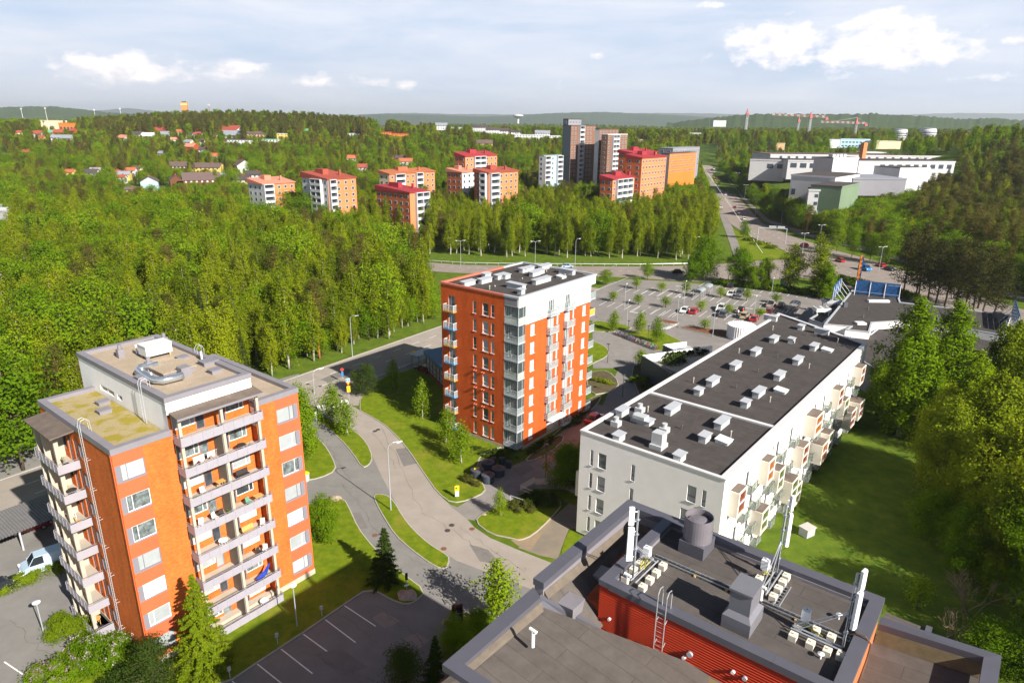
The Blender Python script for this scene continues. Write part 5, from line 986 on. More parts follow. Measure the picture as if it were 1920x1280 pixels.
lamp(G(83, 1189), 3.8, 'white disc-topped path lamp beside the round hedge at left', globe=True); lamp(G(557.5, 1175), 5.0, 'white disc-topped lamp on the shaded lawn before the orange tower', globe=True)
lamp(G(1023, 900), 5.6, 'dark slim lamp with orange signs between the brick tower and white block', dark=True, globe=True)
for q, h_, lb in (((1139, 680), 4.2, 'dark path lamp beside the paved square left of the white block'), ((1167, 745), 4.5, 'dark path lamp beside the white block hedge'), ((1177, 633), 4.2, 'dark path lamp standing in the grass by the bicycles'), ((1214, 645), 4.4, 'dark path lamp right of the bicycle row')): lamp(G(*q), h_, lb, globe=True, dark=True)
for q, h_, lb, ar in (((864, 499), 9, 'double-armed lamp left along the cross road', 2), ((1003, 500), 9, 'double-armed lamp before the birches in the middle', 2), ((1078, 501), 10, 'single pole lamp behind the brick tower', 1), ((1301, 484), 8, 'lamp at the right end of the birch row', 1), ((1512, 431), 9, 'double-armed lamp above the gantry', 2), ((1464, 425), 8, 'double-armed lamp left of the gantry', 2), ((1416, 405), 9, 'double-armed lamp beside the avenue pavement', 2), ((1396, 372), 9, 'double-armed lamp farther up the avenue', 2), ((1381, 347), 9, 'double-armed lamp high up the avenue', 2), ((1504, 475), 8, 'double-armed lamp between the birch and the avenue', 2), ((1647, 511), 9, 'brown post lamp beside the red car', 2), ((1535, 462), 9, 'double-armed lamp behind the leaning birch', 2), ((1365, 527), 7, 'lamp with a blue disc sign in the shrubs', 1)):
    lamp(GT(*q), h_, lb, hz+.3, ar)
for i, (q, lb) in enumerate((((1171, 576), 'nearest the left end'), ((1269, 604), 'beside the white hatchback'), ((1412, 602), 'left of the pickup'), ((1336, 631), 'in the bark bed'), ((1445, 563), 'in the hedge row'), ((1175, 611), 'at the lawn corner'), ((1282, 570), 'in the middle of the bays'))): lamp(G(*q), 6.5, 'slender car park lamp %s' % lb, sa, 1, .4)
for k_, v_ in {'yellow': (.75, .50, .01), 'blue': (.02, .22, .60), 'white': (.75, .75, .73), 'red': (.6, .04, .02), 'orange': (.75, .22, .01), 'black': (.02, .02, .02)}.items(): mat('sign_'+k_, v_, .5, 0, 0)
def sign(name, label, base, h_, boards, rz=0, cat='sign'):
    t = thing(name, label, cat, base, rz); MB().tube([(0, 0, 0), (0, 0, h_)], .035, 6).build('post', polem, t)
    for shp, z0, z1, w_, col in boards:
        m = MB(); mt = MATS['sign_'+col]; y = -.05
        if shp == 'box': m.box(-w_/2, y-.02, z0, w_/2, y, z1)
        elif shp == 'disc': m.tube([(0, y-.02, (z0+z1)/2), (0, y, (z0+z1)/2)], w_/2, 16)
        elif shp == 'tri': m.poly([(-w_/2, y, z1), (0, y, z0), (w_/2, y, z1)]); m.poly([(-w_/2, y-.02, z1), (w_/2, y-.02, z1), (0, y-.02, z0)], True)
        m.build('sign_board', mt, t)
    return t
face = radians(15)
t = sign('traffic_sign', 'blue white crossing sign over a yellow give way triangle and yellow board', G(655, 751), 4.6, [('box', 3.7, 4.4, .7, 'white'), ('tri', 2.95, 3.7, .85, 'red'), ('box', 1.75, 2.9, .62, 'yellow')], face)
for x, z, s, c_ in ((0, 3.42, .45, 'yellow'),): m = MB(); m.poly([(-s/2, -.085, z+.18), (0, -.085, z-.3), (s/2, -.085, z+.18)]); m.build('sign_face', MATS['sign_yellow'], t)
m = MB(); m.box(-.3, -.085, 3.78, -.05, -.075, 4.32); m.box(.05, -.085, 3.78, .3, -.075, 4.32); m.build('sign_symbol', MATS['sign_blue'], t)
m = MB(); [m.box(-.22, -.085, 2.0+.17*i, .22, -.075, 2.06+.17*i) for i in range(5)]; m.build('sign_text', mat('sign_text_grey', (.25, .18, .02), .6), t)
sign('traffic_sign', 'blue no-parking disc over a small blue plate beside the large road', G(643, 716), 3.0, [('disc', 2.3, 2.95, .65, 'red'), ('box', 1.3, 2.2, .4, 'blue')], face); m = MB(); o = bpy.data.objects[-1] if 0 else None
t = sign('notice_sign', 'yellow sign with a black dot over a white plate at the driveway mouth', G(857, 934), 2.1, [('box', 1.2, 2.0, .62, 'yellow'), ('box', .35, 1.15, .52, 'white')], face)
m = MB(); m.tube([(-.1, -.085, 1.62), (-.1, -.075, 1.62)], .13, 12); m.build('sign_symbol', MATS['sign_black'], t); m = MB(); [m.box(-.2, -.085, .5+.12*i, .2, -.075, .54+.12*i) for i in range(5)]; m.build('sign_text', mat('sign_text_blue', (.2, .25, .4), .6), t)
t = sign('traffic_sign', 'black box with a yellow arrow disc on the crossing lamp', G(593, 790), 2.9, [('box', 2.0, 2.8, .7, 'black'), ('disc', 2.1, 2.7, .5, 'yellow'), ('box', 1.3, 1.8, .35, 'white')], face)
t = sign('traffic_sign', 'two orange plates low on the dark lamp pole', G(1023.6, 901), 3.0, [('box', 2.2, 2.9, .45, 'orange'), ('box', 1.5, 2.1, .4, 'orange')], .3)
for i, (q, lb) in enumerate((((604, 1156), 'nearest the lamp'), ((521, 1208), 'in the middle'), ((432, 1272), 'at the lower end'))):
    t = thing('heating_post', 'small car heating post %s of the parking bays' % lb, 'post', G(*q), ea); MB().tube([(0, 0, 0), (0, 0, 1.0)], .04, 6).build('post', polem, t); MB().box(-.14, -.1, .95, .14, .1, 1.35).build('socket_box', lgrey, t)
# boulders
def rock(label, base, s, sq=.55, seed=1):
    import bmesh as bm_; me = bpy.data.meshes.new('boulder'); b = bm_.new(); bm_.ops.create_icosphere(b, subdivisions=4, radius=1); r = random.Random(seed); from mathutils import noise as nz
    for v in b.verts: n = nz.noise(v.co*1.3+Vector((seed, 0, 0)))*.28+nz.noise(v.co*4+Vector((seed, 3, 0)))*.07; v.co = v.co*(1+n); v.co = Vector((v.co.x*s, v.co.y*s*.75, max(-.1, v.co.z*s*sq)+.05*s))
    for f in b.faces: f.smooth = True
    b.to_mesh(me); b.free(); me.materials.append(mat('granite', (.42, .33, .28), .9, 0, .28, 2.2, .7, 8, col2=(.24, .17, .14))); o = bpy.data.objects.new('boulder', me); C.objects.link(o); o.location = base; return tag(o, label, 'boulder')
rock('pinkish boulder on the small lawn tip with a sign post behind it', G(764, 1118), 1.15, .5, 3); rock('pale boulder on the lawn edge near the orange tower', G(628, 936), .85, .6, 5); rock('small pale stone in the round lawn by the driveway', G(908, 965), .4, .5, 6); rock('brown boulder beside the dark sign pylon', G(838, 1168), .6, .8, 8)
t = sign('notice_sign', 'grey two-plate sign on a post behind the pinkish boulder', G(763, 1108), 2.4, [('box', 1.5, 2.4, .3, 'black'), ('box', .75, .95, .55, 'white')], .4)
t = thing('sign_pylon', 'dark red framed sign pylon beside the lot entrance', 'sign', G(858, 1180)+Vector((0, 0, 0)), radians(18)); MB().box(-.55, -.12, 0, .55, .12, 3.0).build('frame', mat('dark_red_frame', (.10, .012, .01), .5), t); MB().box(-.42, -.14, .35, .42, -.12, 2.8).build('sign_board', mat('sign_dark', (.02, .025, .03), .3), t)
m = MB(); r = random.Random(5)
for i in range(7): z = .7+.27*i; m.box(-.3, -.15, z, -.3+r.uniform(.25, .55), -.14, z+.08)
m.build('sign_text', mat('sign_text_pale', (.35, .37, .33), .6), t)
# waste containers
def bins():
    bm_ = mat('bin_side', (.045, .055, .075), .6, 0, .1, 2); lidm = mat('bin_lid', (.06, .06, .08), .45, 0, .05)
    for q, r_, h_, lb, yl in (((895, 893), .95, 1.15, 'large round waste container with a yellow lid flap', 1), ((915, 878), .95, 1.1, 'large round waste container behind the yellow-lidded one', 0), ((934, 890), .95, 1.1, 'large round waste container on the right of the group', 0), ((915, 902), .95, 1.1, 'large round waste container nearest the driveway', 0), ((925, 870), .42, 1.0, 'small round bin left of the three', 0), ((941, 870), .42, 1.0, 'middle one of the three small round bins', 0), ((954, 876), .42, 1.0, 'small round bin right of the three', 0)):
        p = G(*q); t = thing('waste_container', lb, 'waste container', p); MB().lathe((0, 0, 0), [(r_*.95, 0), (r_, h_*.3), (r_, h_)], 24).build('body', bm_, t); o = MB().lathe((0, 0, h_), [(r_*1.03, 0), (r_*1.03, .05), (r_*.6, .16), (.05, .2)], 24).build('lid', lidm, t)
        if yl: MB().hexa([(-.45, -.5, h_+.1), (.3, -.5, h_+.1), (.3, .25, h_+.2), (-.45, .25, h_+.2), (-.45, -.5, h_+.14), (.3, -.5, h_+.14), (.3, .25, h_+.24), (-.45, .25, h_+.24)]).build('flap', mat('yellow_flap', (.72, .55, .02), .5), o)
        else: MB().box(-.1, -.3, h_+.15, .3, .15, h_+.24).build('flap', darkpole, o)
    t = thing('waste_container', 'grey round bin with a yellow lid half hidden by the orange tower', 'waste container', G(573, 900)); MB().lathe((0, 0, 0), [(.55, 0), (.6, 1.1)], 20).build('body', lgrey, t); MB().lathe((0, 0, 1.1), [(.62, 0), (.5, .12), (.05, .16)], 20).build('lid', MATS['yellow_flap'] if 'yellow_flap' in MATS else lidm, t)
bins()
# manhole covers
for q, lb in (((839, 994), 'dark round manhole cover on the curved road'), ((832, 1028), 'reddish manhole cover near the lawn strip tip'), ((885, 991), 'reddish manhole cover near the right kerb'), ((847, 984), 'small brown cover above the dark manhole'), ((703, 808), 'dark manhole cover near the top of the curved road'), ((709, 805), 'second dark cover beside it near the top of the curved road'), ((703, 1003), 'reddish cover on the footpath beside the spruce'), ((577, 720), 'round cover on the large road'), ((600, 724), 'second round cover on the large road left of the shadow')):
    o = MB().lathe((0, 0, 0), [(.36, 0), (.36, .012)], 20).build('manhole_cover', mat('iron_red', (.18, .085, .06), .6, 0, .3, 8) if 'reddish' in lb else mat('iron', (.06, .052, .05), .5, 0, .3, 8)); o.location = G(*q, .016); tag(o, lb, 'manhole cover')
# pavilion and bus shelter behind brick tower
def pavilion():
    q0, q1 = G(831, 730), G(800, 699); dv = q0-q1; T = thing('pavilion', 'low brick pavilion with blue standing-seam roof and tall windows', 'pavilion', q1, math.atan2(dv.y, dv.x)); bl = mat('blue_seam_roof', (.10, .19, .27), .4, .2, .1, 1); 
    W, D, Z = dv.length, 7, 4.0; print('pavilion', W)
    # local x runs away from the viewer along the long window wall
    k_ = W/5; h = [(.4+i*k_, .4+i*k_+k_*.72, .9, 3.8) for i in range(5)]
    m = MB(); wallface(m, 'E', W, D, 0, D, 0, Z, [(1, 2.6, .9, 3.8), (4, 5.6, .9, 3.8)]); wallface(m, 'R', W, D, 0, W, 0, Z, h, .1); wallface(m, 'L', W, D, 0, D, 0, Z); wallface(m, 'B', W, D, 0, W, 0, Z); m.build('wall', mat('pavilion_brick', (.25, .075, .04), .85, 0, .2, 3), T)
    fb, fl = FM('R', W, D), FM('E', W, D)
    for x in h: window(T, fb, *x, .1, whitef, mid, mull=[(x[0]+x[1])/2], trans=[1.9, 2.9])
    for x in ((1, 2.6, .9, 3.8), (4, 5.6, .9, 3.8)): window(T, fl, *x, .1, whitef, mid, mull=[(x[0]+x[1])/2], trans=[2])
    m = MB(); m.box(-.4, -.4, Z, W+.4, D+.4, Z+.55); r = m.build('roof_edge', bl, T); m = MB(); m.hexa([(-.42, -.42, Z+.55), (W+.42, -.42, Z+.55), (W+.42, D+.42, Z+.56), (-.42, D+.42, Z+.56), (-.42, -.42, Z+.7), (W+.42, -.42, Z+.7), (W+.42, D+.42, Z+1.3), (-.42, D+.42, Z+1.3)])
    for i in range(int(W/.7)): x = -.3+i*.7; m.hexa([(x, -.42, Z+.7), (x+.05, -.42, Z+.7), (x+.05, D+.42, Z+1.3), (x, D+.42, Z+1.3), (x, -.42, Z+.76), (x+.05, -.42, Z+.76), (x+.05, D+.42, Z+1.36), (x, D+.42, Z+1.36)])
    m.build('roof', bl, T)
    t = thing('bus_shelter', 'glass bus shelter with a flat roof beside the large road', 'bus shelter', G(792, 681), math.atan2(e1b.y, e1b.x)); m = MB()
    for x in (-2.2, 0, 2.2): 
        for y in (-.9, .9): MB().tube([(x, y, 0), (x, y, 2.5)], .05, 6).build('post', darkpole, t)
    MB().box(-2.6, -1.2, 2.5, 2.6, 1.2, 2.62).build('roof', lgrey, t); MB().box(-2.2, -.93, .3, 2.2, -.9, 2.2).build('glass_panel', glassr, t); MB().box(-2.23, -.85, .3, -2.2, .6, 2.2).build('glass_panel', glassr, t); MB().box(-1.5, -.8, .42, 1.5, -.4, .48).build('seat', mat('pale_wood', (.52, .30, .10), .7, 0, .2, 6), t)
    sign('bus_stop_sign', 'small bus stop sign in front of the glass shelter', G(777, 683), 3.2, [('box', 2.5, 3.1, .55, 'yellow'), ('box', 1.9, 2.4, .5, 'blue')], face)
pavilion()
# angular white-walled ramp garage with green roof
def garage():
    def q9(x, y): return 1150+x/7.68, 600+y/7.68
    T = thing('ramp_building', 'angular white-walled underground garage entrance with planted roof', 'garage', G(*q9(430, 800))); b0 = T.location
    Lp = lambda x, y, z: tuple(G(*q9(x, y), z)-b0)
    def wall(pts, z0, z1, th, mt, nm='wall'):
        m = MB()
        for a, b in zip(pts, pts[1:]):
            a, b = Vector(a), Vector(b); d = (b-a); d.z = 0; d.normalize(); n = Vector((-d.y, d.x, 0))*th; m.hexa([(a.x, a.y, z0), (b.x, b.y, z0), (b.x+n.x, b.y+n.y, z0), (a.x+n.x, a.y+n.y, z0), (a.x, a.y, z1), (b.x, b.y, z1), (b.x+n.x, b.y+n.y, z1), (a.x+n.x, a.y+n.y, z1)])
        m.build(nm, mt, T)
    A = Vector(Lp(430, 512, 4.5)); B = Vector(Lp(1430, 372, 4.5)); Cc = Vector(Lp(830, 745, 4.5)); Cc = A+(Cc-A)*1.25
    wall([A, B], 0, 4.5, .35, plaster); wall([Cc, A], 0, 4.5, .35, mat('dark_mesh_cladding', (.06, .075, .10), .5, 0, .1, 4))
    MB().hexa([(A.x-.1, A.y-.5, 0), (A.x+.5, A.y-.5, 0), (A.x+.5, A.y+.4, 0), (A.x-.1, A.y+.4, 0), (A.x-.1, A.y-.5, 4.48), (A.x+.5, A.y-.5, 4.48), (A.x+.5, A.y+.4, 4.48), (A.x-.1, A.y+.4, 4.48)]).build('corner_pier', conc, T)
    e = (B-A).normalized(); m = MB(); n = Vector((e.y, -e.x, 0)); p = [A+n*.5+e*1.5, B+n*.6, B+n*9, Cc+n*0+e*4]; m.prism([(v.x, v.y) for v in p], 2.9, 3.2); m.build('roof_slab', conc, T)
    D1, D2, D3 = Vector(Lp(720, 358, 4.2)), Vector(Lp(1060, 312, 4.2)), Vector(Lp(875, 440, 4.2)); wall([D1, D2], 0, 4.2, .25, plaster); wall([D1, D3], 0, 4.2, .2, MATS['dark_mesh_cladding']); m = MB(); m.prism([(D1.x, D1.y), (D2.x, D2.y), (D2.x+n.x*5, D2.y+n.y*5), (D3.x, D3.y)], 3.4, 3.5); m.build('roof_slab', MATS['paint_white'] if 0 else lgrey, T)
garage()
# ---------------- shop with blue sign frames ----------------
def shop():
    T = thing('shop_building', 'low shop building with dark flat roofs and blue sign frames beyond the car park', 'shop', G(1545, 607, 6.5)-Vector((0, 0, 6.5))); o = T.location; g = lambda x, y, z: G(x, y, z)-o
    def part(pl, z, nm, wl, inset_=.4):
        p = [g(x, y, z) for x, y in pl]; p2 = [(v.x, v.y) for v in p]; m = MB(); m.prism(p2, 0, z-.05, top=False); m.build('wall', wl, T, tri=True)
        q = inset(p2, .05); m = MB(); m.prism([tuple(v) for v in q], z-.5, z-.22); r = m.build(nm, felt, T, tri=True); q = inset(p2, inset_); m = MB(); n = len(p2)
        for i in range(n): j = (i+1) % n; m.hexa([(*p2[i], z-.3), (*p2[j], z-.3), (*q[j], z-.3), (*q[i], z-.3), (*p2[i], z), (*p2[j], z), (*q[j], z), (*q[i], z)])
        m.build('parapet', lgrey, r); return r
    part([(1597, 543.5), (1684, 553), (1689, 566), (1790, 577), (1896, 590), (1880, 628), (1790, 612), (1723, 602), (1688, 601), (1636, 604), (1631, 622), (1585, 617), (1594, 611), (1545, 607)], 7., 'roof', plaster)
    part([(1596, 628), (1632, 626), (1650, 612), (1723, 608), (1878, 634), (1860, 668), (1700, 690), (1640, 690), (1590, 660)], 5.5, 'roof', greym, .25)
    part([(1573, 563), (1591, 563), (1543, 607), (1517, 597)], 4.5, 'roof', lgrey)
    bm_ = mat('sign_blue_panel', (.01, .075, .23), .45, 0, .1, 1); wf = mat('white_steel', (.55, .57, .60), .5)
    def frame(a, b, z0, z1, back):
        a = g(*a, z0); b = g(*b, z0); d = (b-a); L_ = d.length; d.normalize(); n = Vector((d.y, -d.x, 0))*back; m = MB()
        for i in range(6): z = z0+(z1-z0)*i/6; m.hexa([a+Vector((0, 0, z-z0)), b+Vector((0, 0, z-z0)), b+n*.1+Vector((0, 0, z-z0)), a+n*.1+Vector((0, 0, z-z0)), a+Vector((0, 0, z-z0+(z1-z0)/6-.12)), b+Vector((0, 0, z-z0+(z1-z0)/6-.12)), b+n*.1+Vector((0, 0, z-z0+(z1-z0)/6-.12)), a+n*.1+Vector((0, 0, z-z0+(z1-z0)/6-.12))])
        s = m.build('sign_frame', bm_, T); k = max(3, int(L_/3)); m = MB()
        for i in range(k+1):
            p = a+d*(L_*i/k)+n*.2; m.tube([p, p+Vector((0, 0, z1-z0-.3))], .09, 6); m.tube([p+Vector((0, 0, z1-z0-.8)), p+n*2.6], .06, 5)
        m.build('strut', wf, s)
    frame((1602, 549), (1685, 558), 7, 10.6, 1); frame((1559, 563), (1573, 546), 6.5, 10.3, 1); frame((1897, 594), (1905, 628), 6.5, 10.8, 1)
    for x, y, z, w_, h_ in ((1539, 590, 4.3, 1.8, .5), (1556, 574, 4.3, 1.9, .4)):
        p = g(x, y, z); m = MB(); m.box(p.x-w_, p.y-1.3, z+1, p.x+w_, p.y+1.3, z+1+h_+.4)
        for i in (-1, 1): m.box(p.x+i*w_*.8-.1, p.y-1.1, z, p.x+i*w_*.8+.1, p.y-.9, z+1); m.box(p.x+i*w_*.8-.1, p.y+.9, z, p.x+i*w_*.8+.1, p.y+1.1, z+1)
        c = m.build('cooling_unit', MATS['ahu_white'] if x < 1550 else lgrey, T); m = MB()
        for i in (-1, 1):
            for j in (-.6, .6): m.lathe((p.x+i*w_*.5, p.y+j, z+1.4+h_), [(.5, 0), (.5, .12), (.1, .14)], 14)
        m.build('fan_ring', greyd if x > 1550 else greym, c)
    for x, y, w_, d_, h_, mt in ((1647, 566, 2.6, .5, .5, whitef), (1613, 607, 1.0, .8, .4, whitef), (1584, 575, .45, .45, 1.1, greyd), (1758, 604, .5, .5, 1.6, greyd), (1870, 596, .8, .8, 1.3, greyd), (1628, 580, .12, .12, .7, greyd), (1626, 562, .12, .12, .7, greyd), (1618, 595, .12, .12, .7, greyd), (1716, 583, .12, .12, .7, greyd)):
        p = g(x, y, 6.8); MB().box(p.x-w_, p.y-d_, 6.75, p.x+w_, p.y+d_, 6.8+h_).build('roof_unit', mt, T)
    t = thing('flag_pylon', 'tall orange and blue shop pylon behind the blue frame', 'pylon', G(1604, 548)); MB().box(-.35, -.2, 0, .35, .2, 11.5).build('pylon_face', mat('sign_orange2', (.50, .16, .03), .4), t); MB().box(.36, -.2, 0, .7, .2, 11.3).build('pylon_side', bm_, t)
    t = thing('sign_pylon', 'white and orange shop sign standing at the hedge', 'sign', G(1471, 545), .1); MB().box(-.8, -.15, .4, .8, .15, 4.3).build('sign_board', MATS['sign_white'], t); MB().box(.45, -.17, .4, .85, .17, 4.35).build('sign_edge', MATS['sign_orange2'], t)
    m = MB(); m.box(-.55, -.18, 1.0, -.1, -.16, 3.0); m.build('sign_text', MATS['sign_blue'], t); m = MB(); m.box(-.45, -.18, 3.2, 0, -.16, 3.7); m.build('sign_symbol', MATS['sign_yellow'], t)
    t = thing('sign_pylon', 'blue parking sign left of the white shop sign', 'sign', G(1464, 545), .1); MB().box(-.45, -.08, 1.2, .45, .08, 3.9).build('sign_board', MATS['sign_blue'], t); MB().tube([(0, 0, 0), (0, 0, 1.2)], .06, 6).build('post', polem, t); m = MB(); m.box(-.2, -.1, 2.6, -.08, -.085, 3.5); m.box(-.08, -.1, 3.38, .2, -.085, 3.5); m.box(-.08, -.1, 3.0, .2, -.085, 3.1); m.box(.1, -.1, 3.1, .2, -.085, 3.38); m.build('sign_symbol', MATS['sign_white'], t)
    # cart shelters
    def shelter(c, L_, rz, label, pale):
        t = thing('cart_shelter', label, 'trolley shelter', c, rz)
        for x in (-L_/2, 0, L_/2):
            for y in (-1.2, 1.2): MB().tube([(x, y, 0), (x, y, 2.1)], .04, 6).build('post', lgrey, t)
        m = MB(); n = 8
        for i in range(n): a, b = pi*i/n, pi*(i+1)/n; m.hexa([(-L_/2, -1.3*cos(a), 2.1+.6*sin(a)), (L_/2, -1.3*cos(a), 2.1+.6*sin(a)), (L_/2, -1.3*cos(b), 2.1+.6*sin(b)), (-L_/2, -1.3*cos(b), 2.1+.6*sin(b)), (-L_/2, -1.34*cos(a), 2.14+.62*sin(a)), (L_/2, -1.34*cos(a), 2.14+.62*sin(a)), (L_/2, -1.34*cos(b), 2.14+.62*sin(b)), (-L_/2, -1.34*cos(b), 2.14+.62*sin(b))])
        m.build('roof', clear('shelter_roof', (.35, .40, .45), .75), t); m = MB()
        for y in (-1.2, 1.2): m.tube([(-L_/2, y, 1.0), (L_/2, y, 1.0)], .03, 5); m.tube([(-L_/2, y, .4), (L_/2, y, .4)], .03, 5)
        m.build('rail', lgrey, t)
    shelter(g6(790, 265), 4.2, sa, 'arched trolley shelter nearer half in the middle of the car park', 1); shelter(g6(838, 238), 4.2, sa, 'arched trolley shelter farther half behind the nearer one', 1); shelter(g6(1400, 355), 4.0, sa, 'trolley shelter beside the shop with a cart queue', 0)
    # gas tank-like round white enclosure
    t = thing('round_enclosure', 'round white slatted enclosure behind the white block roof', 'enclosure', G(1388, 633)); MB().lathe((0, 0, 0), [(3.2, 0), (3.2, 3.3)], 36).build('wall', mat('pale_slats', (.62, .63, .68), .6, 0, .05), t); m = MB()
    for i in range(40): a = 2*pi*i/40; m.box(3.2*cos(a)-.05, 3.2*sin(a)-.05, 0, 3.2*cos(a)+.05, 3.2*sin(a)+.05, 3.35)
    m.build('slat', whitef, t)
shop()
# ---------------- overhead gantry, barriers ----------------
def gantry():
    a, b = GT(1419, 454), GT(1472, 457); d = b-a; L_ = d.length; t = thing('sign_gantry', 'grey overhead sign gantry spanning the avenue', 'gantry', a, math.atan2(d.y, d.x)); h_ = 6.6
    for x in (0, L_): MB().tube([(x, 0, 0), (x, 0, h_)], .16, 8).build('leg', lgrey, t)
    MB().box(-.1, -.12, h_-.3, L_+.1, .12, h_).build('beam', lgrey, t)
    for x in (.5, .8): MB().box(L_*x-1.6, -.2, h_-.1, L_*x+1.4, -.14, h_+.9).build('sign_back', lgrey, t)
gantry()
def rail(label, pl, h_=.75, nm='guard_rail', posts=4., mt=None, top=True):
    p = [GT(*q) for q in pl]; t = thing(nm, label, nm.replace('_', ' '), p[0]); o = p[0]; mt = mt or galv; m = MB()
    for a, b in zip(p, p[1:]):
        d = (b-a); n = max(1, int(d.length/posts))
        for i in range(n): q = a+d*(i/n)-o; m.box(q.x-.05, q.y-.05, q.z, q.x+.05, q.y+.05, q.z+h_)
    m.build('posts', mt, t); m = MB()
    for z in ((h_, h_*.55) if nm == 'railing' else (h_,)): m.tube([q-o+Vector((0, 0, z)) for q in p], .05 if nm != 'guard_rail' else .11, 6)
    m.build('rail', mt, t)
rail('steel guard rail along the cross road before the birches', [(700, 481), (765, 489), (870, 496), (1000, 498), (1200, 499), (1325, 497)]); rail('pale railing along the right-hand road', [(1785, 558), (1850, 575), (1920, 596)], 1.0, 'railing', 3)
rail('grey handrail beside the driveway stairs, nearer one', [(957, 942), (980, 950)], 1.1, 'railing', 1.5); rail('grey handrail beside the driveway stairs, farther one', [(977, 925), (1000, 934)], 1.1, 'railing', 1.5); rail('white railing at the left edge by the black car', [(-10, 1116), (22, 1106), (52, 1090)], 1.0, 'railing', 1.2, whitef)
t = thing('concrete_ramp', 'pale concrete ramp wall beside the white block', 'wall', G(985, 925)); o = t.location; p = [G(x, y)-o for x, y in ((975, 928), (1003, 916), (1060, 918), (1083, 928))]; m = MB()
for a, b in zip(p, p[1:]): m.hexa([a, b, b+Vector((0, 1.6, 0)), a+Vector((0, 1.6, 0)), a+Vector((0, 0, .7)), b+Vector((0, 0, 1.0)), b+Vector((0, 1.6, 1.0)), a+Vector((0, 1.6, .7))])
m.build('ramp', conc, t)
t = thing('roof_shaft', 'small grey ventilation box standing on the lawn beside the white block', 'ventilation box', G(1512, 1002), radians(30)); MB().box(-.75, -.6, 0, .75, .6, 1.1).build('body', lgrey, t); MB().box(-.85, -.7, 1.1, .85, .7, 1.2).build('lid', mat('pale_lid', (.45, .42, .40), .5), t)
# carport
def carport():
    a = G(0, 1000, 2.6); T = thing('carport', 'carport with dark corrugated roof at the left picture edge', 'carport', G(-60, 985), ea+.03); r = mat('corrugated_roof', (.17, .165, .17), .5, .1, .1, 1); m = MB(); W_, D_ = 9., 46.
    o = T.location; c, s = cos(ea+.03), sin(ea+.03); loc = lambda v: ((v.x-o.x)*c+(v.y-o.y)*s, -(v.x-o.x)*s+(v.y-o.y)*c)
    fr = loc(G(20, 1003, 2.7)); x1 = loc(G(140, 925, 2.7))[0]; y0 = min(fr[1], loc(G(100, 960, 2.7))[1])
    n = 70; x0 = x1-22
    for i in range(n): xa, xb = x0+(x1-x0)*i/n, x0+(x1-x0)*(i+1)/n; xm = (xa+xb)/2; m.poly([(xa, y0, 2.6), (xm, y0, 2.72), (xm, y0+6.5, 2.95), (xa, y0+6.5, 2.83)]); m.poly([(xm, y0, 2.72), (xb, y0, 2.6), (xb, y0+6.5, 2.83), (xm, y0+6.5, 2.95)])
    m.build('roof', r, T)
    for i in range(7):
        for y in (y0+.4, y0+6.1): MB().box(x0+.3+i*(x1-x0-.6)/6-.09, y-.09, 0, x0+.3+i*(x1-x0-.6)/6+.09, y+.09, 2.6).build('post', lgrey, T)
    MB().box(x0, y0+6.2, 0, x1, y0+6.3, 2.7).build('back_wall', mat('dark_boards', (.10, .06, .04), .85, 0, .2, 3), T)
carport()
# people
def person(label, loc, rz, top, bottom, hair=(.05, .03, .02), stride=.12):
    me = bpy.data.meshes.new('person'); V = [(0, 0, .95), (0, 0, 1.2), (0, 0, 1.42), (0, 0, 1.52), (0, 0.02, 1.66), (0, .01, 1.76), (.09, 0, .9), (.1, stride, .5), (.1, stride*.6, .08), (.1, stride*.6+.12, .03), (-.09, 0, .9), (-.1, -stride*.3, .5), (-.1, -stride, .08), (-.1, -stride+.12, .03), (.18, 0, 1.42), (.24, -.02, 1.15), (.23, .12, .92), (.23, .17, .84), (-.18, 0, 1.42), (-.24, .02, 1.15), (-.23, .12, .92), (-.23, .17, .84)]
    E_ = [(0, 1), (1, 2), (2, 3), (3, 4), (4, 5), (0, 6), (6, 7), (7, 8), (8, 9), (0, 10), (10, 11), (11, 12), (12, 13), (2, 14), (14, 15), (15, 16), (16, 17), (2, 18), (18, 19), (19, 20), (20, 21)]
    R_ = [.15, .15, .14, .055, .10, .06, .10, .065, .045, .04, .10, .065, .045, .04, .06, .045, .035, .03, .06, .045, .035, .03]
    me.from_pydata(V, E_, []); o = bpy.data.objects.new('person', me); C.objects.link(o); me.skin_vertices or o.modifiers.new('skin', 'SKIN')
    if not o.modifiers: o.modifiers.new('skin', 'SKIN')
    if not me.skin_vertices:
        b = bmesh.new(); b.from_mesh(me); lay = b.verts.layers.skin.verify(); b.verts.ensure_lookup_table()
        for i, v in enumerate(b.verts): v[lay].radius = (R_[i], R_[i]*.75); v[lay].use_root = i == 0
        b.to_mesh(me); b.free()
    s = o.modifiers.new('sub', 'SUBSURF'); s.levels = 1; s.render_levels = 1
    dg = bpy.context.evaluated_depsgraph_get(); ev = o.evaluated_get(dg); m2 = bpy.data.meshes.new_from_object(ev); o.modifiers.clear(); o.data = m2; m2.materials.clear()
    for nm, c_ in (('skin', (.45, .25, .17)), ('top_%d' % int(top[0]*99), top), ('trousers_%d' % int(bottom[2]*99), bottom), ('hair', hair)): m2.materials.append(mat('cloth_'+nm, c_, .8, 0, .05))
    for p in m2.polygons: z = p.center.z; p.material_index = 3 if z > 1.71 or (z > 1.6 and p.center.y < -.02) else 0 if z > 1.49 else (0 if abs(p.center.x) > .2 and z < .95 else 1 if z > .95 or abs(p.center.x) > .2 else 2); p.use_smooth = True
    o.location = loc; o.rotation_euler = (0, 0, rz); return tag(o, label, 'person')
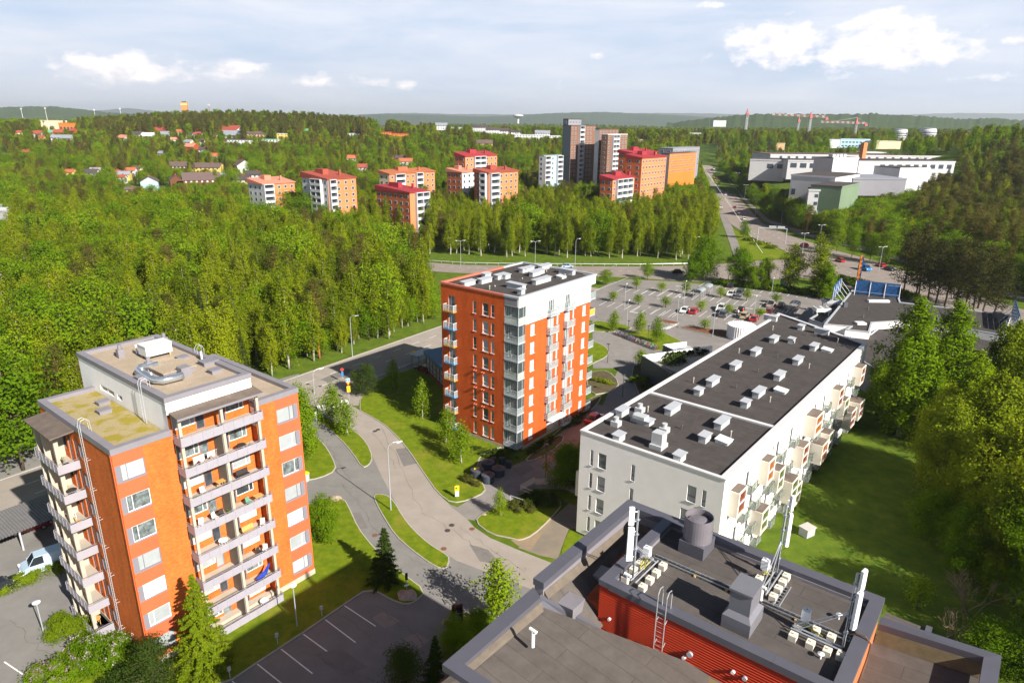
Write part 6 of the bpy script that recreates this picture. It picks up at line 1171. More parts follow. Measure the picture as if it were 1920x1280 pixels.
person('person in a white top standing behind the black car', g6(1037, 382), 2.2, (.6, .55, .5), (.1, .1, .14)); person('person in a red top beside the black car', g6(1070, 372), -1.8, (.55, .03, .03), (.05, .05, .07)); person('person in white by the trolley shelter', g6(1420, 360), .5, (.65, .6, .6), (.3, .32, .4)); person('person in dark clothes on the avenue footpath', GT(1346, 409)+Vector((0, 0, .1)), 1.2, (.03, .03, .04), (.02, .02, .03))
person('person on the footpath under the avenue trees', GT(1381, 474)+Vector((0, 0, .1)), 1.6, (.04, .04, .06), (.05, .05, .09))
# bicycles
def bicycle(col):
    t = thing('bicycle', 'x', 'bicycle'); mt = mat('bike_%02d%02d%02d' % tuple(int(c*99) for c in col), col, .4, .1, 0)
    def ring(x): m = MB(); m.tube([(x+.33*cos(a), 0, .34+.33*sin(a)) for a in np.linspace(0, 2*pi, 15)], .022, 4, False); [m.tube([(x, 0, .34), (x+.32*cos(a), 0, .34+.32*sin(a))], .005, 3) for a in np.linspace(0, 2*pi, 9)[:-1]]; return m
    for x in (-.52, .52): ring(x).build('wheel', tyre, t)
    m = MB(); m.tube([(-.52, 0, .34), (-.05, 0, .32), (.38, 0, .82), (-.15, 0, .85), (-.05, 0, .32)], .025, 5); m.tube([(-.52, 0, .34), (-.16, 0, .8)], .02, 5); m.tube([(.52, 0, .34), (.36, 0, .95)], .022, 5); m.build('frame', mt, t)
    MB().hexa([(-.3, -.07, .93), (-.02, -.03, .93), (-.02, .03, .93), (-.3, .07, .93), (-.3, -.07, .99), (-.02, -.03, .98), (-.02, .03, .98), (-.3, .07, .99)]).build('saddle', tyre, t)
    MB().tube([(.28, -.28, 1.0), (.38, -.1, .98), (.38, .1, .98), (.28, .28, 1.0)], .02, 5).build('handlebar', galv, t); return t
cols = [(.5, .02, .03), (.05, .12, .45), (.65, .65, .62), (.02, .02, .02), (.55, .12, .35), (.05, .35, .45)]; protos = [bicycle(c) for c in cols]; r = random.Random(11); a, b = g6(255, 500), g6(520, 606); k = 0; N_ = 42
cn = ['red', 'blue', 'white', 'black', 'pink', 'turquoise']; gl = 'bicycles packed along the rack beside the lawn'
for i in range(N_):
    c_ = r.randrange(6) if i >= 6 else i; o = protos[i] if i < 6 else copy_tree(protos[c_]); o['label'] = cn[c_]+' bicycle packed in the long rack beside the lawn'; o['group'] = gl+', '+cn[c_]+' ones'
    o.location = a.lerp(b, (i+.5)/N_)+Vector((r.uniform(-.1, .1), r.uniform(-.1, .1), .02)); d = b-a; o.rotation_euler = (r.uniform(-.12, .12), 0, math.atan2(d.y, d.x)+1.57+r.uniform(-.25, .25)+(pi if r.random() < .5 else 0))
rail('steel bicycle rack behind the parked bicycles', [q6(250, 492), q6(525, 600)], .8, 'bicycle_rack', 1.2)
# ---------------- far hills ----------------
def hills(D, pts, depth, cols, seed=0, amp=0., name='hills'):
    xs = np.linspace(pts[0][0], pts[-1][0], 260); ysk = np.interp(xs, [p[0] for p in pts], [p[1] for p in pts]); r = np.random.RandomState(seed); v = []; f = []
    prof = ((-1, 0), (-.75, .32), (-.45, .7), (-.2, .92), (0, 1), (.5, .7), (1, 0))
    for x, y in zip(xs, ysk):
        t = WD(x, y, D); zt = t.z+r.uniform(-1, 1)*amp; g = -4
        for k, (o, q) in enumerate(prof): dd = D+o*depth; v.append((t.x*(dd/D), dd, g+(zt-g)*q+(r.uniform(-1, 1)*amp*.3 if 0 < k < 6 else 0)))
    n = len(prof)
    for i in range(len(xs)-1):
        for j in range(n-1): a = i*n+j; f.append((a, a+n, a+n+1, a+1))
    me = bpy.data.meshes.new(name); me.from_pydata(v, [], f); m = mat('hill_%d' % D, cols[0], 1, 0, 0, cols[2], .0, col2=cols[1]); me.materials.append(m)
    if me.polygons[0].normal.z < 0: me.flip_normals()
    me.polygons.foreach_set('use_smooth', [True]*len(f)); o = bpy.data.objects.new(name, me); C.objects.link(o); return tag(o, kind='structure')
hills(13000, [(-400, 214), (0, 212), (190, 207), (240, 203), (300, 209), (420, 213), (640, 216), (760, 212), (860, 214), (960, 215), (1080, 213), (1300, 212), (1400, 215), (1560, 216), (1700, 215), (1800, 212), (1920, 213), (2400, 216)], 2500, ((.030, .055, .045), (.045, .07, .05), .002), 1, 4)
hills(7500, [(560, 224), (660, 217), (720, 213), (830, 216), (900, 219), (960, 217), (1040, 212), (1130, 210), (1200, 213), (1300, 218), (1400, 224)], 1500, ((.025, .05, .03), (.04, .07, .03), .004), 2, 3)
hills(4300, [(-500, 206), (-50, 203), (60, 200), (100, 200), (160, 206), (200, 211), (300, 215), (340, 224), (400, 230)], 900, ((.03, .055, .02), (.055, .085, .025), .01), 3, 3)
hills(2900, [(1250, 232), (1340, 220), (1400, 215), (1450, 213), (1560, 215), (1640, 213), (1720, 217), (1800, 223), (1860, 222), (1950, 228), (2300, 240)], 700, ((.022, .045, .014), (.045, .075, .02), .02), 4, 3)
# ---------------- far buildings ----------------
VIS = []                                           # what must stay in view: (x0, y0, x1, y1, depth)
th = radians(52)
wc = {'brick': (.42, .115, .045), 'salmon': (.55, .20, .085), 'white': (.52, .52, .54), 'cream': (.62, .52, .36), 'paleblue': (.35, .50, .60), 'brown': (.13, .055, .03), 'tower': (.20, .105, .07), 'yellow': (.62, .45, .14), 'redroof': (.29, .07, .05), 'crimson': (.28, .035, .045), 'orangeroof': (.36, .12, .06), 'darkroof': (.07, .06, .06), 'greyroof': (.22, .24, .28), 'brownroof': (.12, .085, .08), 'greenroof': (.12, .30, .18), 'palegreen': (.50, .56, .42), 'palewallgreen': (.15, .21, .14), 'orange': (.60, .17, .035), 'redwall': (.35, .06, .03), 'tan': (.50, .32, .18), 'glassdark': (.05, .07, .09), 'grey': (.22, .22, .25), 'pink': (.50, .20, .14)}
def fm2(k): return mat('far_'+k, wc[k], .8 if k not in ('glassdark',) else .3, 0, .07, .08)
pane = fm2('glassdark'); pw2 = fm2('white')
def solve_w(Fp, d, xt):
    a, b = .5, 120.
    s = 1 if P(Fp+d*b)[0] > P(Fp)[0] else -1
    for _ in range(40):
        m = (a+b)/2
        if (P(Fp+d*m)[0]-xt)*s < 0: a = m
        else: b = m
    return a
def apt(label, xl, xf, xr, ytop, D, h, wl='brick', wr='salmon', roof='crimson', rise=.8, bal=None, rows=None, ang=None, winc=None, cat='apartment building', vis=True, name='apartment_building', flat=False):
    a = th if ang is None else ang; Fp = WD(xf, ytop, D); dR = Vector((cos(a), sin(a), 0)); dL = Vector((-sin(a), cos(a), 0))
    w_ = solve_w(Fp, dR, xr); d_ = solve_w(Fp, dL, xl); base = (Fp.x, Fp.y, Fp.z-h); T = thing(name, label, cat, base, a)
    m = MB().m(fm2(wr)); fR, fL = FM('R', w_, d_), FM('L', w_, d_); m.box(0, 0, -6, w_, d_, h); m.cur = 0; m.mats = []; m.v = []; m.f = []; m.mi = []
    m.m(fm2(wr)); m.poly([(0, 0, -6), (w_, 0, -6), (w_, 0, h), (0, 0, h)]); m.poly([(w_, 0, -6), (w_, d_, -6), (w_, d_, h), (w_, 0, h)]); m.m(fm2(wl)); m.poly([(0, 0, -6), (0, 0, h), (0, d_, h), (0, d_, -6)]); m.poly([(0, d_, -6), (0, d_, h), (w_, d_, h), (w_, d_, -6)]); m.build('wall', None, T)
    m = MB(); e = .5 if not flat else .1
    if flat: m.box(-e, -e, h, w_+e, d_+e, h+.4)
    else: m.hexa([(-e, -e, h), (w_+e, -e, h), (w_+e, d_+e, h), (-e, d_+e, h), (-e, -e, h+.35), (w_+e, -e, h+.35), (w_+e, d_+e, h+rise+.35), (-e, d_+e, h+rise+.35)])
    r = m.build('roof', fm2(roof), T)
    if not flat:
        MB().box(w_*.3, d_*.5, h, w_*.5, d_*.8, h+rise+1.6).build('roof_housing', fm2(roof), r)
        MB().box(w_*.7, d_*.3, h, w_*.7+.8, d_*.3+.8, h+rise+1.3).build('chimney', fm2(roof), r)
    nr = rows or max(1, int((h-.8)/2.9)); cnt = 0
    for fm, L_ in ((fR, w_), (fL, d_)):
        bz = [] if not bal else [b for b in bal if b[0] == ('R' if fm is fR else 'L')]
        nc = max(1, int(L_/3.4))
        for i in range(nc):
            x = (i+.5)*L_/nc
            if any(b[1]*L_-1 < x < b[2]*L_+1 for b in bz): continue
            for k in range(nr):
                z = h-.9-1.45-k*2.9
                if z < .5 or cnt > 70: continue
                cnt += 1; m = MB().m(pw2); m.bf(fm, x-.75, x+.75, z-.05, z+1.4, -.05, .05); m.m(pane if winc is None else fm2(winc)); m.bf(fm, x-.62, x+.62, z+.07, z+1.28, -.08, -.052); m.build('window', None, T)
        for _, b0, b1 in bz:
            m = MB().m(pw2); m.bf(fm, b0*L_, b0*L_+.3, 0, h-.3, -1.5, .0); m.bf(fm, b1*L_-.3, b1*L_, 0, h-.3, -1.5, 0); m.bf(fm, b0*L_, b1*L_, h-.3, h-.05, -1.6, 0)
            n2 = max(1, round((b1-b0)*L_/4.5))
            for j in range(1, n2): q = b0*L_+(b1-b0)*L_*j/n2; m.bf(fm, q-.15, q+.15, 0, h-.3, -1.5, 0)
            for k in range(nr):
                z = h-3.1-k*2.9
                if z > -2: m.bf(fm, b0*L_+.3, b1*L_-.3, z, z+1.25, -1.52, -1.4); m.bf(fm, b0*L_+.3, b1*L_-.3, z, z+.15, -1.4, 0)
            m.m(pane); m.bf(fm, b0*L_+.3, b1*L_-.3, 0, h-.3, -.06, -.01); m.build('balcony_stack', None, T)
    if vis: VIS.append((xl, ytop-4, xr, ytop+(h*.62)*1256/D, D))
    return T, w_, d_
apt('low salmon block with white balconies and red roof, leftmost of the brick estate', 465, 492, 552, 346, 330, 17, 'white', 'salmon', 'pink', 2, [('R', .0, .3)])
apt('orange block with pale front bay and red roof, second from the left', 566, 614, 667, 337, 315, 20, 'white', 'salmon', 'redroof', 2.4, [('L', .2, .6), ('R', .02, .25)])
apt('tall brick block with dark red roof and white balcony tower nearest the birches', 706, 768, 803.5, 362, 290, 21, 'brick', 'salmon', 'crimson', 1.8, [('R', .25, .95)])
apt('long salmon block with orange roof behind the dark red roofed one', 711, 730, 815, 327, 360, 15, 'cream', 'salmon', 'orangeroof', 1.5, [('R', .1, .3), ('R', .55, .7)])
apt('brick block with crimson roof and wide white balcony front, rear one of three', 853, 872, 932, 294, 390, 15, 'brick', 'salmon', 'crimson', 2, [('R', .25, .6)])
apt('brick block with two white balcony stacks, nearest of three', 889, 916, 971.6, 325, 325, 19, 'brick', 'salmon', 'redroof', 1.5, [('L', .1, .5), ('R', .02, .3)])
apt('low block with pink roof half hidden left of the two-stack block', 838, 866, 893, 324, 350, 14, 'brick', 'white', 'pink', 1.5)
apt('small brick block with crimson roof and white balconies beside the avenue trees', 1126, 1149, 1201, 337, 330, 13, 'brick', 'salmon', 'crimson', 1.6, [('R', .1, .65)])
apt('tall brick block with crimson roof, front one by the avenue', 1174, 1204, 1250, 297, 345, 23, 'brick', 'salmon', 'crimson', 1.5)
apt('brick block with crimson roof directly behind the front one by the avenue', 1160, 1186, 1232, 288, 380, 20, 'brick', 'salmon', 'crimson', 1.5)
apt('orange and grey modern block beside the avenue top', 1240, 1256, 1306, 289, 420, 14, 'grey', 'orange', 'darkroof', 1, flat=True); apt('grey upper storey block with yellow band behind the orange modern block', 1236, 1262, 1312, 279, 440, 14, 'grey', 'grey', 'greyroof', 1, flat=True, vis=False)
apt('dark brown tower block, taller of the two', 1056.5, 1071, 1117, 236, 440, 42, 'glassdark', 'tower', 'darkroof', 1, [('R', .3, .48)], flat=True); apt('dark stair shaft rising from the taller brown tower', 1056, 1066, 1090, 224, 446, 44, 'glassdark', 'grey', 'darkroof', 1, flat=True, vis=False)
apt('dark brown tower block with pale roof slab, lower of the two', 1128, 1140, 1177, 253, 420, 34, 'tower', 'tower', 'white', 1, [('R', .2, .5)], flat=True); apt('white and grey shaft between the two brown towers', 1116, 1124, 1160, 243, 432, 36, 'white', 'tower', 'darkroof', 1, flat=True, vis=False)
apt('pale blue grey block between pines left of the brown towers', 1011, 1020, 1053, 293, 420, 17, 'white', 'paleblue', 'greyroof', 1, [('R', .0, .3), ('R', .7, 1)], flat=True)
def house(label, x, y, wpx, wall, roof, ang=None, h=4.5, ratio=.8, rise=None, floors=2, vis=True, name='house', flat=False):
    p = GT(x, y); D = p.y; w_ = max(6, wpx*D/1256); d_ = w_*ratio; a = radians(20)*((hash(label) % 100)/50-1) if ang is None else ang; T = thing(name, label, 'house' if name == 'house' else 'building', p, a)
    rise = rise or d_*.32; m = MB(); m.box(-w_/2, -d_/2, -5, w_/2, d_/2, h)
    if not flat: m.poly([(-w_/2, -d_/2, h), (-w_/2, d_/2, h), (-w_/2, 0, h+rise)], True); m.poly([(w_/2, -d_/2, h), (w_/2, d_/2, h), (w_/2, 0, h+rise)])
    m.build('wall', fm2(wall), T); m = MB(); e = .5
    if flat: m.box(-w_/2-.2, -d_/2-.2, h, w_/2+.2, d_/2+.2, h+.5)
    else:
        for s in (-1, 1): m.hexa([(-w_/2-e, s*(d_/2+e), h-.25), (w_/2+e, s*(d_/2+e), h-.25), (w_/2+e, 0, h+rise), (-w_/2-e, 0, h+rise), (-w_/2-e, s*(d_/2+e), h), (w_/2+e, s*(d_/2+e), h), (w_/2+e, 0, h+rise+.3), (-w_/2-e, 0, h+rise+.3)])
    r = m.build('roof', fm2(roof), T)
    if not flat: MB().box(w_*.15, -.4, h, w_*.15+.8, .4, h+rise+1.0).build('chimney', fm2('redwall'), r)
    n = max(2, min(12, int(w_/3)))
    for k in range(floors):
        for i in range(n): xx = -w_/2+(i+.5)*w_/n; z = h-1.6-2.8*k; m = MB(); m.box(xx-.55, -d_/2-.06, z, xx+.55, -d_/2-.01, z+1.15); m.build('window', pane if wall != 'brown' else pw2, T)
    if vis: ty_ = P(p+Vector((0, 0, h+rise)))[1]; VIS.append((x-wpx*.4, ty_-1, x+wpx*.4, y-(y-ty_)*.42, D-4))
    return T
hz1 = lambda x, y: (x/4, 180+y/4)
HS = [('small pale house with red roof at the far left', 155, 305, 12, 'cream', 'redroof'), ('white house with red roof left of the grandstand', 292, 312, 18, 'white', 'redroof'), ('yellow gabled house below the grandstand', 325, 342, 10, 'yellow', 'redroof'), ('house with the widest bright red roof below the grandstand', 455, 302, 17, 'redwall', 'redroof'), ('white house with green roof beside the widest red roof', 402, 303, 14, 'white', 'greenroof'), ('white house with dark roof under the green roofed one', 430, 342, 15, 'white', 'greyroof'), ('white house with grey roof right of the dark roofed one', 515, 348, 20, 'white', 'greyroof'), ('small red roofed house right of the grandstand', 560, 292, 13, 'redwall', 'redroof'),
 ('white gabled house with salmon roof', 935, 345, 18, 'white', 'pink'), ('white house with dark roof among birches', 1045, 318, 18, 'white', 'darkroof'), ('long white house in the row', 1120, 332, 22, 'white', 'white'), ('pinkish house with red roof under the pine ridge', 1220, 290, 24, 'pink', 'redroof'), ('white house with grey roof under the pine ridge', 1248, 318, 18, 'white', 'greyroof'), ('tall pale house with orange roof under the pine ridge', 1358, 300, 15, 'cream', 'orangeroof'), ('white house with dark roof right of the orange roofed one', 1436, 318, 13, 'white', 'darkroof'), ('white house with bright red roof under the pine ridge', 1496, 318, 14, 'white', 'redroof'), ('pale house with pink roof low in the row', 1315, 358, 12, 'white', 'pink'), ('cream gabled house among the birches', 1422, 378, 14, 'cream', 'greyroof'), ('small cream gabled house beside the car lot', 1515, 372, 12, 'cream', 'darkroof'),
 ('white house with blue grey roof before the long red roof', 1740, 325, 30, 'white', 'greyroof'), ('long house with a long red roof', 1740, 300, 42, 'white', 'redroof'), ('yellow and white house with steep grey roof in the trees', 1228, 468, 15, 'yellow', 'greyroof'), ('white house with steep grey roof in the trees', 1532, 440, 15, 'white', 'darkroof'), ('white house with salmon roof above the brown houses', 1622, 490, 20, 'white', 'orangeroof'), ('low red brown house behind birches', 1440, 415, 20, 'redwall', 'pink'), ('red roofed cottage low at the left', 218, 458, 17, 'redwall', 'redroof'), ('cottage with an orange roof in the middle of the wood', 538, 615, 18, 'yellow', 'orangeroof'), ('dark roofed twin house in the wood', 690, 620, 24, 'white', 'darkroof'), ('white house with grey roof beside the dark roofed one', 725, 600, 16, 'white', 'greyroof'), ('red gabled cottage, upper one', 882, 618, 15, 'redwall', 'redroof'), ('yellow house with grey roof', 940, 632, 20, 'yellow', 'greyroof'), ('white house with orange roof', 988, 600, 17, 'white', 'orangeroof'), ('cream house with brown roof', 1042, 588, 18, 'cream', 'brownroof'), ('red roofed cottage, lower one', 918, 655, 14, 'white', 'redroof')]
for lb, x, y, w_, wl, rf in HS: house(lb, *hz1(x, y), w_, wl, rf)
house('pale blue two-storey house with brown roof', 283, 357, 40, 'paleblue', 'brownroof', radians(-65), 6.5, .7, 3.2); house('low dark brown shed left of the pale blue house', 246, 362, 18, 'brown', 'brownroof', .1, 2.6, .6)
house('largest brown timber house with steep gables', 380, 358, 62, 'brown', 'brownroof', radians(28), 8, .6, 4.5, 3); house('brown timber wing left of the largest brown house', 332, 355, 30, 'brown', 'brownroof', radians(-60), 7, .7, 3); house('yellow house with dark roof and solar panels behind the brown house', 392, 330, 52, 'yellow', 'brownroof', 0, 7, .5, 3); house('dark brown roofed house behind the pale blue one', 338, 325, 34, 'brown', 'brownroof', 0, 6, .6, 3)
house('pale green house with dark brown gable roof', 455, 327, 36, 'palegreen', 'brownroof', radians(-50), 7.5, .8, 4); house('cream house with dark roof below the pale green one', 452, 352, 34, 'cream', 'darkroof', .1, 6, .7, 2.5); house('white house with dark roof right of the cream one', 478, 342, 30, 'white', 'darkroof', .1, 6, .7, 2.5); house('small red house beside the brown timber house', 420, 338, 9, 'redwall', 'greyroof', .1, 4)
hz2 = lambda x, y: (440+x/4.8, 200+y/4.8)
for lb, x, y, w_, wl, rf, h, fl in (('tan long building with brown roof under the ridge', 200, 295, 42, 'tan', 'brownroof', 6, False), ('long white school block with dark flat roof', 60, 352, 55, 'white', 'darkroof', 6, True), ('white block with green flat roof', 330, 348, 34, 'white', 'greenroof', 6, True), ('yellow block with white flat roof', 440, 312, 19, 'yellow', 'white', 8, True), ('house with green hipped roof', 655, 255, 12, 'tan', 'greenroof', 5, False), ('white villa group in the trees', 1075, 290, 22, 'white', 'greyroof', 6, True), ('red flat block, left one of two', 1370, 285, 27, 'orange', 'redwall', 7, True), ('red flat block, right one of two', 1500, 300, 32, 'orange', 'redwall', 7, True), ('white four-storey block with hipped roof', 1860, 248, 21, 'white', 'white', 13, False), ('house with salmon gable roof left of the long salmon block', 1065, 515, 18, 'white', 'orangeroof', 5, False), ('house with red roof beside the long salmon block', 1145, 600, 20, 'white', 'redroof', 5, False), ('dark roofed house behind the long salmon block', 1490, 505, 16, 'redwall', 'darkroof', 4, False), ('salmon roofed house with white chimneys', 1545, 545, 24, 'white', 'orangeroof', 5, False), ('distant red block on the skyline', 1330, 205, 20, 'redwall', 'redroof', 7, True), ('distant orange block on the skyline', 1625, 180, 22, 'orange', 'redroof', 6, True)):
    house(lb, *hz2(x, y), w_, wl, rf, 0, h, .6, 2.5, 4 if h > 10 else 2, flat=fl)
hz3 = lambda x, y: (800+x/3.5556, 200+y/3.5556)
for lb, x, y, w_, wl, rf, h, fl in (('white gabled terrace, tallest at the left', 352, 205, 30, 'white', 'darkroof', 13, False), ('white gabled terrace with slate roof, second', 440, 212, 24, 'white', 'darkroof', 11, False), ('white gabled terrace with slate roof, third', 510, 214, 24, 'white', 'darkroof', 10, False), ('white gabled terrace with slate roof, fourth', 600, 216, 26, 'white', 'darkroof', 9, False), ('long white flat building before the terraces', 690, 235, 60, 'white', 'white', 8, True), ('white building with grey gable at the right end of the terraces', 770, 232, 26, 'white', 'greyroof', 10, False), ('white low block left of the brown towers', 860, 235, 26, 'white', 'white', 7, True), ('white four-storey tower house left of the terraces', 100, 192, 22, 'white', 'greyroof', 13, False), ('distant white block on the skyline', 175, 162, 12, 'white', 'white', 10, True), ('distant white block beside it on the skyline', 225, 160, 10, 'white', 'white', 9, True), ('orange walled hall with a wide dark roof', 380, 275, 32, 'tan', 'brownroof', 5, False), ('white block farther right among trees', 1790, 205, 30, 'white', 'white', 8, True), ('pale house right of the brown towers', 1440, 248, 18, 'tan', 'brownroof', 5, True)):
    house(lb, *hz3(x, y), w_, wl, rf, 0, h, .5, 3, 4 if h > 10 else 2, flat=fl)
# factory
def slab(label, x1, y1, x2, y2, D1, D2, dep, h, wall='white', roof='darkroof', win=None, T=None, vis=True):
    a, b = WD(x1, y1, D1), WD(x2, y2, D2); b.z = a.z; d = (b-a); L_ = d.length; an = math.atan2(d.y, d.x)
    t = thing('factory_building', label, 'factory', (a.x, a.y, a.z-h), an); MB().box(0, 0, -3, L_, dep, h-.02).build('wall', fm2(wall), t); MB().box(-.15, -.15, h-.02, L_+.15, dep+.1, h+.35).build('roof', fm2(roof), t); MB().box(-.2, -.22, h-.5, L_+.2, -.155, h+.4).build('fascia', fm2(wall), t)
    if win:
        for (z0, z1, w_, s0, s1, st) in win:
            x = s0*L_
            while x+w_ < s1*L_: MB().box(x, -.05, z0, x+w_, .05, z1).build('window', pane, t); x += st
    if vis: VIS.append((min(x1, x2), y1-3, max(x1, x2), y1+h*.8*1256/D1, D1))
    return t
slab('long dark roofed rear hall of the white factory', 1445, 290, 1790, 293, 520, 520, 40, 8, 'white', 'brownroof', [(5, 7, 2, .05, .95, 6)]); slab('white factory block with four square windows at the left', 1407, 299, 1473, 300, 480, 470, 30, 11, win=[(5.5, 8.5, 4, .5, .98, 6.5)]); slab('white factory block with band windows in the middle', 1478, 301, 1562, 303, 455, 450, 28, 9, win=[(4.5, 7.5, 4, .06, .7, 6)])
slab('long white factory wing stretching right', 1611, 303, 1790, 310, 445, 455, 34, 9, win=[(4.5, 7.2, 3.6, .22, .98, 6)]); t = slab('windowless white factory tower with rooftop units', 1563, 297, 1611, 293, 415, 425, 14, 16)
for i in range(4): MB().box(1.5+i*3.2, 2, 16.3, 3.9+i*3.2, 5, 18.2).build('roof_unit', fm2('white'), t)
slab('front left white factory hall', 1484, 328, 1567, 331, 365, 350, 40, 11, win=[(1, 4, 2, .05, .25, 5)]); slab('white office block of the factory with two window rows', 1517, 356, 1578, 357, 330, 325, 12, 8.5, win=[(5, 6.6, 1.6, .2, .95, 2.0), (1.4, 3, 1.6, .2, .95, 2.0)]); slab('green walled factory annex', 1578.5, 351, 1612, 346, 322, 345, 14, 8, 'palewallgreen'); slab('white factory annex with rooftop unit at the right end', 1688, 316, 1745, 313, 395, 400, 20, 10); slab('low grey roofed factory hall behind the trees', 1600, 335, 1700, 336, 370, 372, 30, 6, 'grey', 'greyroof')
t = thing('chimney', 'square brick chimney behind the factory', 'chimney', WD(1617, 292, 500)+Vector((0, 0, -6)), .3); MB().box(-1.6, -1.6, 0, 1.6, 1.6, 15).build('shaft', fm2('salmon'), t); VIS.append((1612, 272, 1622, 290, 498))
slab('pale blue hospital block behind the factory', 1577, 261, 1632, 261, 800, 800, 30, 11, 'paleblue', 'greyroof', [(3, 4.5, 2.5, .05, .95, 4), (7, 8.5, 2.5, .05, .95, 4)]); slab('white clinic wing left of the pale blue block', 1552, 262, 1576, 262, 790, 790, 20, 9, 'white', 'white'); slab('white hall right of the pale blue block', 1641, 265, 1690, 266, 780, 780, 30, 10, 'cream', 'white'); slab('low white sheds behind the long factory wing', 1612, 286, 1662, 287, 640, 640, 20, 5, 'white', 'white'); slab('flat tan depot beside the cranes', 1455, 269, 1472, 270, 760, 760, 20, 7, 'tan', 'greyroof')
slab('white low hall at the left picture edge in the forest', -60, 390, 27, 402, 300, 290, 16, 7, 'white', 'white'); slab('far clinic on the wooded hill', 1338, 226, 1362, 226, 2000, 2000, 30, 14, 'white', 'white')
for x, y, r_, lb in ((1688.5, 244, 12, 'round white tower, left one'), (1741, 242.5, 13.5, 'round white tower, right one')):
    D = 1150; p = WD(x, y, D); R_ = r_*D/1256; t = thing('round_tower', lb, 'tower', (p.x, p.y, p.z-26)); MB().lathe((0, 0, 0), [(R_, -15), (R_, 24), (R_*.9, 26), (R_*.9, 27.5)], 28).build('wall', fm2('white'), t); MB().lathe((0, 0, 27.5), [(R_*.92, 0), (R_*.3, .8), (.2, 1)], 28).build('roof', fm2('greyroof'), t)
    for k in range(6): MB().lathe((0, 0, 2+3.6*k), [(R_+.04, 0), (R_+.04, 1.3)], 28, False).build('window_band', pane, t)
    VIS.append((x-r_, y-3, x+r_, y+12, D))
slab('grandstand with dark roof and orange pillars', 109, 231, 147, 231, 1000, 1000, 16, 13, 'orange', 'darkroof', [(2, 8, 3, .05, .95, 5)]); slab('white hall left of the grandstand', 75, 226, 109, 226, 1020, 1020, 20, 12, 'cream', 'white'); 
t = thing('lookout_tower', 'brick observation tower on the pine ridge with yellow top band', 'tower', WD(347.5, 212, 1150)+Vector((0, 0, -8)), .3); MB().box(-4.6, -4.6, 0, 4.6, 4.6, 24).build('shaft', fm2('salmon'), t); MB().box(-4.7, -4.7, 20, 4.7, 4.7, 22.5).build('band', fm2('yellow'), t); MB().box(-3, -3, 24, 3, 3, 26).build('top', fm2('brownroof'), t)
t = thing('water_tower', 'mushroom water tower on the horizon', 'water tower', WD(971, 232, 3000)); MB().lathe((0, 0, 0), [(5, 0), (5, 22), (22, 30), (22, 35), (3, 38)], 24).build('body', fm2('white'), t)
for x, y0, y1, lb in ((46, 233, 204, 'first floodlight mast from the left edge'), (92, 239, 203, 'second floodlight mast from the left edge'), (181, 228, 206, 'third floodlight mast from the left edge'), (228, 219, 204, 'fourth floodlight mast from the left edge'), (394, 212, 197, 'thin red mast on the ridge right of the brick tower')):
    a, b = WD(x, y0, 1000), WD(x, y1, 1000); t = thing('floodlight_mast', lb, 'mast', a); MB().tube([(0, 0, -12), (-.8, 0, b.z-a.z)], [.42, .25], 6).build('pole', fm2('white' if 'red' not in lb else 'redwall'), t); MB().box(-1.8, -.2, b.z-a.z-1.0, .6, .2, b.z-a.z+.8).build('lamp_rack', fm2('white'), t)
def crane(label, base, top, j0, j1, D, jib=True):
    a, b = WD(*base, D), WD(*top, D); hh = b.z-a.z; t = thing('tower_crane', label, 'crane', a); m = MB().m(pw2); rd = fm2('crane_red') if 'crane_red' in wc else mat('crane_red', (.42, .14, .13), .6)
    s = 1.1; n = int(hh/3)
    for x, y in ((-s, -s), (s, -s), (s, s), (-s, s)): m.tube([(x, y, -14), (x, y, hh)], .3, 4)
    for k in range(n):
        z = k*3
        for p, q in (((-s, -s), (s, -s)), ((s, -s), (s, s)), ((s, s), (-s, s)), ((-s, s), (-s, -s))): m.tube([(p[0], p[1], z), (q[0], q[1], z+3)], .16, 3)
    m.build('mast', None, t); MB().box(-1.8, -1.8, hh, 1.8, 1.8, hh+2.6).build('cab', rd, t); MB().hexa([(-1.2, -1.2, hh+2.6), (1.2, -1.2, hh+2.6), (1.2, 1.2, hh+2.6), (-1.2, 1.2, hh+2.6), (-.3, -.3, hh+8), (.3, -.3, hh+8), (.3, .3, hh+8), (-.3, .3, hh+8)]).build('head', rd, t)
    if not jib: return t
    p, q = WD(*j0, D)-a, WD(*j1, D)-a; n = 18
    for i in range(n):
        u, v = p.lerp(q, i/n), p.lerp(q, (i+1)/n); m = MB()
        for oy in (-.9, .9): m.tube([u+Vector((0, oy, 0)), v+Vector((0, oy, 0))], .2, 4)
        m.tube([u+Vector((0, 0, 1.7)), v+Vector((0, 0, 1.7))], .2, 4); m.tube([u+Vector((0, -.9, 0)), v+Vector((0, 0, 1.7))], .16, 3); m.tube([v+Vector((0, -.9, 0)), u+Vector((0, 0, 1.7))], .16, 3); m.build('jib_section', rd if i % 2 else pw2, t)
    c = q; MB().box(c.x-3, c.y-1.2, c.z-2.6, c.x+.5, c.y+1.2, c.z).build('counterweight', rd, t); m = MB(); m.tube([Vector((0, 0, hh+8)), p.lerp(q, .25)+Vector((0, 0, 1.7))], .12, 3); m.tube([Vector((0, 0, hh+8)), q+Vector((0, 0, .5))], .12, 3); m.build('tie', fm2('white'), t); return t
crane('crane mast without a visible jib, left of the others', (1395, 270), (1401, 216), None, None, 900, False); crane('red and white crane with the longest jib', (1513, 270), (1519, 222), (1447, 216), (1552, 221), 880); crane('red and white crane on the right with the lower jib', (1601, 262), (1604, 233), (1539, 230), (1625.5, 232.5), 900); crane('thin grey crane mast behind', (1493, 262), (1495, 229), None, None, 1100, False)
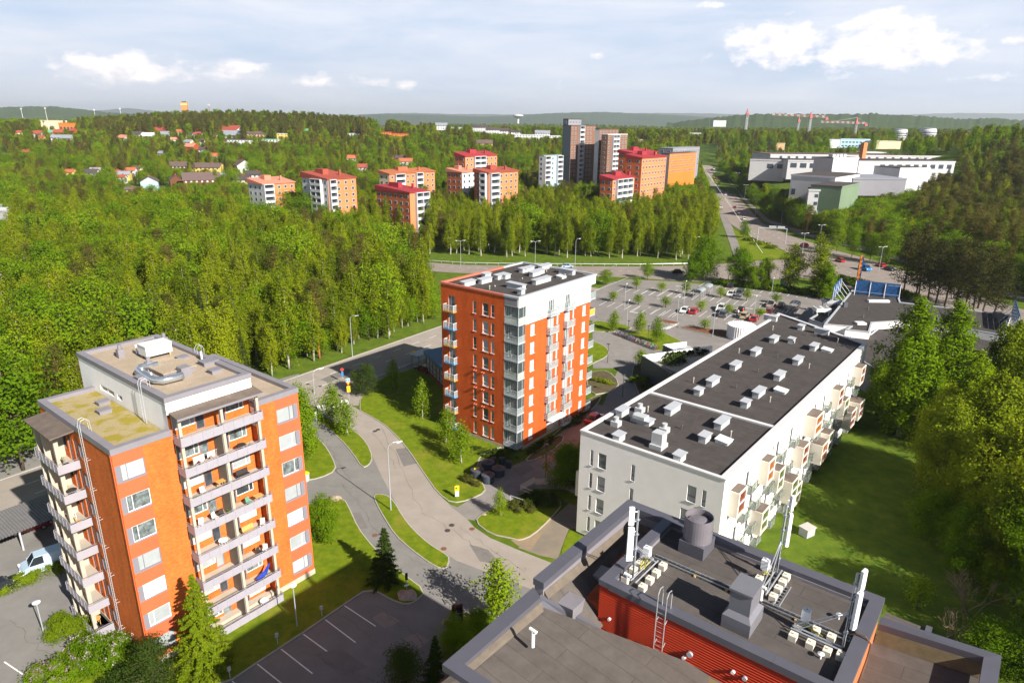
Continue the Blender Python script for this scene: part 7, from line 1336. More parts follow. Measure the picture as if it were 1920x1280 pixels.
# ---------------- trees ----------------
def leafmat(name, c1, c2, hue=.25):
    m = bpy.data.materials.new(name); m.use_nodes = True; nt = m.node_tree; N = nt.nodes; L = nt.links; N.clear(); out = N.new('ShaderNodeOutputMaterial')
    oi = N.new('ShaderNodeObjectInfo'); g = N.new('ShaderNodeTexCoord'); n = N.new('ShaderNodeTexNoise'); n.inputs['Scale'].default_value = .7; n.inputs['Detail'].default_value = 4; L.new(g.outputs['Object'], n.inputs[0])
    a = N.new('ShaderNodeMath'); a.operation = 'MULTIPLY_ADD'; L.new(oi.outputs['Random'], a.inputs[0]); a.inputs[1].default_value = 1.15; L.new(n.outputs[0], a.inputs[2]); s = N.new('ShaderNodeMath'); s.operation = 'SUBTRACT'; L.new(a.outputs[0], s.inputs[0]); s.inputs[1].default_value = .6; s.use_clamp = True
    mx = N.new('ShaderNodeMix'); mx.data_type = 'RGBA'; L.new(s.outputs[0], mx.inputs[0]); mx.inputs[6].default_value = (*c1, 1); mx.inputs[7].default_value = (*c2, 1)
    d = N.new('ShaderNodeBsdfDiffuse'); t = N.new('ShaderNodeBsdfTranslucent'); L.new(mx.outputs[2], d.inputs[0])
    v = N.new('ShaderNodeVectorMath'); v.operation = 'MULTIPLY'; L.new(mx.outputs[2], v.inputs[0]); v.inputs[1].default_value = (1.25, 1.15, .5); L.new(v.outputs[0], t.inputs[0])
    ms = N.new('ShaderNodeMixShader'); ms.inputs[0].default_value = .32; L.new(d.outputs[0], ms.inputs[1]); L.new(t.outputs[0], ms.inputs[2]); L.new(ms.outputs[0], out.inputs[0]); return m
LM = dict(nbirch=leafmat('near_birch_leaves', (.15, .205, .010), (.28, .33, .018)), birch=leafmat('birch_leaves', (.115, .165, .007), (.235, .280, .010)), birchb=leafmat('bright_leaves', (.12, .20, .006), (.20, .29, .010)), broad=leafmat('broad_leaves', (.09, .17, .006), (.17, .26, .010)), pine=leafmat('pine_needles', (.068, .084, .018), (.125, .122, .030)), spruce=leafmat('spruce_needles', (.030, .058, .010), (.062, .095, .014)), dpine=leafmat('dark_pine_needles', (.045, .052, .015), (.090, .088, .026)), yspruce=leafmat('yellow_spruce', (.13, .19, .008), (.22, .27, .012)), lilac=leafmat('lilac_flowers', (.35, .22, .30), (.55, .45, .50)), yellowf=leafmat('pale_flowers', (.40, .42, .10), (.5, .5, .2)))
barkw = mat('birch_bark', (.50, .47, .42), .8, 0, 0, 1.2, stretch=(1, 1, .35), col2=(.22, .20, .17), coord='obj'); barkp = mat('pine_bark', (.36, .15, .06), .9, 0, .25, 2); barkd = mat('dark_bark', (.10, .075, .055), .9, 0, .25, 3)
def quads(pts, size, r, asp=.62, down=0.):       # leaves turn their faces outward from the crown, loosely
    n = len(pts); c = pts.mean(0); e = pts.std(0)*1.6+.01; o = (pts-c)/e; o[:, 2] = o[:, 2]*.8+.25; o /= np.linalg.norm(o, axis=1)[:, None]+.2; nn = o+r.normal(size=(n, 3))*.62; nn /= np.linalg.norm(nn, axis=1)[:, None]
    a = np.cross(nn, r.normal(size=(n, 3))); a /= np.linalg.norm(a, axis=1)[:, None]; b = np.cross(nn, a)
    s = (size*r.uniform(.65, 1.35, n))[:, None]*.5; a = a*s; b = b*s*asp; v = np.stack([pts-a, pts+b, pts+a, pts-b], 1).reshape(-1, 3); return v
def leafmesh(name, pts, size, r, mt, asp=.62, down=0.):
    v = quads(np.array(pts), size, r, asp, down); n = len(v)//4; me = bpy.data.meshes.new(name); me.vertices.add(4*n); me.vertices.foreach_set('co', v.astype(np.float32).ravel()); me.loops.add(4*n); me.loops.foreach_set('vertex_index', np.arange(4*n, dtype=np.int32)); me.polygons.add(n); me.polygons.foreach_set('loop_start', np.arange(0, 4*n, 4, dtype=np.int32)); me.polygons.foreach_set('loop_total', np.full(n, 4, dtype=np.int32)); me.update(); me.validate(); me.materials.append(mt); return me
def bez(p, q, r_, k): return None
def gen(kind, h, cr, seed, nl, ls, mt, bark, base=.18, name=None):
    r = np.random.RandomState(seed); pts = []; tb = MB(); lean = r.uniform(-.045, .045, 2)*h; tb.m(bark)
    def trunk(z): return np.array([lean[0]*(z/h)**1.5+.12*sin(z*.5+seed), lean[1]*(z/h)**1.5+.12*cos(z*.43+seed), z])
    zs = np.linspace(0, h*.97, 9); tr = .012*h+.02; tb.tube([tuple(trunk(z)) for z in zs], [tr*(1-.9*z/h)+.015 for z in zs], 7)
    tb.m(barkd if kind in ('birch', 'broad') else bark)
    if kind in ('birch', 'broad'):
        nb = 62 if kind == 'birch' else 54; W = []
        for i in range(nb):
            t = (i+r.uniform(0, 1))/nb; z0 = h*(base+(.96-base)*t); L_ = cr*((sin(pi*min(1, t*.80+.16)))**.75 if kind == 'birch' else (sin(pi*min(1, t*.82+.13)))**.5)*r.uniform(.62, 1.18); az = i*2.4+r.uniform(-.5, .5); up = (.75 if kind == 'birch' else .55)*(.6+t)
            o = trunk(z0); d = np.array([cos(az), sin(az), 0])
            path = [o+d*L_*s+np.array([0, 0, up*L_*s-(.55 if kind == 'birch' else .25)*L_*s*s*1.4]) for s in (0, .35, .7, 1)]; path = [p+np.append(r.normal(0, .04*L_, 2), 0)*k for k, p in enumerate(path)]
            tb.tube([tuple(p) for p in path], [(.05+.005*h*(1-t))*h/15, .035*h/15, .022*h/15, .008], 4, False); W.append((path, L_, t))
        tot = sum(w[1]**1.5 for w in W)
        for path, L_, t in W:
            n = int(nl*L_**1.5/tot)+8; k = max(3, int(L_*1.6))
            cs = []
            for _ in range(k): s = r.uniform(.3, 1.02); i = min(2, int(s*3)); f = s*3-i; cs.append(path[i]*(1-f)+path[i+1]*f+r.normal(0, .16*L_, 3)*np.array([1, 1, .6]))
            for c in cs:
                m_ = n//k+1; g = r.normal(0, 1, (m_, 3))*np.array([.42, .42, .34])*(.5+.22*cr)
                if kind == 'birch': g[:, :2] *= .8; g[:, 2] -= r.exponential(.5, m_)*(.5+.25*cr)
                pts.append(c+g)
        top = trunk(h*.95); g = r.normal(0, 1, (nl//40, 3))*np.array([.25, .25, .5]); pts.append(top+g)
    elif kind == 'pine':
        nb = 46
        for i in range(nb):
            t = (i+r.uniform(0, 1))/nb; z0 = h*(base+(.97-base)*t); L_ = cr*(1-.75*t**1.6)*r.uniform(.55, 1.15)*min(1, .5+t*2.5); az = i*2.4+r.uniform(-.4, .4); o = trunk(z0); d = np.array([cos(az), sin(az), 0]); e = o+d*L_+np.array([0, 0, L_*.28])
            tb.tube([tuple(o), tuple(o+d*L_*.5+np.array([0, 0, L_*.05])), tuple(e)], [.07, .045, .015], 4, False)
            for s in (.45, .7, .9, 1.05):
                c = o+(e-o)*s+r.normal(0, .12*L_, 3); m_ = int(nl/nb/4)+2; pts.append(c+r.normal(0, 1, (m_, 3))*np.array([.42, .42, .16])*(.6+.16*cr)+np.array([0, 0, .1]))
    else:
        nb = int(h*15)
        for i in range(nb):
            t = (i+.5)/nb; z0 = h*(base+(.97-base)*t); L_ = cr*(1-t)**.95*r.uniform(.82, 1.08)*(.72+.28*abs(sin(i*.42)))+.1; az = i*2.4+r.uniform(-.4, .4); o = trunk(z0); d = np.array([cos(az), sin(az), 0]); e = o+d*L_+np.array([0, 0, -.28*L_+.12*L_*t])
            if i % 3 == 0: tb.tube([tuple(o), tuple(e)], [.035, .01], 3, False)
            m_ = int(nl*(L_+.1)/(nb*cr*.5))+2; s = r.uniform(.1, 1.05, m_)[:, None]**.7; pts.append(o+(e-o)*s+r.normal(0, 1, (m_, 3))*np.array([.13, .13, .05])*(.35+.25*L_)-np.array([0, 0, .08]))
    pts = np.concatenate(pts); pts = pts[pts[:, 2] > .15]; me = leafmesh('crown', pts, ls, r, mt, .62 if kind in ('birch', 'broad') else .4)
    t_me = bpy.data.meshes.new('trunk'); t_me.from_pydata(tb.v, [], tb.f); [t_me.materials.append(q) for q in tb.mats]; t_me.polygons.foreach_set('material_index', tb.mi); t_me.polygons.foreach_set('use_smooth', [True]*len(tb.f)); return (me, t_me, h)
PR = {}
def proto(key, n, *a):
    PR[key] = [gen(a[0], a[1], a[2], 11*i+len(key)*3, *a[3:]) for i in range(n)]
proto('birch', 6, 'birch', 16, 2.25, 5600, .30, LM['birch'], barkw, .20)
proto('birchf', 3, 'birch', 14, 2.5, 900, .62, LM['birch'], barkw, .12)
proto('broad', 4, 'broad', 9, 3.1, 4600, .28, LM['broad'], barkd, .2)
proto('pine', 4, 'pine', 17, 3.0, 4600, .30, LM['pine'], barkp, .42)
proto('dpine', 3, 'pine', 15, 3.6, 4200, .36, LM['dpine'], barkd, .22)
proto('spruce', 3, 'spruce', 15, 2.6, 2600, .36, LM['spruce'], barkd, .06)
proto('pinef', 3, 'pine', 15, 2.8, 600, .7, LM['pine'], barkp, .4); proto('sprucef', 2, 'spruce', 14, 2.4, 500, .7, LM['spruce'], barkd, .05); proto('broadf', 3, 'broad', 11, 3.4, 700, .65, LM['broad'], barkd, .12)
proto('nbirch', 2, 'birch', 16, 3.7, 24000, .30, LM['nbirch'], barkw, .16); proto('naspen', 2, 'birch', 17, 2.7, 17000, .32, LM['birchb'], barkw, .1); proto('nbroad', 2, 'broad', 12, 3.8, 17000, .29, LM['broad'], barkd, .1); proto('nspruce', 1, 'spruce', 12, 2.9, 26000, .24, LM['yspruce'], barkd, .03); proto('gspruce', 2, 'spruce', 8, 1.7, 9000, .20, LM['spruce'], barkd, .03); proto('gpine', 2, 'pine', 8, 2.3, 6500, .22, LM['spruce'], barkd, .08)
proto('young', 3, 'birch', 6, 1.25, 1700, .22, LM['birchb'], barkw, .25); proto('youngb', 2, 'broad', 3.2, .8, 420, .19, LM['birchb'], barkd, .3)
NM = {'birch': 'birch_tree', 'birchf': 'birch_tree', 'broad': 'broadleaf_tree', 'pine': 'pine_tree', 'dpine': 'pine_tree', 'spruce': 'spruce_tree', 'nbirch': 'birch_tree', 'naspen': 'aspen_tree', 'nbroad': 'broadleaf_tree', 'nspruce': 'spruce_tree', 'gspruce': 'spruce_tree', 'gpine': 'pine_tree', 'young': 'young_birch', 'youngb': 'young_tree', 'pinef': 'pine_tree', 'sprucef': 'spruce_tree', 'broadf': 'broadleaf_tree'}
tr_ = random.Random(77)
def tree(key, p, h, label, group=None, wd=None, v=None):
    c, t, h0 = PR[key][tr_.randrange(len(PR[key])) if v is None else v]; o = bpy.data.objects.new(NM[key], None); o.empty_display_size = .4; C.objects.link(o); s = h/h0; o.location = p; o.rotation_euler = (0, 0, tr_.uniform(0, 6.28)); o.scale = ((wd or s)*tr_.uniform(.95, 1.05), (wd or s)*tr_.uniform(.95, 1.05), s)
    for nm, me in (('crown', c), ('trunk', t)): q = bpy.data.objects.new(nm, me); C.objects.link(q); q.parent = o
    return tag(o, label, 'tree', group)
def inpoly(x, y, pl):
    c = False; j = len(pl)-1
    for i in range(len(pl)):
        if (pl[i][1] > y) != (pl[j][1] > y) and x < (pl[j][0]-pl[i][0])*(y-pl[i][1])/(pl[j][1]-pl[i][1])+pl[i][0]: c = not c
        j = i
    return c
# clearings in picture terms of the ground seen: roads, drives, lots
CLR = [[(690, 476), (1345, 490), (1420, 480), (1490, 470), (1700, 500), (1925, 570), (2200, 650), (2200, 700), (1900, 640), (1640, 580), (1400, 540), (1100, 530), (690, 508)], [(1300, 300), (1340, 300), (1440, 410), (1500, 440), (1700, 482), (1800, 520), (1600, 560), (1400, 500), (1362, 490), (1335, 400), (1318, 340)], [(238, 350), (322, 352), (345, 385), (300, 392), (262, 385), (245, 372)], [(-10, 275), (25, 290), (14, 312), (-20, 310)], [(1385, 440), (1475, 470), (1480, 490), (1390, 492)], [(388, 262), (410, 262), (418, 282), (395, 284)], [(1425, 330), (1800, 345), (1800, 375), (1650, 385), (1440, 395)], [(318, 412), (338, 420), (338, 440), (322, 440)]]
SET = []; IND = {}; STUFF = {}
def place(poly_px, spacing, mix, hr, maxn=99999, seed=1, zone='', order=None, jit=.45, clr=True, ground=None):
    r = random.Random(seed); W = [GT(*q) if ground is None else G(*q) for q in poly_px]; xs = [p.x for p in W]; ys = [p.y for p in W]; wp = [(p.x, p.y) for p in W]; y = min(ys); row = 0; out = []
    while y < max(ys):
        x = min(xs)+(row % 2)*spacing/2
        while x < max(xs):
            X, Y = x+r.uniform(-jit, jit)*spacing, y+r.uniform(-jit, jit)*spacing; x += spacing
            if not inpoly(X, Y, wp): continue
            z = H(X, Y); px_, py_ = P((X, Y, z))
            k = r.random(); s = 0
            for key, pr in mix:
                s += pr
                if k < s: break
            h = r.uniform(*hr)*(1.0 if key[0] != 'p' else 1.05)
            if clr and any(inpoly(px_, py_, c) for c in CLR): continue
            D = Y; cw = 2.0*1256/D; ty = P((X, Y, z+h))[1]
            if any(D < v[4]+3 and px_+cw > v[0] and px_-cw < v[2] and ty < v[3]-2 and py_ > v[1] for v in VIS): 
                # a lower tree if it can stay under the view, else none
                hh = h
                while hh > 3:
                    hh *= .8; ty = P((X, Y, z+hh))[1]
                    if not any(D < v[4]+3 and px_+cw > v[0] and px_-cw < v[2] and ty < v[3]-2 and py_ > v[1] for v in VIS): break
                if hh <= 4: continue
                h = hh
                if h < 7: key = {'birch': 'broad', 'pine': 'broad', 'spruce': 'spruce'}.get(key, key)
            out.append((X, Y, z, h, key, zone))
        y += spacing*.87; row += 1
    SET.extend(out); return len(out)
Fb = [(-420, 1050), (-60, 905), (60, 880), (200, 815), (420, 752), (560, 695), (640, 668), (716, 642), (812, 602), (806, 570), (770, 535), (700, 507), (620, 478), (500, 450), (380, 430), (200, 420), (0, 415), (-350, 410)]
place(Fb, 4.9, [('birch', .80), ('broad', .10), ('pine', .07), ('spruce', .03)], (11, 18.5), seed=3, zone='west')
place([(560, 690), (640, 664), (716, 638), (820, 596), (815, 560), (770, 533), (700, 560), (600, 620)], 3.4, [('birch', .7), ('broad', .3)], (6, 9.5), seed=5, zone='edge', clr=False)
place([(690, 478), (1338, 489), (1338, 450), (1335, 410), (1300, 396), (1100, 392), (900, 402), (760, 430), (650, 455)], 6.2, [('birch', .9), ('pine', .06), ('broad', .04)], (14, 17.5), seed=7, zone='row')
place([(-600, 413), (0, 418), (400, 428), (600, 460), (690, 476), (760, 430), (900, 402), (1100, 390), (1320, 392), (1316, 330), (1290, 300), (700, 300), (-600, 300)], 8.5, [('birch', .52), ('pine', .26), ('broad', .14), ('spruce', .08)], (10.5, 16), seed=9, zone='town')
place([(1440, 398), (1500, 400), (1640, 400), (1700, 400), (1800, 420), (1930, 480), (1930, 560), (1700, 484), (1600, 462), (1500, 436)], 5.6, [('broad', .45), ('birch', .3), ('pine', .25)], (9, 14), seed=11, zone='avenue', clr=False)
place([(1690, 450), (1930, 560), (2300, 640), (2300, 420), (1990, 330), (1800, 340), (1720, 380)], 6.0, [('pine', .62), ('birch', .25), ('spruce', .13)], (14, 19), seed=13, zone='hill', clr=False)
SET_FAR = len(SET)
# individuals: the 300 largest of each kind; the rest of each kind as one mass
LBL = {('birch', 'west'): 'birch in the dense bright wood left of the large road', ('birch', 'edge'): 'low young birch on the road side edge of the wood', ('birch', 'row'): 'tall birch in the wood behind the cross road', ('birch', 'town'): 'birch among the houses beyond the wood', ('birch', 'avenue'): 'birch between the avenue and the white factory', ('birch', 'hill'): 'birch among the pines of the right-hand hill',
 ('broad', 'west'): 'round broadleaf tree inside the bright wood', ('broad', 'edge'): 'leafy round tree on the road side edge of the wood', ('broad', 'row'): 'broadleaf tree among the tall birches', ('broad', 'town'): 'round broadleaf tree among the houses', ('broad', 'avenue'): 'round deep green tree between the avenue and the factory', ('broad', 'hill'): 'broadleaf tree on the right-hand hill',
 ('pine', 'west'): 'olive pine standing in the bright birch wood', ('pine', 'row'): 'olive pine among the tall birches', ('pine', 'town'): 'olive pine among the houses beyond the wood', ('pine', 'avenue'): 'pine between the avenue and the factory', ('pine', 'hill'): 'tall brown-trunked pine on the right-hand hill', ('spruce', 'west'): 'dark spruce in the bright birch wood', ('spruce', 'town'): 'dark spruce among the houses', ('spruce', 'hill'): 'dark spruce on the right-hand hill'}
LAND = {'west': [(40, 850, 'by the carport'), (60, 700, 'at the left edge'), (60, 560, 'far left'), (180, 640, 'left of the gravel roof'), (300, 590, 'above the gravel roof'), (420, 640, 'right of the gravel roof'), (520, 620, 'above the junction'), (640, 560, 'behind the road lamp'), (740, 520, 'by the grass wedge'), (460, 520, 'mid wood'), (260, 480, 'mid left'), (620, 460, 'towards the tall row')],
 'edge': [(600, 640, 'by the junction'), (680, 610, 'by the road lamp'), (770, 570, 'near the brick tower')], 'row': [(820, 440, 'left end'), (960, 440, 'behind the tower roof'), (1100, 440, 'above the pole lamp'), (1220, 440, 'right half'), (1310, 420, 'by the avenue')],
 'town': [(100, 380, 'far left'), (300, 380, 'below the blue house'), (500, 380, 'near the leftmost block'), (660, 380, 'by the second block'), (850, 360, 'by the three blocks'), (1050, 350, 'below the towers'), (1250, 360, 'by the avenue')],
 'avenue': [(1450, 400, 'by the alley'), (1560, 400, 'below the office'), (1680, 430, 'right of the green annex'), (1850, 450, 'below the hill')], 'hill': [(1700, 400, 'left foot'), (1800, 330, 'upper slope'), (1800, 460, 'lower slope'), (1900, 380, 'right edge'), (1900, 500, 'right foot')]}
for a_, b_ in list(LBL.items()): LBL[a_] = b_.replace('in the dense bright wood left of the large road', 'in the bright left wood').replace('on the road side edge of the wood', 'on the wood edge').replace('in the wood behind the cross road', 'behind the cross road').replace(' beyond the wood', '').replace('between the avenue and the white factory', 'before the factory').replace('between the avenue and the factory', 'before the factory').replace('among the pines of the right-hand hill', 'on the right hill').replace('on the right-hand hill', 'on the right hill').replace('inside the bright wood', 'in the bright left wood').replace('standing in the bright birch wood', 'in the bright left wood').replace('in the bright birch wood', 'in the bright left wood')
for kind in ('birch', 'broad', 'pine', 'spruce'):
    L_ = [s for s in SET if s[4] == kind]; L_.sort(key=lambda s: (-s[3]/s[1] if -60 < P((s[0], s[1], s[2]+s[3]*.6))[0] < 1980 else 1))
    for s in L_[:290 if kind == 'birch' else 150]:
        qx, qy = P((s[0], s[1], s[2]+s[3]*.6)); mk = min(LAND.get(s[5], LAND['town']), key=lambda m_: (m_[0]-qx)**2+(2.2*(m_[1]-qy))**2)[2]; lab = (LBL.get((kind, s[5]), kind+' tree')+', '+('high' if s[3] > 15 else 'middling' if s[3] > 12 else 'low')+' crown, '+mk); lab = ' '.join(lab.split()[:16])
        tree(kind, Vector(s[:3]), s[3], lab, 'alike: '+lab, wd=s[3]/PR[kind][0][2]*(1.0 if s[3] > 11 else 1.25))
    STUFF[kind] = L_[290 if kind == 'birch' else 150:]
# far ridge and town trees
SET = []
VISN = len(VIS)
place([(-700, 302), (1300, 302), (1330, 262), (-700, 262)], 10.5, [('birch', .40), ('pine', .38), ('broad', .14), ('spruce', .08)], (11, 16), seed=21)
place([(180, 268), (690, 268), (690, 245), (180, 245)], 9, [('pine', .8), ('birch', .1), ('spruce', .1)], (15, 19), seed=25)
def band(y0, y1, x0f, x1f, sp, mix, hr, seed):
    r = random.Random(seed); y = y0
    while y < y1:
        x = x0f*y
        while x < x1f*y:
            X, Y = x+r.uniform(-.5, .5)*sp, y+r.uniform(-.5, .5)*sp; x += sp; z = H(X, Y); px_, py_ = P((X, Y, z)); h = r.uniform(*hr); k = r.random(); s = 0
            for key, pr in mix:
                s += pr
                if k < s: break
            if any(inpoly(px_, py_, c) for c in CLR): continue
            ty = P((X, Y, z+h))[1]; cw = 1600/Y
            if any(Y < v[4]+3 and px_+cw > v[0] and px_-cw < v[2] and ty < v[3]-1 and py_ > v[1] for v in VIS): continue
            SET.append((X, Y, z, h, key, ''))
        y += sp*.87; sp *= 1.012
mx_ = [('pine', .45), ('birch', .33), ('spruce', .12), ('broad', .10)]
band(840, 1250, -.86, .86, 10, mx_, (12, 17), 31); band(1250, 2600, -.86, .86, 15, mx_, (13, 18), 33); band(430, 860, .30, .86, 10, [('birch', .4), ('broad', .3), ('pine', .3)], (9, 14), 35)
for s in SET: STUFF.setdefault({'birch': 'birchf', 'pine': 'pinef', 'spruce': 'sprucef', 'broad': 'broadf'}[s[4]], []).append(s)
def gnstuff(name, key, items):
    if not items: return
    col = bpy.data.collections.new('variants_'+name+key); vs_ = []
    for c, t, h0 in PR[key]:
        a = MB(); me = bpy.data.meshes.new('tree_variant'); n1, n2 = len(c.vertices), len(t.vertices); co_ = np.empty(n1*3, np.float32); c.vertices.foreach_get('co', co_); co2 = np.empty(n2*3, np.float32); t.vertices.foreach_get('co', co2)
        v = np.concatenate([co_.reshape(-1, 3), co2.reshape(-1, 3)]); f = [tuple(p.vertices) for p in c.polygons]; nf = len(f); f += [tuple(i+n1 for i in p.vertices) for p in t.polygons]; me.from_pydata(v.tolist(), [], f); me.materials.append(c.materials[0]); [me.materials.append(q) for q in t.materials]; me.polygons.foreach_set('material_index', [0]*nf+[1+p.material_index for p in t.polygons]); o = bpy.data.objects.new('tree_variant', me); col.objects.link(o)
    h0 = PR[key][0][2]; r = np.random.RandomState(5); n = len(items); me = bpy.data.meshes.new(name); me.from_pydata([s[:3] for s in items], [], []); 
    for nm, tp, val in (('tscale', 'FLOAT_VECTOR', np.array([(s[3]/h0*k, s[3]/h0*k, s[3]/h0) for s, k in zip(items, r.uniform(.9, 1.2, n))]).ravel()), ('trot', 'FLOAT_VECTOR', np.array([(0, 0, a) for a in r.uniform(0, 6.28, n)]).ravel())): at = me.attributes.new(nm, tp, 'POINT'); at.data.foreach_set('vector', val.astype(np.float32))
    o = bpy.data.objects.new(name, me); C.objects.link(o); ng = bpy.data.node_groups.new('scatter', 'GeometryNodeTree'); ng.interface.new_socket('Geometry', in_out='INPUT', socket_type='NodeSocketGeometry'); ng.interface.new_socket('Geometry', in_out='OUTPUT', socket_type='NodeSocketGeometry')
    N = ng.nodes; L = ng.links; gi = N.new('NodeGroupInput'); go = N.new('NodeGroupOutput'); ip = N.new('GeometryNodeInstanceOnPoints'); ci = N.new('GeometryNodeCollectionInfo'); ci.inputs['Collection'].default_value = col; ci.inputs['Separate Children'].default_value = True; ci.inputs['Reset Children'].default_value = True
    L.new(gi.outputs[0], ip.inputs['Points']); L.new(ci.outputs[0], ip.inputs['Instance']); ip.inputs['Pick Instance'].default_value = True
    for nm, sk in (('tscale', 'Scale'), ('trot', 'Rotation')): a = N.new('GeometryNodeInputNamedAttribute'); a.data_type = 'FLOAT_VECTOR'; a.inputs[0].default_value = nm; L.new(a.outputs[0], ip.inputs[sk])
    rv = N.new('FunctionNodeRandomValue'); rv.data_type = 'INT'; L.new(rv.outputs[2], ip.inputs['Instance Index']); rv.inputs[4].default_value = 0; rv.inputs[5].default_value = len(PR[key])-1
    L.new(ip.outputs[0], go.inputs[0]); md = o.modifiers.new('scatter', 'NODES'); md.node_group = ng; return o
for key, nm, lb in (('birch', 'birch_wood', 'rest of the bright birch wood filling the left middle distance'), ('broad', 'broadleaf_wood', 'broadleaf trees scattered through the town'), ('pine', 'pine_wood', 'pines scattered between town and hill'), ('spruce', 'spruce_wood', 'spruces scattered through the woods'), ('birchf', 'distant_birch_wood', 'distant pale green birch cover'), ('pinef', 'distant_pine_wood', 'distant olive pine forest on ridge and horizon'), ('sprucef', 'distant_spruce_wood', 'distant dark spruces in the forest'), ('broadf', 'distant_broadleaf_wood', 'distant round tree cover in the town')):
    o = gnstuff(nm, key, STUFF.get(key, []))
    if o: tag(o, lb, 'forest', kind='stuff')
# ---- single trees that can be told apart ----
def hh(b, t): # height from base and top picture points
    p = GT(*b); r = ray(*t); return max(1.2, HC+r[2]*(p.y/r[1])-p.z)
def T1(key, b, t, label, wd=None, group=None, v=None): p = GT(*b); h = hh(b, t); return tree(key, p, h, label, group, wd=(wd/2/{'nbirch': 3.9, 'naspen': 2.9, 'nbroad': 3.8, 'nspruce': 2.9, 'gspruce': 1.7, 'gpine': 2.3, 'young': 1.25, 'youngb': .8, 'birch': 2.5, 'broad': 3.1, 'dpine': 3.6, 'pine': 3.0, 'spruce': 2.6}[key]) if wd else None, v=v)
T1('nspruce', (384, 1262), (372, 1076), 'tall yellow-green spruce standing before the orange tower', 6.2); T1('gpine', (290, 1290), (292, 1205), 'olive mountain pine at the bottom edge beside the spruce', 4.6); T1('gspruce', (722, 1092), (719, 988), 'dark green conifer on the lawn tip between footpath and car park', 4.6)
T1('nbroad', (606, 1012), (604, 938), 'round tree with pale flowers right of the orange tower', 4.2); T1('nbroad', (566, 862), (560, 732), 'leafy tree behind the right edge of the orange tower', 6)
T1('young', (625, 793), (618, 719), 'young birch on the junction lawn, left one', 3.0); T1('young', (652, 815), (650, 752), 'young birch on the junction lawn, right one', 3.2); T1('young', (791, 785), (790, 711), 'slim young birch alone on the lawn left of the brick tower', 2.6); T1('young', (836, 833), (829, 764), 'young birch under the lowest small balconies of the brick tower', 2.6); T1('young', (866, 868), (868, 793), 'young birch on the lawn above the round containers', 3.0); T1('young', (738, 733), (722, 672), 'slim birch in the tower shadow', 2.6)
T1('gpine', (690, 742), (684, 683), 'dark bushy pine beside the junction sign', 4.6); T1('gpine', (668, 740), (664, 695), 'yellowish pine left of the dark bushy pine', 3.4); T1('young', (938, 967), (934, 917), 'crooked young rowan on the round lawn by the driveway', 1.6)
T1('nbroad', (1064, 918), (1063, 836), 'round dark tree at the corner of the white block', 5.4); T1('young', (935, 1172), (936, 1056), 'birch rising behind the flat roof edge near the road', 3.6); T1('gspruce', (812, 1296), (810, 1188), 'small dark spruce in the shade by the flat roof corner', 3.0); T1('gpine', (762, 1310), (758, 1218), 'dark pine bush at the bottom edge of the car park', 4.4); T1('nbroad', (855, 1232), (852, 1168), 'dark leafy shrub tree behind the sign pylon', 3.4); T1('nbroad', (900, 1200), (895, 1150), 'dark shrub between sign pylon and birch', 3.0)
for b, t, lb in (((235, 292), (235, 232), 'at the left end of the lowest row'), ((400, 312), (398, 250), 'second in the lowest row'), ((572, 330), (572, 264), 'third in the lowest row'), ((388, 212), (385, 138), 'first in the upper row'), ((548, 230), (548, 173), 'second in the upper row'), ((710, 246), (708, 168), 'before the trolley shelter'), ((804, 358), (804, 290), 'right of the red hatchback'), ((932, 268), (932, 206), 'left of the small white car'), ((978, 372), (978, 314), 'beside the dark grey crossover'), ((1100, 288), (1100, 214), 'right of the dark van'), ((1176, 392), (1176, 340), 'beside the crimson car'), ((1288, 304), (1288, 246), 'above the pickup'), ((828, 474), (828, 412), 'alone in the bark bed')): T1('youngb', q6(*b), q6(*t), 'small car park tree '+lb, 2.6)
T1('broad', q6(460, 150), q6(450, 45), 'round tree at the road corner of the car park', 4.4); T1('broad', q6(190, 185), q6(185, 92), 'round tree just right of the brick tower roof', 4.4)
for b, t, lb in (((240, 482), (243, 352), 'left'), ((408, 506), (408, 356), 'middle'), ((516, 557), (515, 390), 'right')): T1('young', q6(*b), q6(*t), 'slim lawn tree by the bicycles, %s of three' % lb, 2.9)
T1('young', (1203, 690), (1200, 656), 'low bright tree before the white ramp wall', 3.0); T1('nbroad', (1228, 712), (1226, 684), 'dark round shrub tree beside the dark ramp wall', 3.2)
for b, t, k, w_, lb in (((1318, 526), (1316, 447), 'nbroad', 9, 'large round maple left of the car park hedge'), ((1296, 528), (1296, 480), 'nbroad', 5, 'lower maple at its left side'), ((1385, 534), (1386, 468), 'nbroad', 8, 'second large maple behind the parked black saloon'), ((1412, 541), (1412, 500), 'nbroad', 5, 'small bright tree right of the second maple'), ((1432, 541), (1432, 486), 'nbroad', 5, 'dark tree before the birches at the hedge'), ((1479, 546), (1482, 455), 'birch', 8, 'tall birch at the hedge, left of the pair'), ((1533, 555), (1533, 437), 'birch', 8, 'tallest leaning birch at the hedge'), ((1545, 560), (1546, 492), 'naspen', 6, 'bright tree under the tallest leaning birch'),
    ((1393, 447), (1391, 415), 'broad', 4, 'round tree on the traffic island, left'), ((1401, 446), (1401, 427), 'broad', 2.4, 'small tree on the traffic island, right'), ((1568, 472), (1573, 414), 'broad', 6, 'first tree of the four by the avenue'), ((1596, 482), (1600, 422), 'broad', 6, 'second tree of the four by the avenue'), ((1630, 490), (1634, 438), 'broad', 6, 'third tree of the four by the avenue'), ((1664, 497), (1668, 434), 'broad', 7, 'fourth tree of the four by the avenue')): T1(k, b, t, lb, w_)
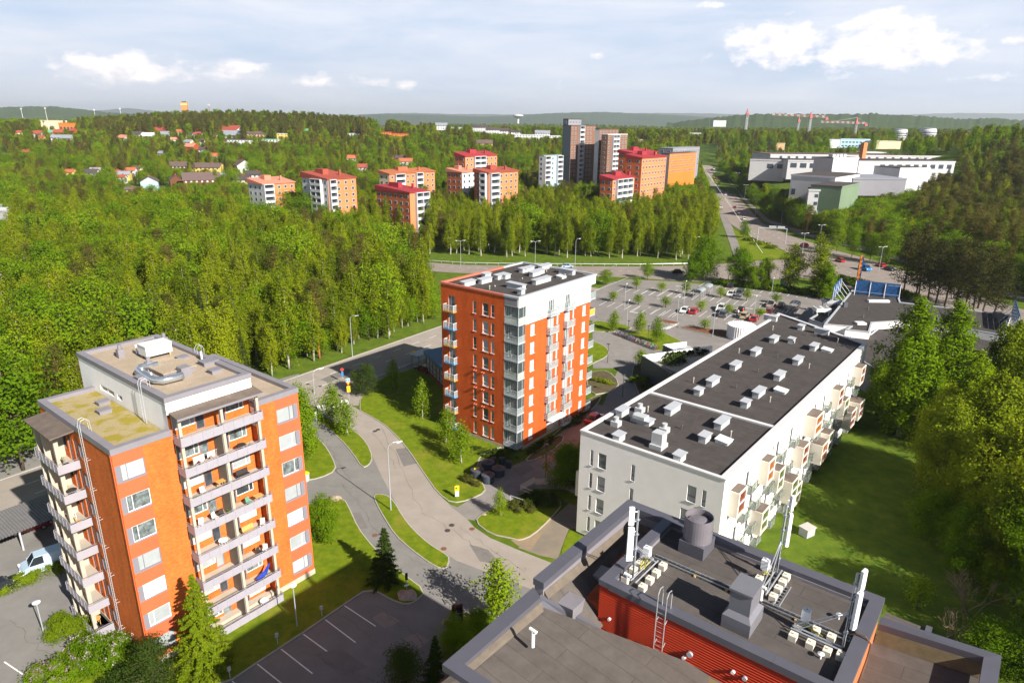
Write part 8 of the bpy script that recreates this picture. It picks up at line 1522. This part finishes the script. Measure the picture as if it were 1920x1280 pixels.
for b, t, k, w_, lb in (((1745, 900), (1740, 720), 'nbirch', 6.5, 'sunlit weeping birch at the lawn corner of the grove'), ((1800, 990), (1790, 800), 'nbirch', 7.5, 'sunlit weeping birch in the middle of the grove'), ((1850, 1090), (1850, 900), 'nbirch', 7, 'yellow-green birch low in the grove'), ((1905, 1010), (1910, 780), 'nbirch', 8.5, 'broad yellow-green birch near the right picture edge'), ((1730, 830), (1735, 690), 'naspen', 5, 'slim bright tree between aspens and weeping birches'), ((1665, 800), (1668, 700), 'nbroad', 4.5, 'dark leafy tree filling the gap by the white block'), ((1800, 830), (1812, 660), 'naspen', 6, 'bright tree right of the pale-trunked aspen')): T1(k, b, t, lb, w_)
# avenue alley
for i in range(17):
    t = i/16; p = GT(1345+t*88, 322+t*88); tree('broad', p+Vector((3.0, 0, 0)), tr_.uniform(8, 11), 'clipped round tree in the alley on the right side of the avenue', 'alley trees right of the avenue', wd=1.0)
    if i % 2 == 0: tree('broad', p+Vector((14, 3, 0)), tr_.uniform(10, 13), 'larger round tree in the second alley row right of the avenue', 'second row of alley trees', wd=1.2)
for i, (x, y) in enumerate(((1690, 560), (1712, 572), (1738, 566), (1752, 582), (1770, 574), (1788, 590), (1808, 583), (1820, 598), (1842, 592), (1860, 604), (1722, 552), (1796, 568), (1832, 578))): T1('dpine', (x, y), (x, y-tr_.uniform(112, 135)), 'dark pine in the shaded clump beyond the shop', 9, 'pines of the dark clump beyond the shop')
# right foreground grove
for b, t, k, w_, lb in (((1682, 815), (1690, 560), 'naspen', 8.5, 'bright tall aspen behind the white block end, left one'), ((1757, 790), (1797, 566), 'naspen', 8.5, 'bright tall aspen with visible pale trunk, right one'), ((1830, 935), (1800, 700), 'nbirch', 10, 'wide weeping birch beside the lawn'), ((1880, 1020), (1868, 770), 'nbirch', 9.5, 'lower weeping birch at its right'), ((1760, 940), (1760, 745), 'nbirch', 7.5, 'weeping birch nearest the lawn'), ((1700, 770), (1722, 660), 'nbroad', 5, 'dark small tree between the aspens'), ((1860, 790), (1868, 600), 'nbirch', 8, 'birch before the shop roof at the right'), ((1915, 830), (1925, 610), 'birch', 8, 'birch at the right picture edge, upper'), ((1950, 960), (1950, 700), 'pine', 8, 'brownish pine at the right edge'), ((1905, 900), (1880, 690), 'pine', 7, 'brownish pine behind the weeping birches'), ((1960, 1120), (1940, 850), 'nbroad', 9, 'leafy tree at the right picture edge, middle'), ((1900, 1130), (1896, 960), 'nbroad', 6, 'leafy tree over the brush at the right'), ((1800, 1080), (1790, 960), 'nbroad', 5, 'dark bush tree below the weeping birches'), ((1990, 1250), (1960, 1020), 'nbroad', 8, 'leafy tree at the right picture edge, lower'), ((1716, 1140), (1716, 1088), 'youngb', 2.2, 'thin young tree alone on the shaded lawn'), ((1640, 770), (1636, 680), 'nbroad', 4.5, 'dark tree touching the far end of the white block'), ((1660, 790), (1664, 690), 'gspruce', 4.5, 'dark slender tree behind the white block end'), ((1860, 1250), (1870, 1180), 'nbroad', 5, 'leafy bush at the lower right edge'), ((1990, 760), (1990, 600), 'nbirch', 9, 'birch just outside the grove edge'), ((1740, 1010), (1745, 925), 'nbroad', 5, 'bush at the lawn edge below the birch')): T1(k, b, t, lb, w_)
rg = random.Random(9)                              # the grove goes on beyond the right edge of the picture and shades the lawn
for i in range(7):
    x, y = 56+(i % 5)*6.5+rg.uniform(-2, 2), 36+(i//5)*8.5+rg.uniform(-2.5, 2.5)
    if P((x, y, 0))[0] < 1935: continue
    tree('birch' if i % 3 else 'nbirch', Vector((x, y, 0)), rg.uniform(13, 18), 'grove tree standing beyond the right edge of the picture', 'grove trees beyond the right edge')
# ---- shrubs, hedges ----
def shrub(label, base, w_, d_, h_, mt, n=2600, ls=.16, name='shrub', cat='shrub', flowers=None, rz=0, seed=1, z=0, group=None):
    r = np.random.RandomState(seed+int(w_*10)); t = thing(name, label, cat, base, rz, group); k = max(5, int(w_*d_*1.6)); P_ = []
    for _ in range(k):
        a, q = r.uniform(0, 6.28), sqrt(r.uniform(0, 1)); c = np.array([cos(a)*q*w_/2, sin(a)*q*d_/2, h_*(.78-.35*q*q)*r.uniform(.75, 1.1)]); s = np.array([.33, .33, .28])*min(h_, w_)*.5; g = r.normal(0, 1, (n//k, 3))*s*.6; P_.append(c+g); m_ = n//k//2; P_.append(np.column_stack([c[0]+r.normal(0, .2*w_/2, m_), c[1]+r.normal(0, .2*d_/2, m_), r.uniform(.05, max(.1, c[2]), m_)]))
    P_ = np.concatenate(P_); P_ = P_[P_[:, 2] > .02]; o = bpy.data.objects.new('foliage', leafmesh('foliage', P_, ls, r, mt)); C.objects.link(o); o.parent = t
    if flowers: 
        top = P_[P_[:, 2] > np.percentile(P_[:, 2], 45)]; cs = top[r.randint(0, len(top), 90)]; f = np.concatenate([c+r.normal(0, .09, (14, 3)) for c in cs]); o = bpy.data.objects.new('flowers', leafmesh('flowers', f+np.array([0, 0, .08]), .12, r, flowers)); C.objects.link(o); o.parent = t
    m = MB(); [m.tube([(0, 0, 0), (cos(a)*w_*.2, sin(a)*d_*.2, h_*.6)], [.04, .015], 4) for a in (0, 2, 4)]; m.build('stem', barkd, t); return t
shrub('lilac bush with pink and white flowers at the foot of the orange tower', G(196, 1240), 6.5, 4, 3.0, LM['broad'], 9000, flowers=LM['lilac']); shrub('lower lilac bush with pale flowers at the bottom left', G(112, 1275), 5, 4, 2.2, LM['broad'], 6000, flowers=LM['lilac'], seed=3); shrub('flowerless green bush beside the lilac at the bottom edge', G(235, 1285), 4, 3, 2.0, LM['spruce'], 4000, seed=7)
shrub('round yellow-green hedge bush beside the white path lamp', G(118, 1186), 4.6, 3.4, 2.0, LM['yspruce'], 6500, .13, seed=4); shrub('long yellow-green hedge by the white van', G(62, 1090), 7.5, 2.2, 1.5, LM['yspruce'], 6000, .14, rz=.8, seed=5); shrub('small flowering bush at the plinth of the orange tower', G(305, 1225), 2.2, 1.4, 1.4, LM['broad'], 2500, .14, flowers=LM['yellowf'], seed=6)
shrub('low hedge bed in front of the brick tower entrance', G(1018, 838), 7.5, 2.6, .9, LM['spruce'], 6000, .14, rz=.93, seed=8); shrub('low hedge right of the brick tower porch', G(1085, 786), 8, 2.2, .9, LM['spruce'], 5000, .15, rz=.93, seed=9); shrub('dark undergrowth beside the waste containers', G(925, 852), 8, 3, .8, LM['spruce'], 5000, .15, rz=-.4, seed=10); shrub('spiky pink-tipped shrub left of the waste containers', G(885, 905), 4.2, 1.6, 1.1, LM['pine'], 3000, .14, rz=-.7, seed=11)
shrub('shrub with reddish twigs on the round lawn', G(975, 955), 3.6, 2.4, 1.3, LM['pine'], 3500, .15, seed=12); shrub('dark shrub by the driveway stairs', G(1012, 945), 5.0, 3, 1.9, LM['spruce'], 5500, .16, seed=13); shrub('yellow-green hedge round the play area, front part', G(1132, 718), 5.5, 1.6, 1.2, LM['yspruce'], 3500, .17, rz=-.5, seed=14); shrub('bright shrub beside the ramp wall', G(1196, 716), 4, 3, 1.4, LM['broad'], 3000, .18, seed=15); shrub('dark hedge along the white block side', G(1225, 738), 7, 3, 1.3, LM['spruce'], 5000, .18, rz=-1, seed=16)
for i, (x, y) in enumerate(((1256, 672), (1280, 668), (1304, 663), (1262, 682))): shrub('dark hedge on the planted ramp roof', G(x, y, 3.2), 5, 2.6, 1.5, LM['spruce'], 2500, .2, seed=20+i, group='hedge bushes on the planted ramp roof', rz=.2)
for i, (x, y, w_) in enumerate(((1405, 452, 6), (1425, 459, 9), (1448, 466, 7))): shrub('low grey-green hedge on the traffic island, %s part' % ('left', 'middle', 'right')[i], GT(x, y), w_, 3, 1.8, LM['birch'], 1800, .28, seed=30+i)
for i in range(14): x = 1350+i*15; shrub('hedge bush between the car park and the cross road', G(x, 533+i*1.75), 5.5, 3, 2.2, LM['broad' if i % 3 else 'spruce'], 1500, .28, seed=40+i, group='hedge bushes between the car park and the cross road')
for i in range(9): shrub('bush along the far side of the shop', GT(1578+i*16, 528+i*4), 6, 3.5, 2.6, LM['broad'], 1400, .3, seed=60+i, group='bushes along the far side of the shop')
# bare bushes
def bare(label, base, h_, n, seed):
    r = random.Random(seed); t = thing('bare_shrub', label, 'shrub', base); m = MB()
    def br(p, d, L_, rr, k):
        q = p+d*L_; m.tube([p, p.lerp(q, .5)+Vector((r.uniform(-.06, .06)*L_, r.uniform(-.06, .06)*L_, 0)), q], [rr, rr*.8, rr*.55], 4, False)
        if k: 
            for _ in range(3): br(p.lerp(q, r.uniform(.5, 1)), (d+Vector((r.uniform(-.8, .8), r.uniform(-.8, .8), r.uniform(-.3, .5)))).normalized(), L_*.62, rr*.55, k-1)
    for i in range(n): a = r.uniform(0, 6.28); br(Vector((r.uniform(-.5, .5), r.uniform(-.5, .5), 0)), Vector((cos(a)*.6, sin(a)*.6, 1)).normalized(), h_*.42, .05, 3)
    m.build('branches', mat('bare_twigs', (.26, .19, .14), .9, 0, .2, 3), t)
bare('leafless grey tree at the wood edge above the orange tower roof', G(420, 745), 11, 7, 1); bare('leafless brush at the lawn end in the lower right', G(1812, 1150), 7, 8, 2); bare('second leafless brush nearer the flat roof', G(1790, 1200), 5, 6, 3); bare('leafless shrub at the wood edge left of the cross road', G(792, 490) if 0 else GT(788, 485), 5, 6, 4)
# ---------------- air ----------------
def haze():
    o = MB().box(-46000, -2500, -60, 46000, 26000, 430).build('haze'); m = bpy.data.materials.new('haze'); m.use_nodes = True; nt = m.node_tree; nt.nodes.clear(); out = nt.nodes.new('ShaderNodeOutputMaterial'); v = nt.nodes.new('ShaderNodeVolumePrincipled'); v.inputs['Color'].default_value = (.80, .87, .96, 1); v.inputs['Density'].default_value = .00007; v.inputs['Anisotropy'].default_value = .2; nt.links.new(v.outputs[0], out.inputs['Volume']); o.data.materials.clear(); o.data.materials.append(m); tag(o, kind='stuff')
haze()
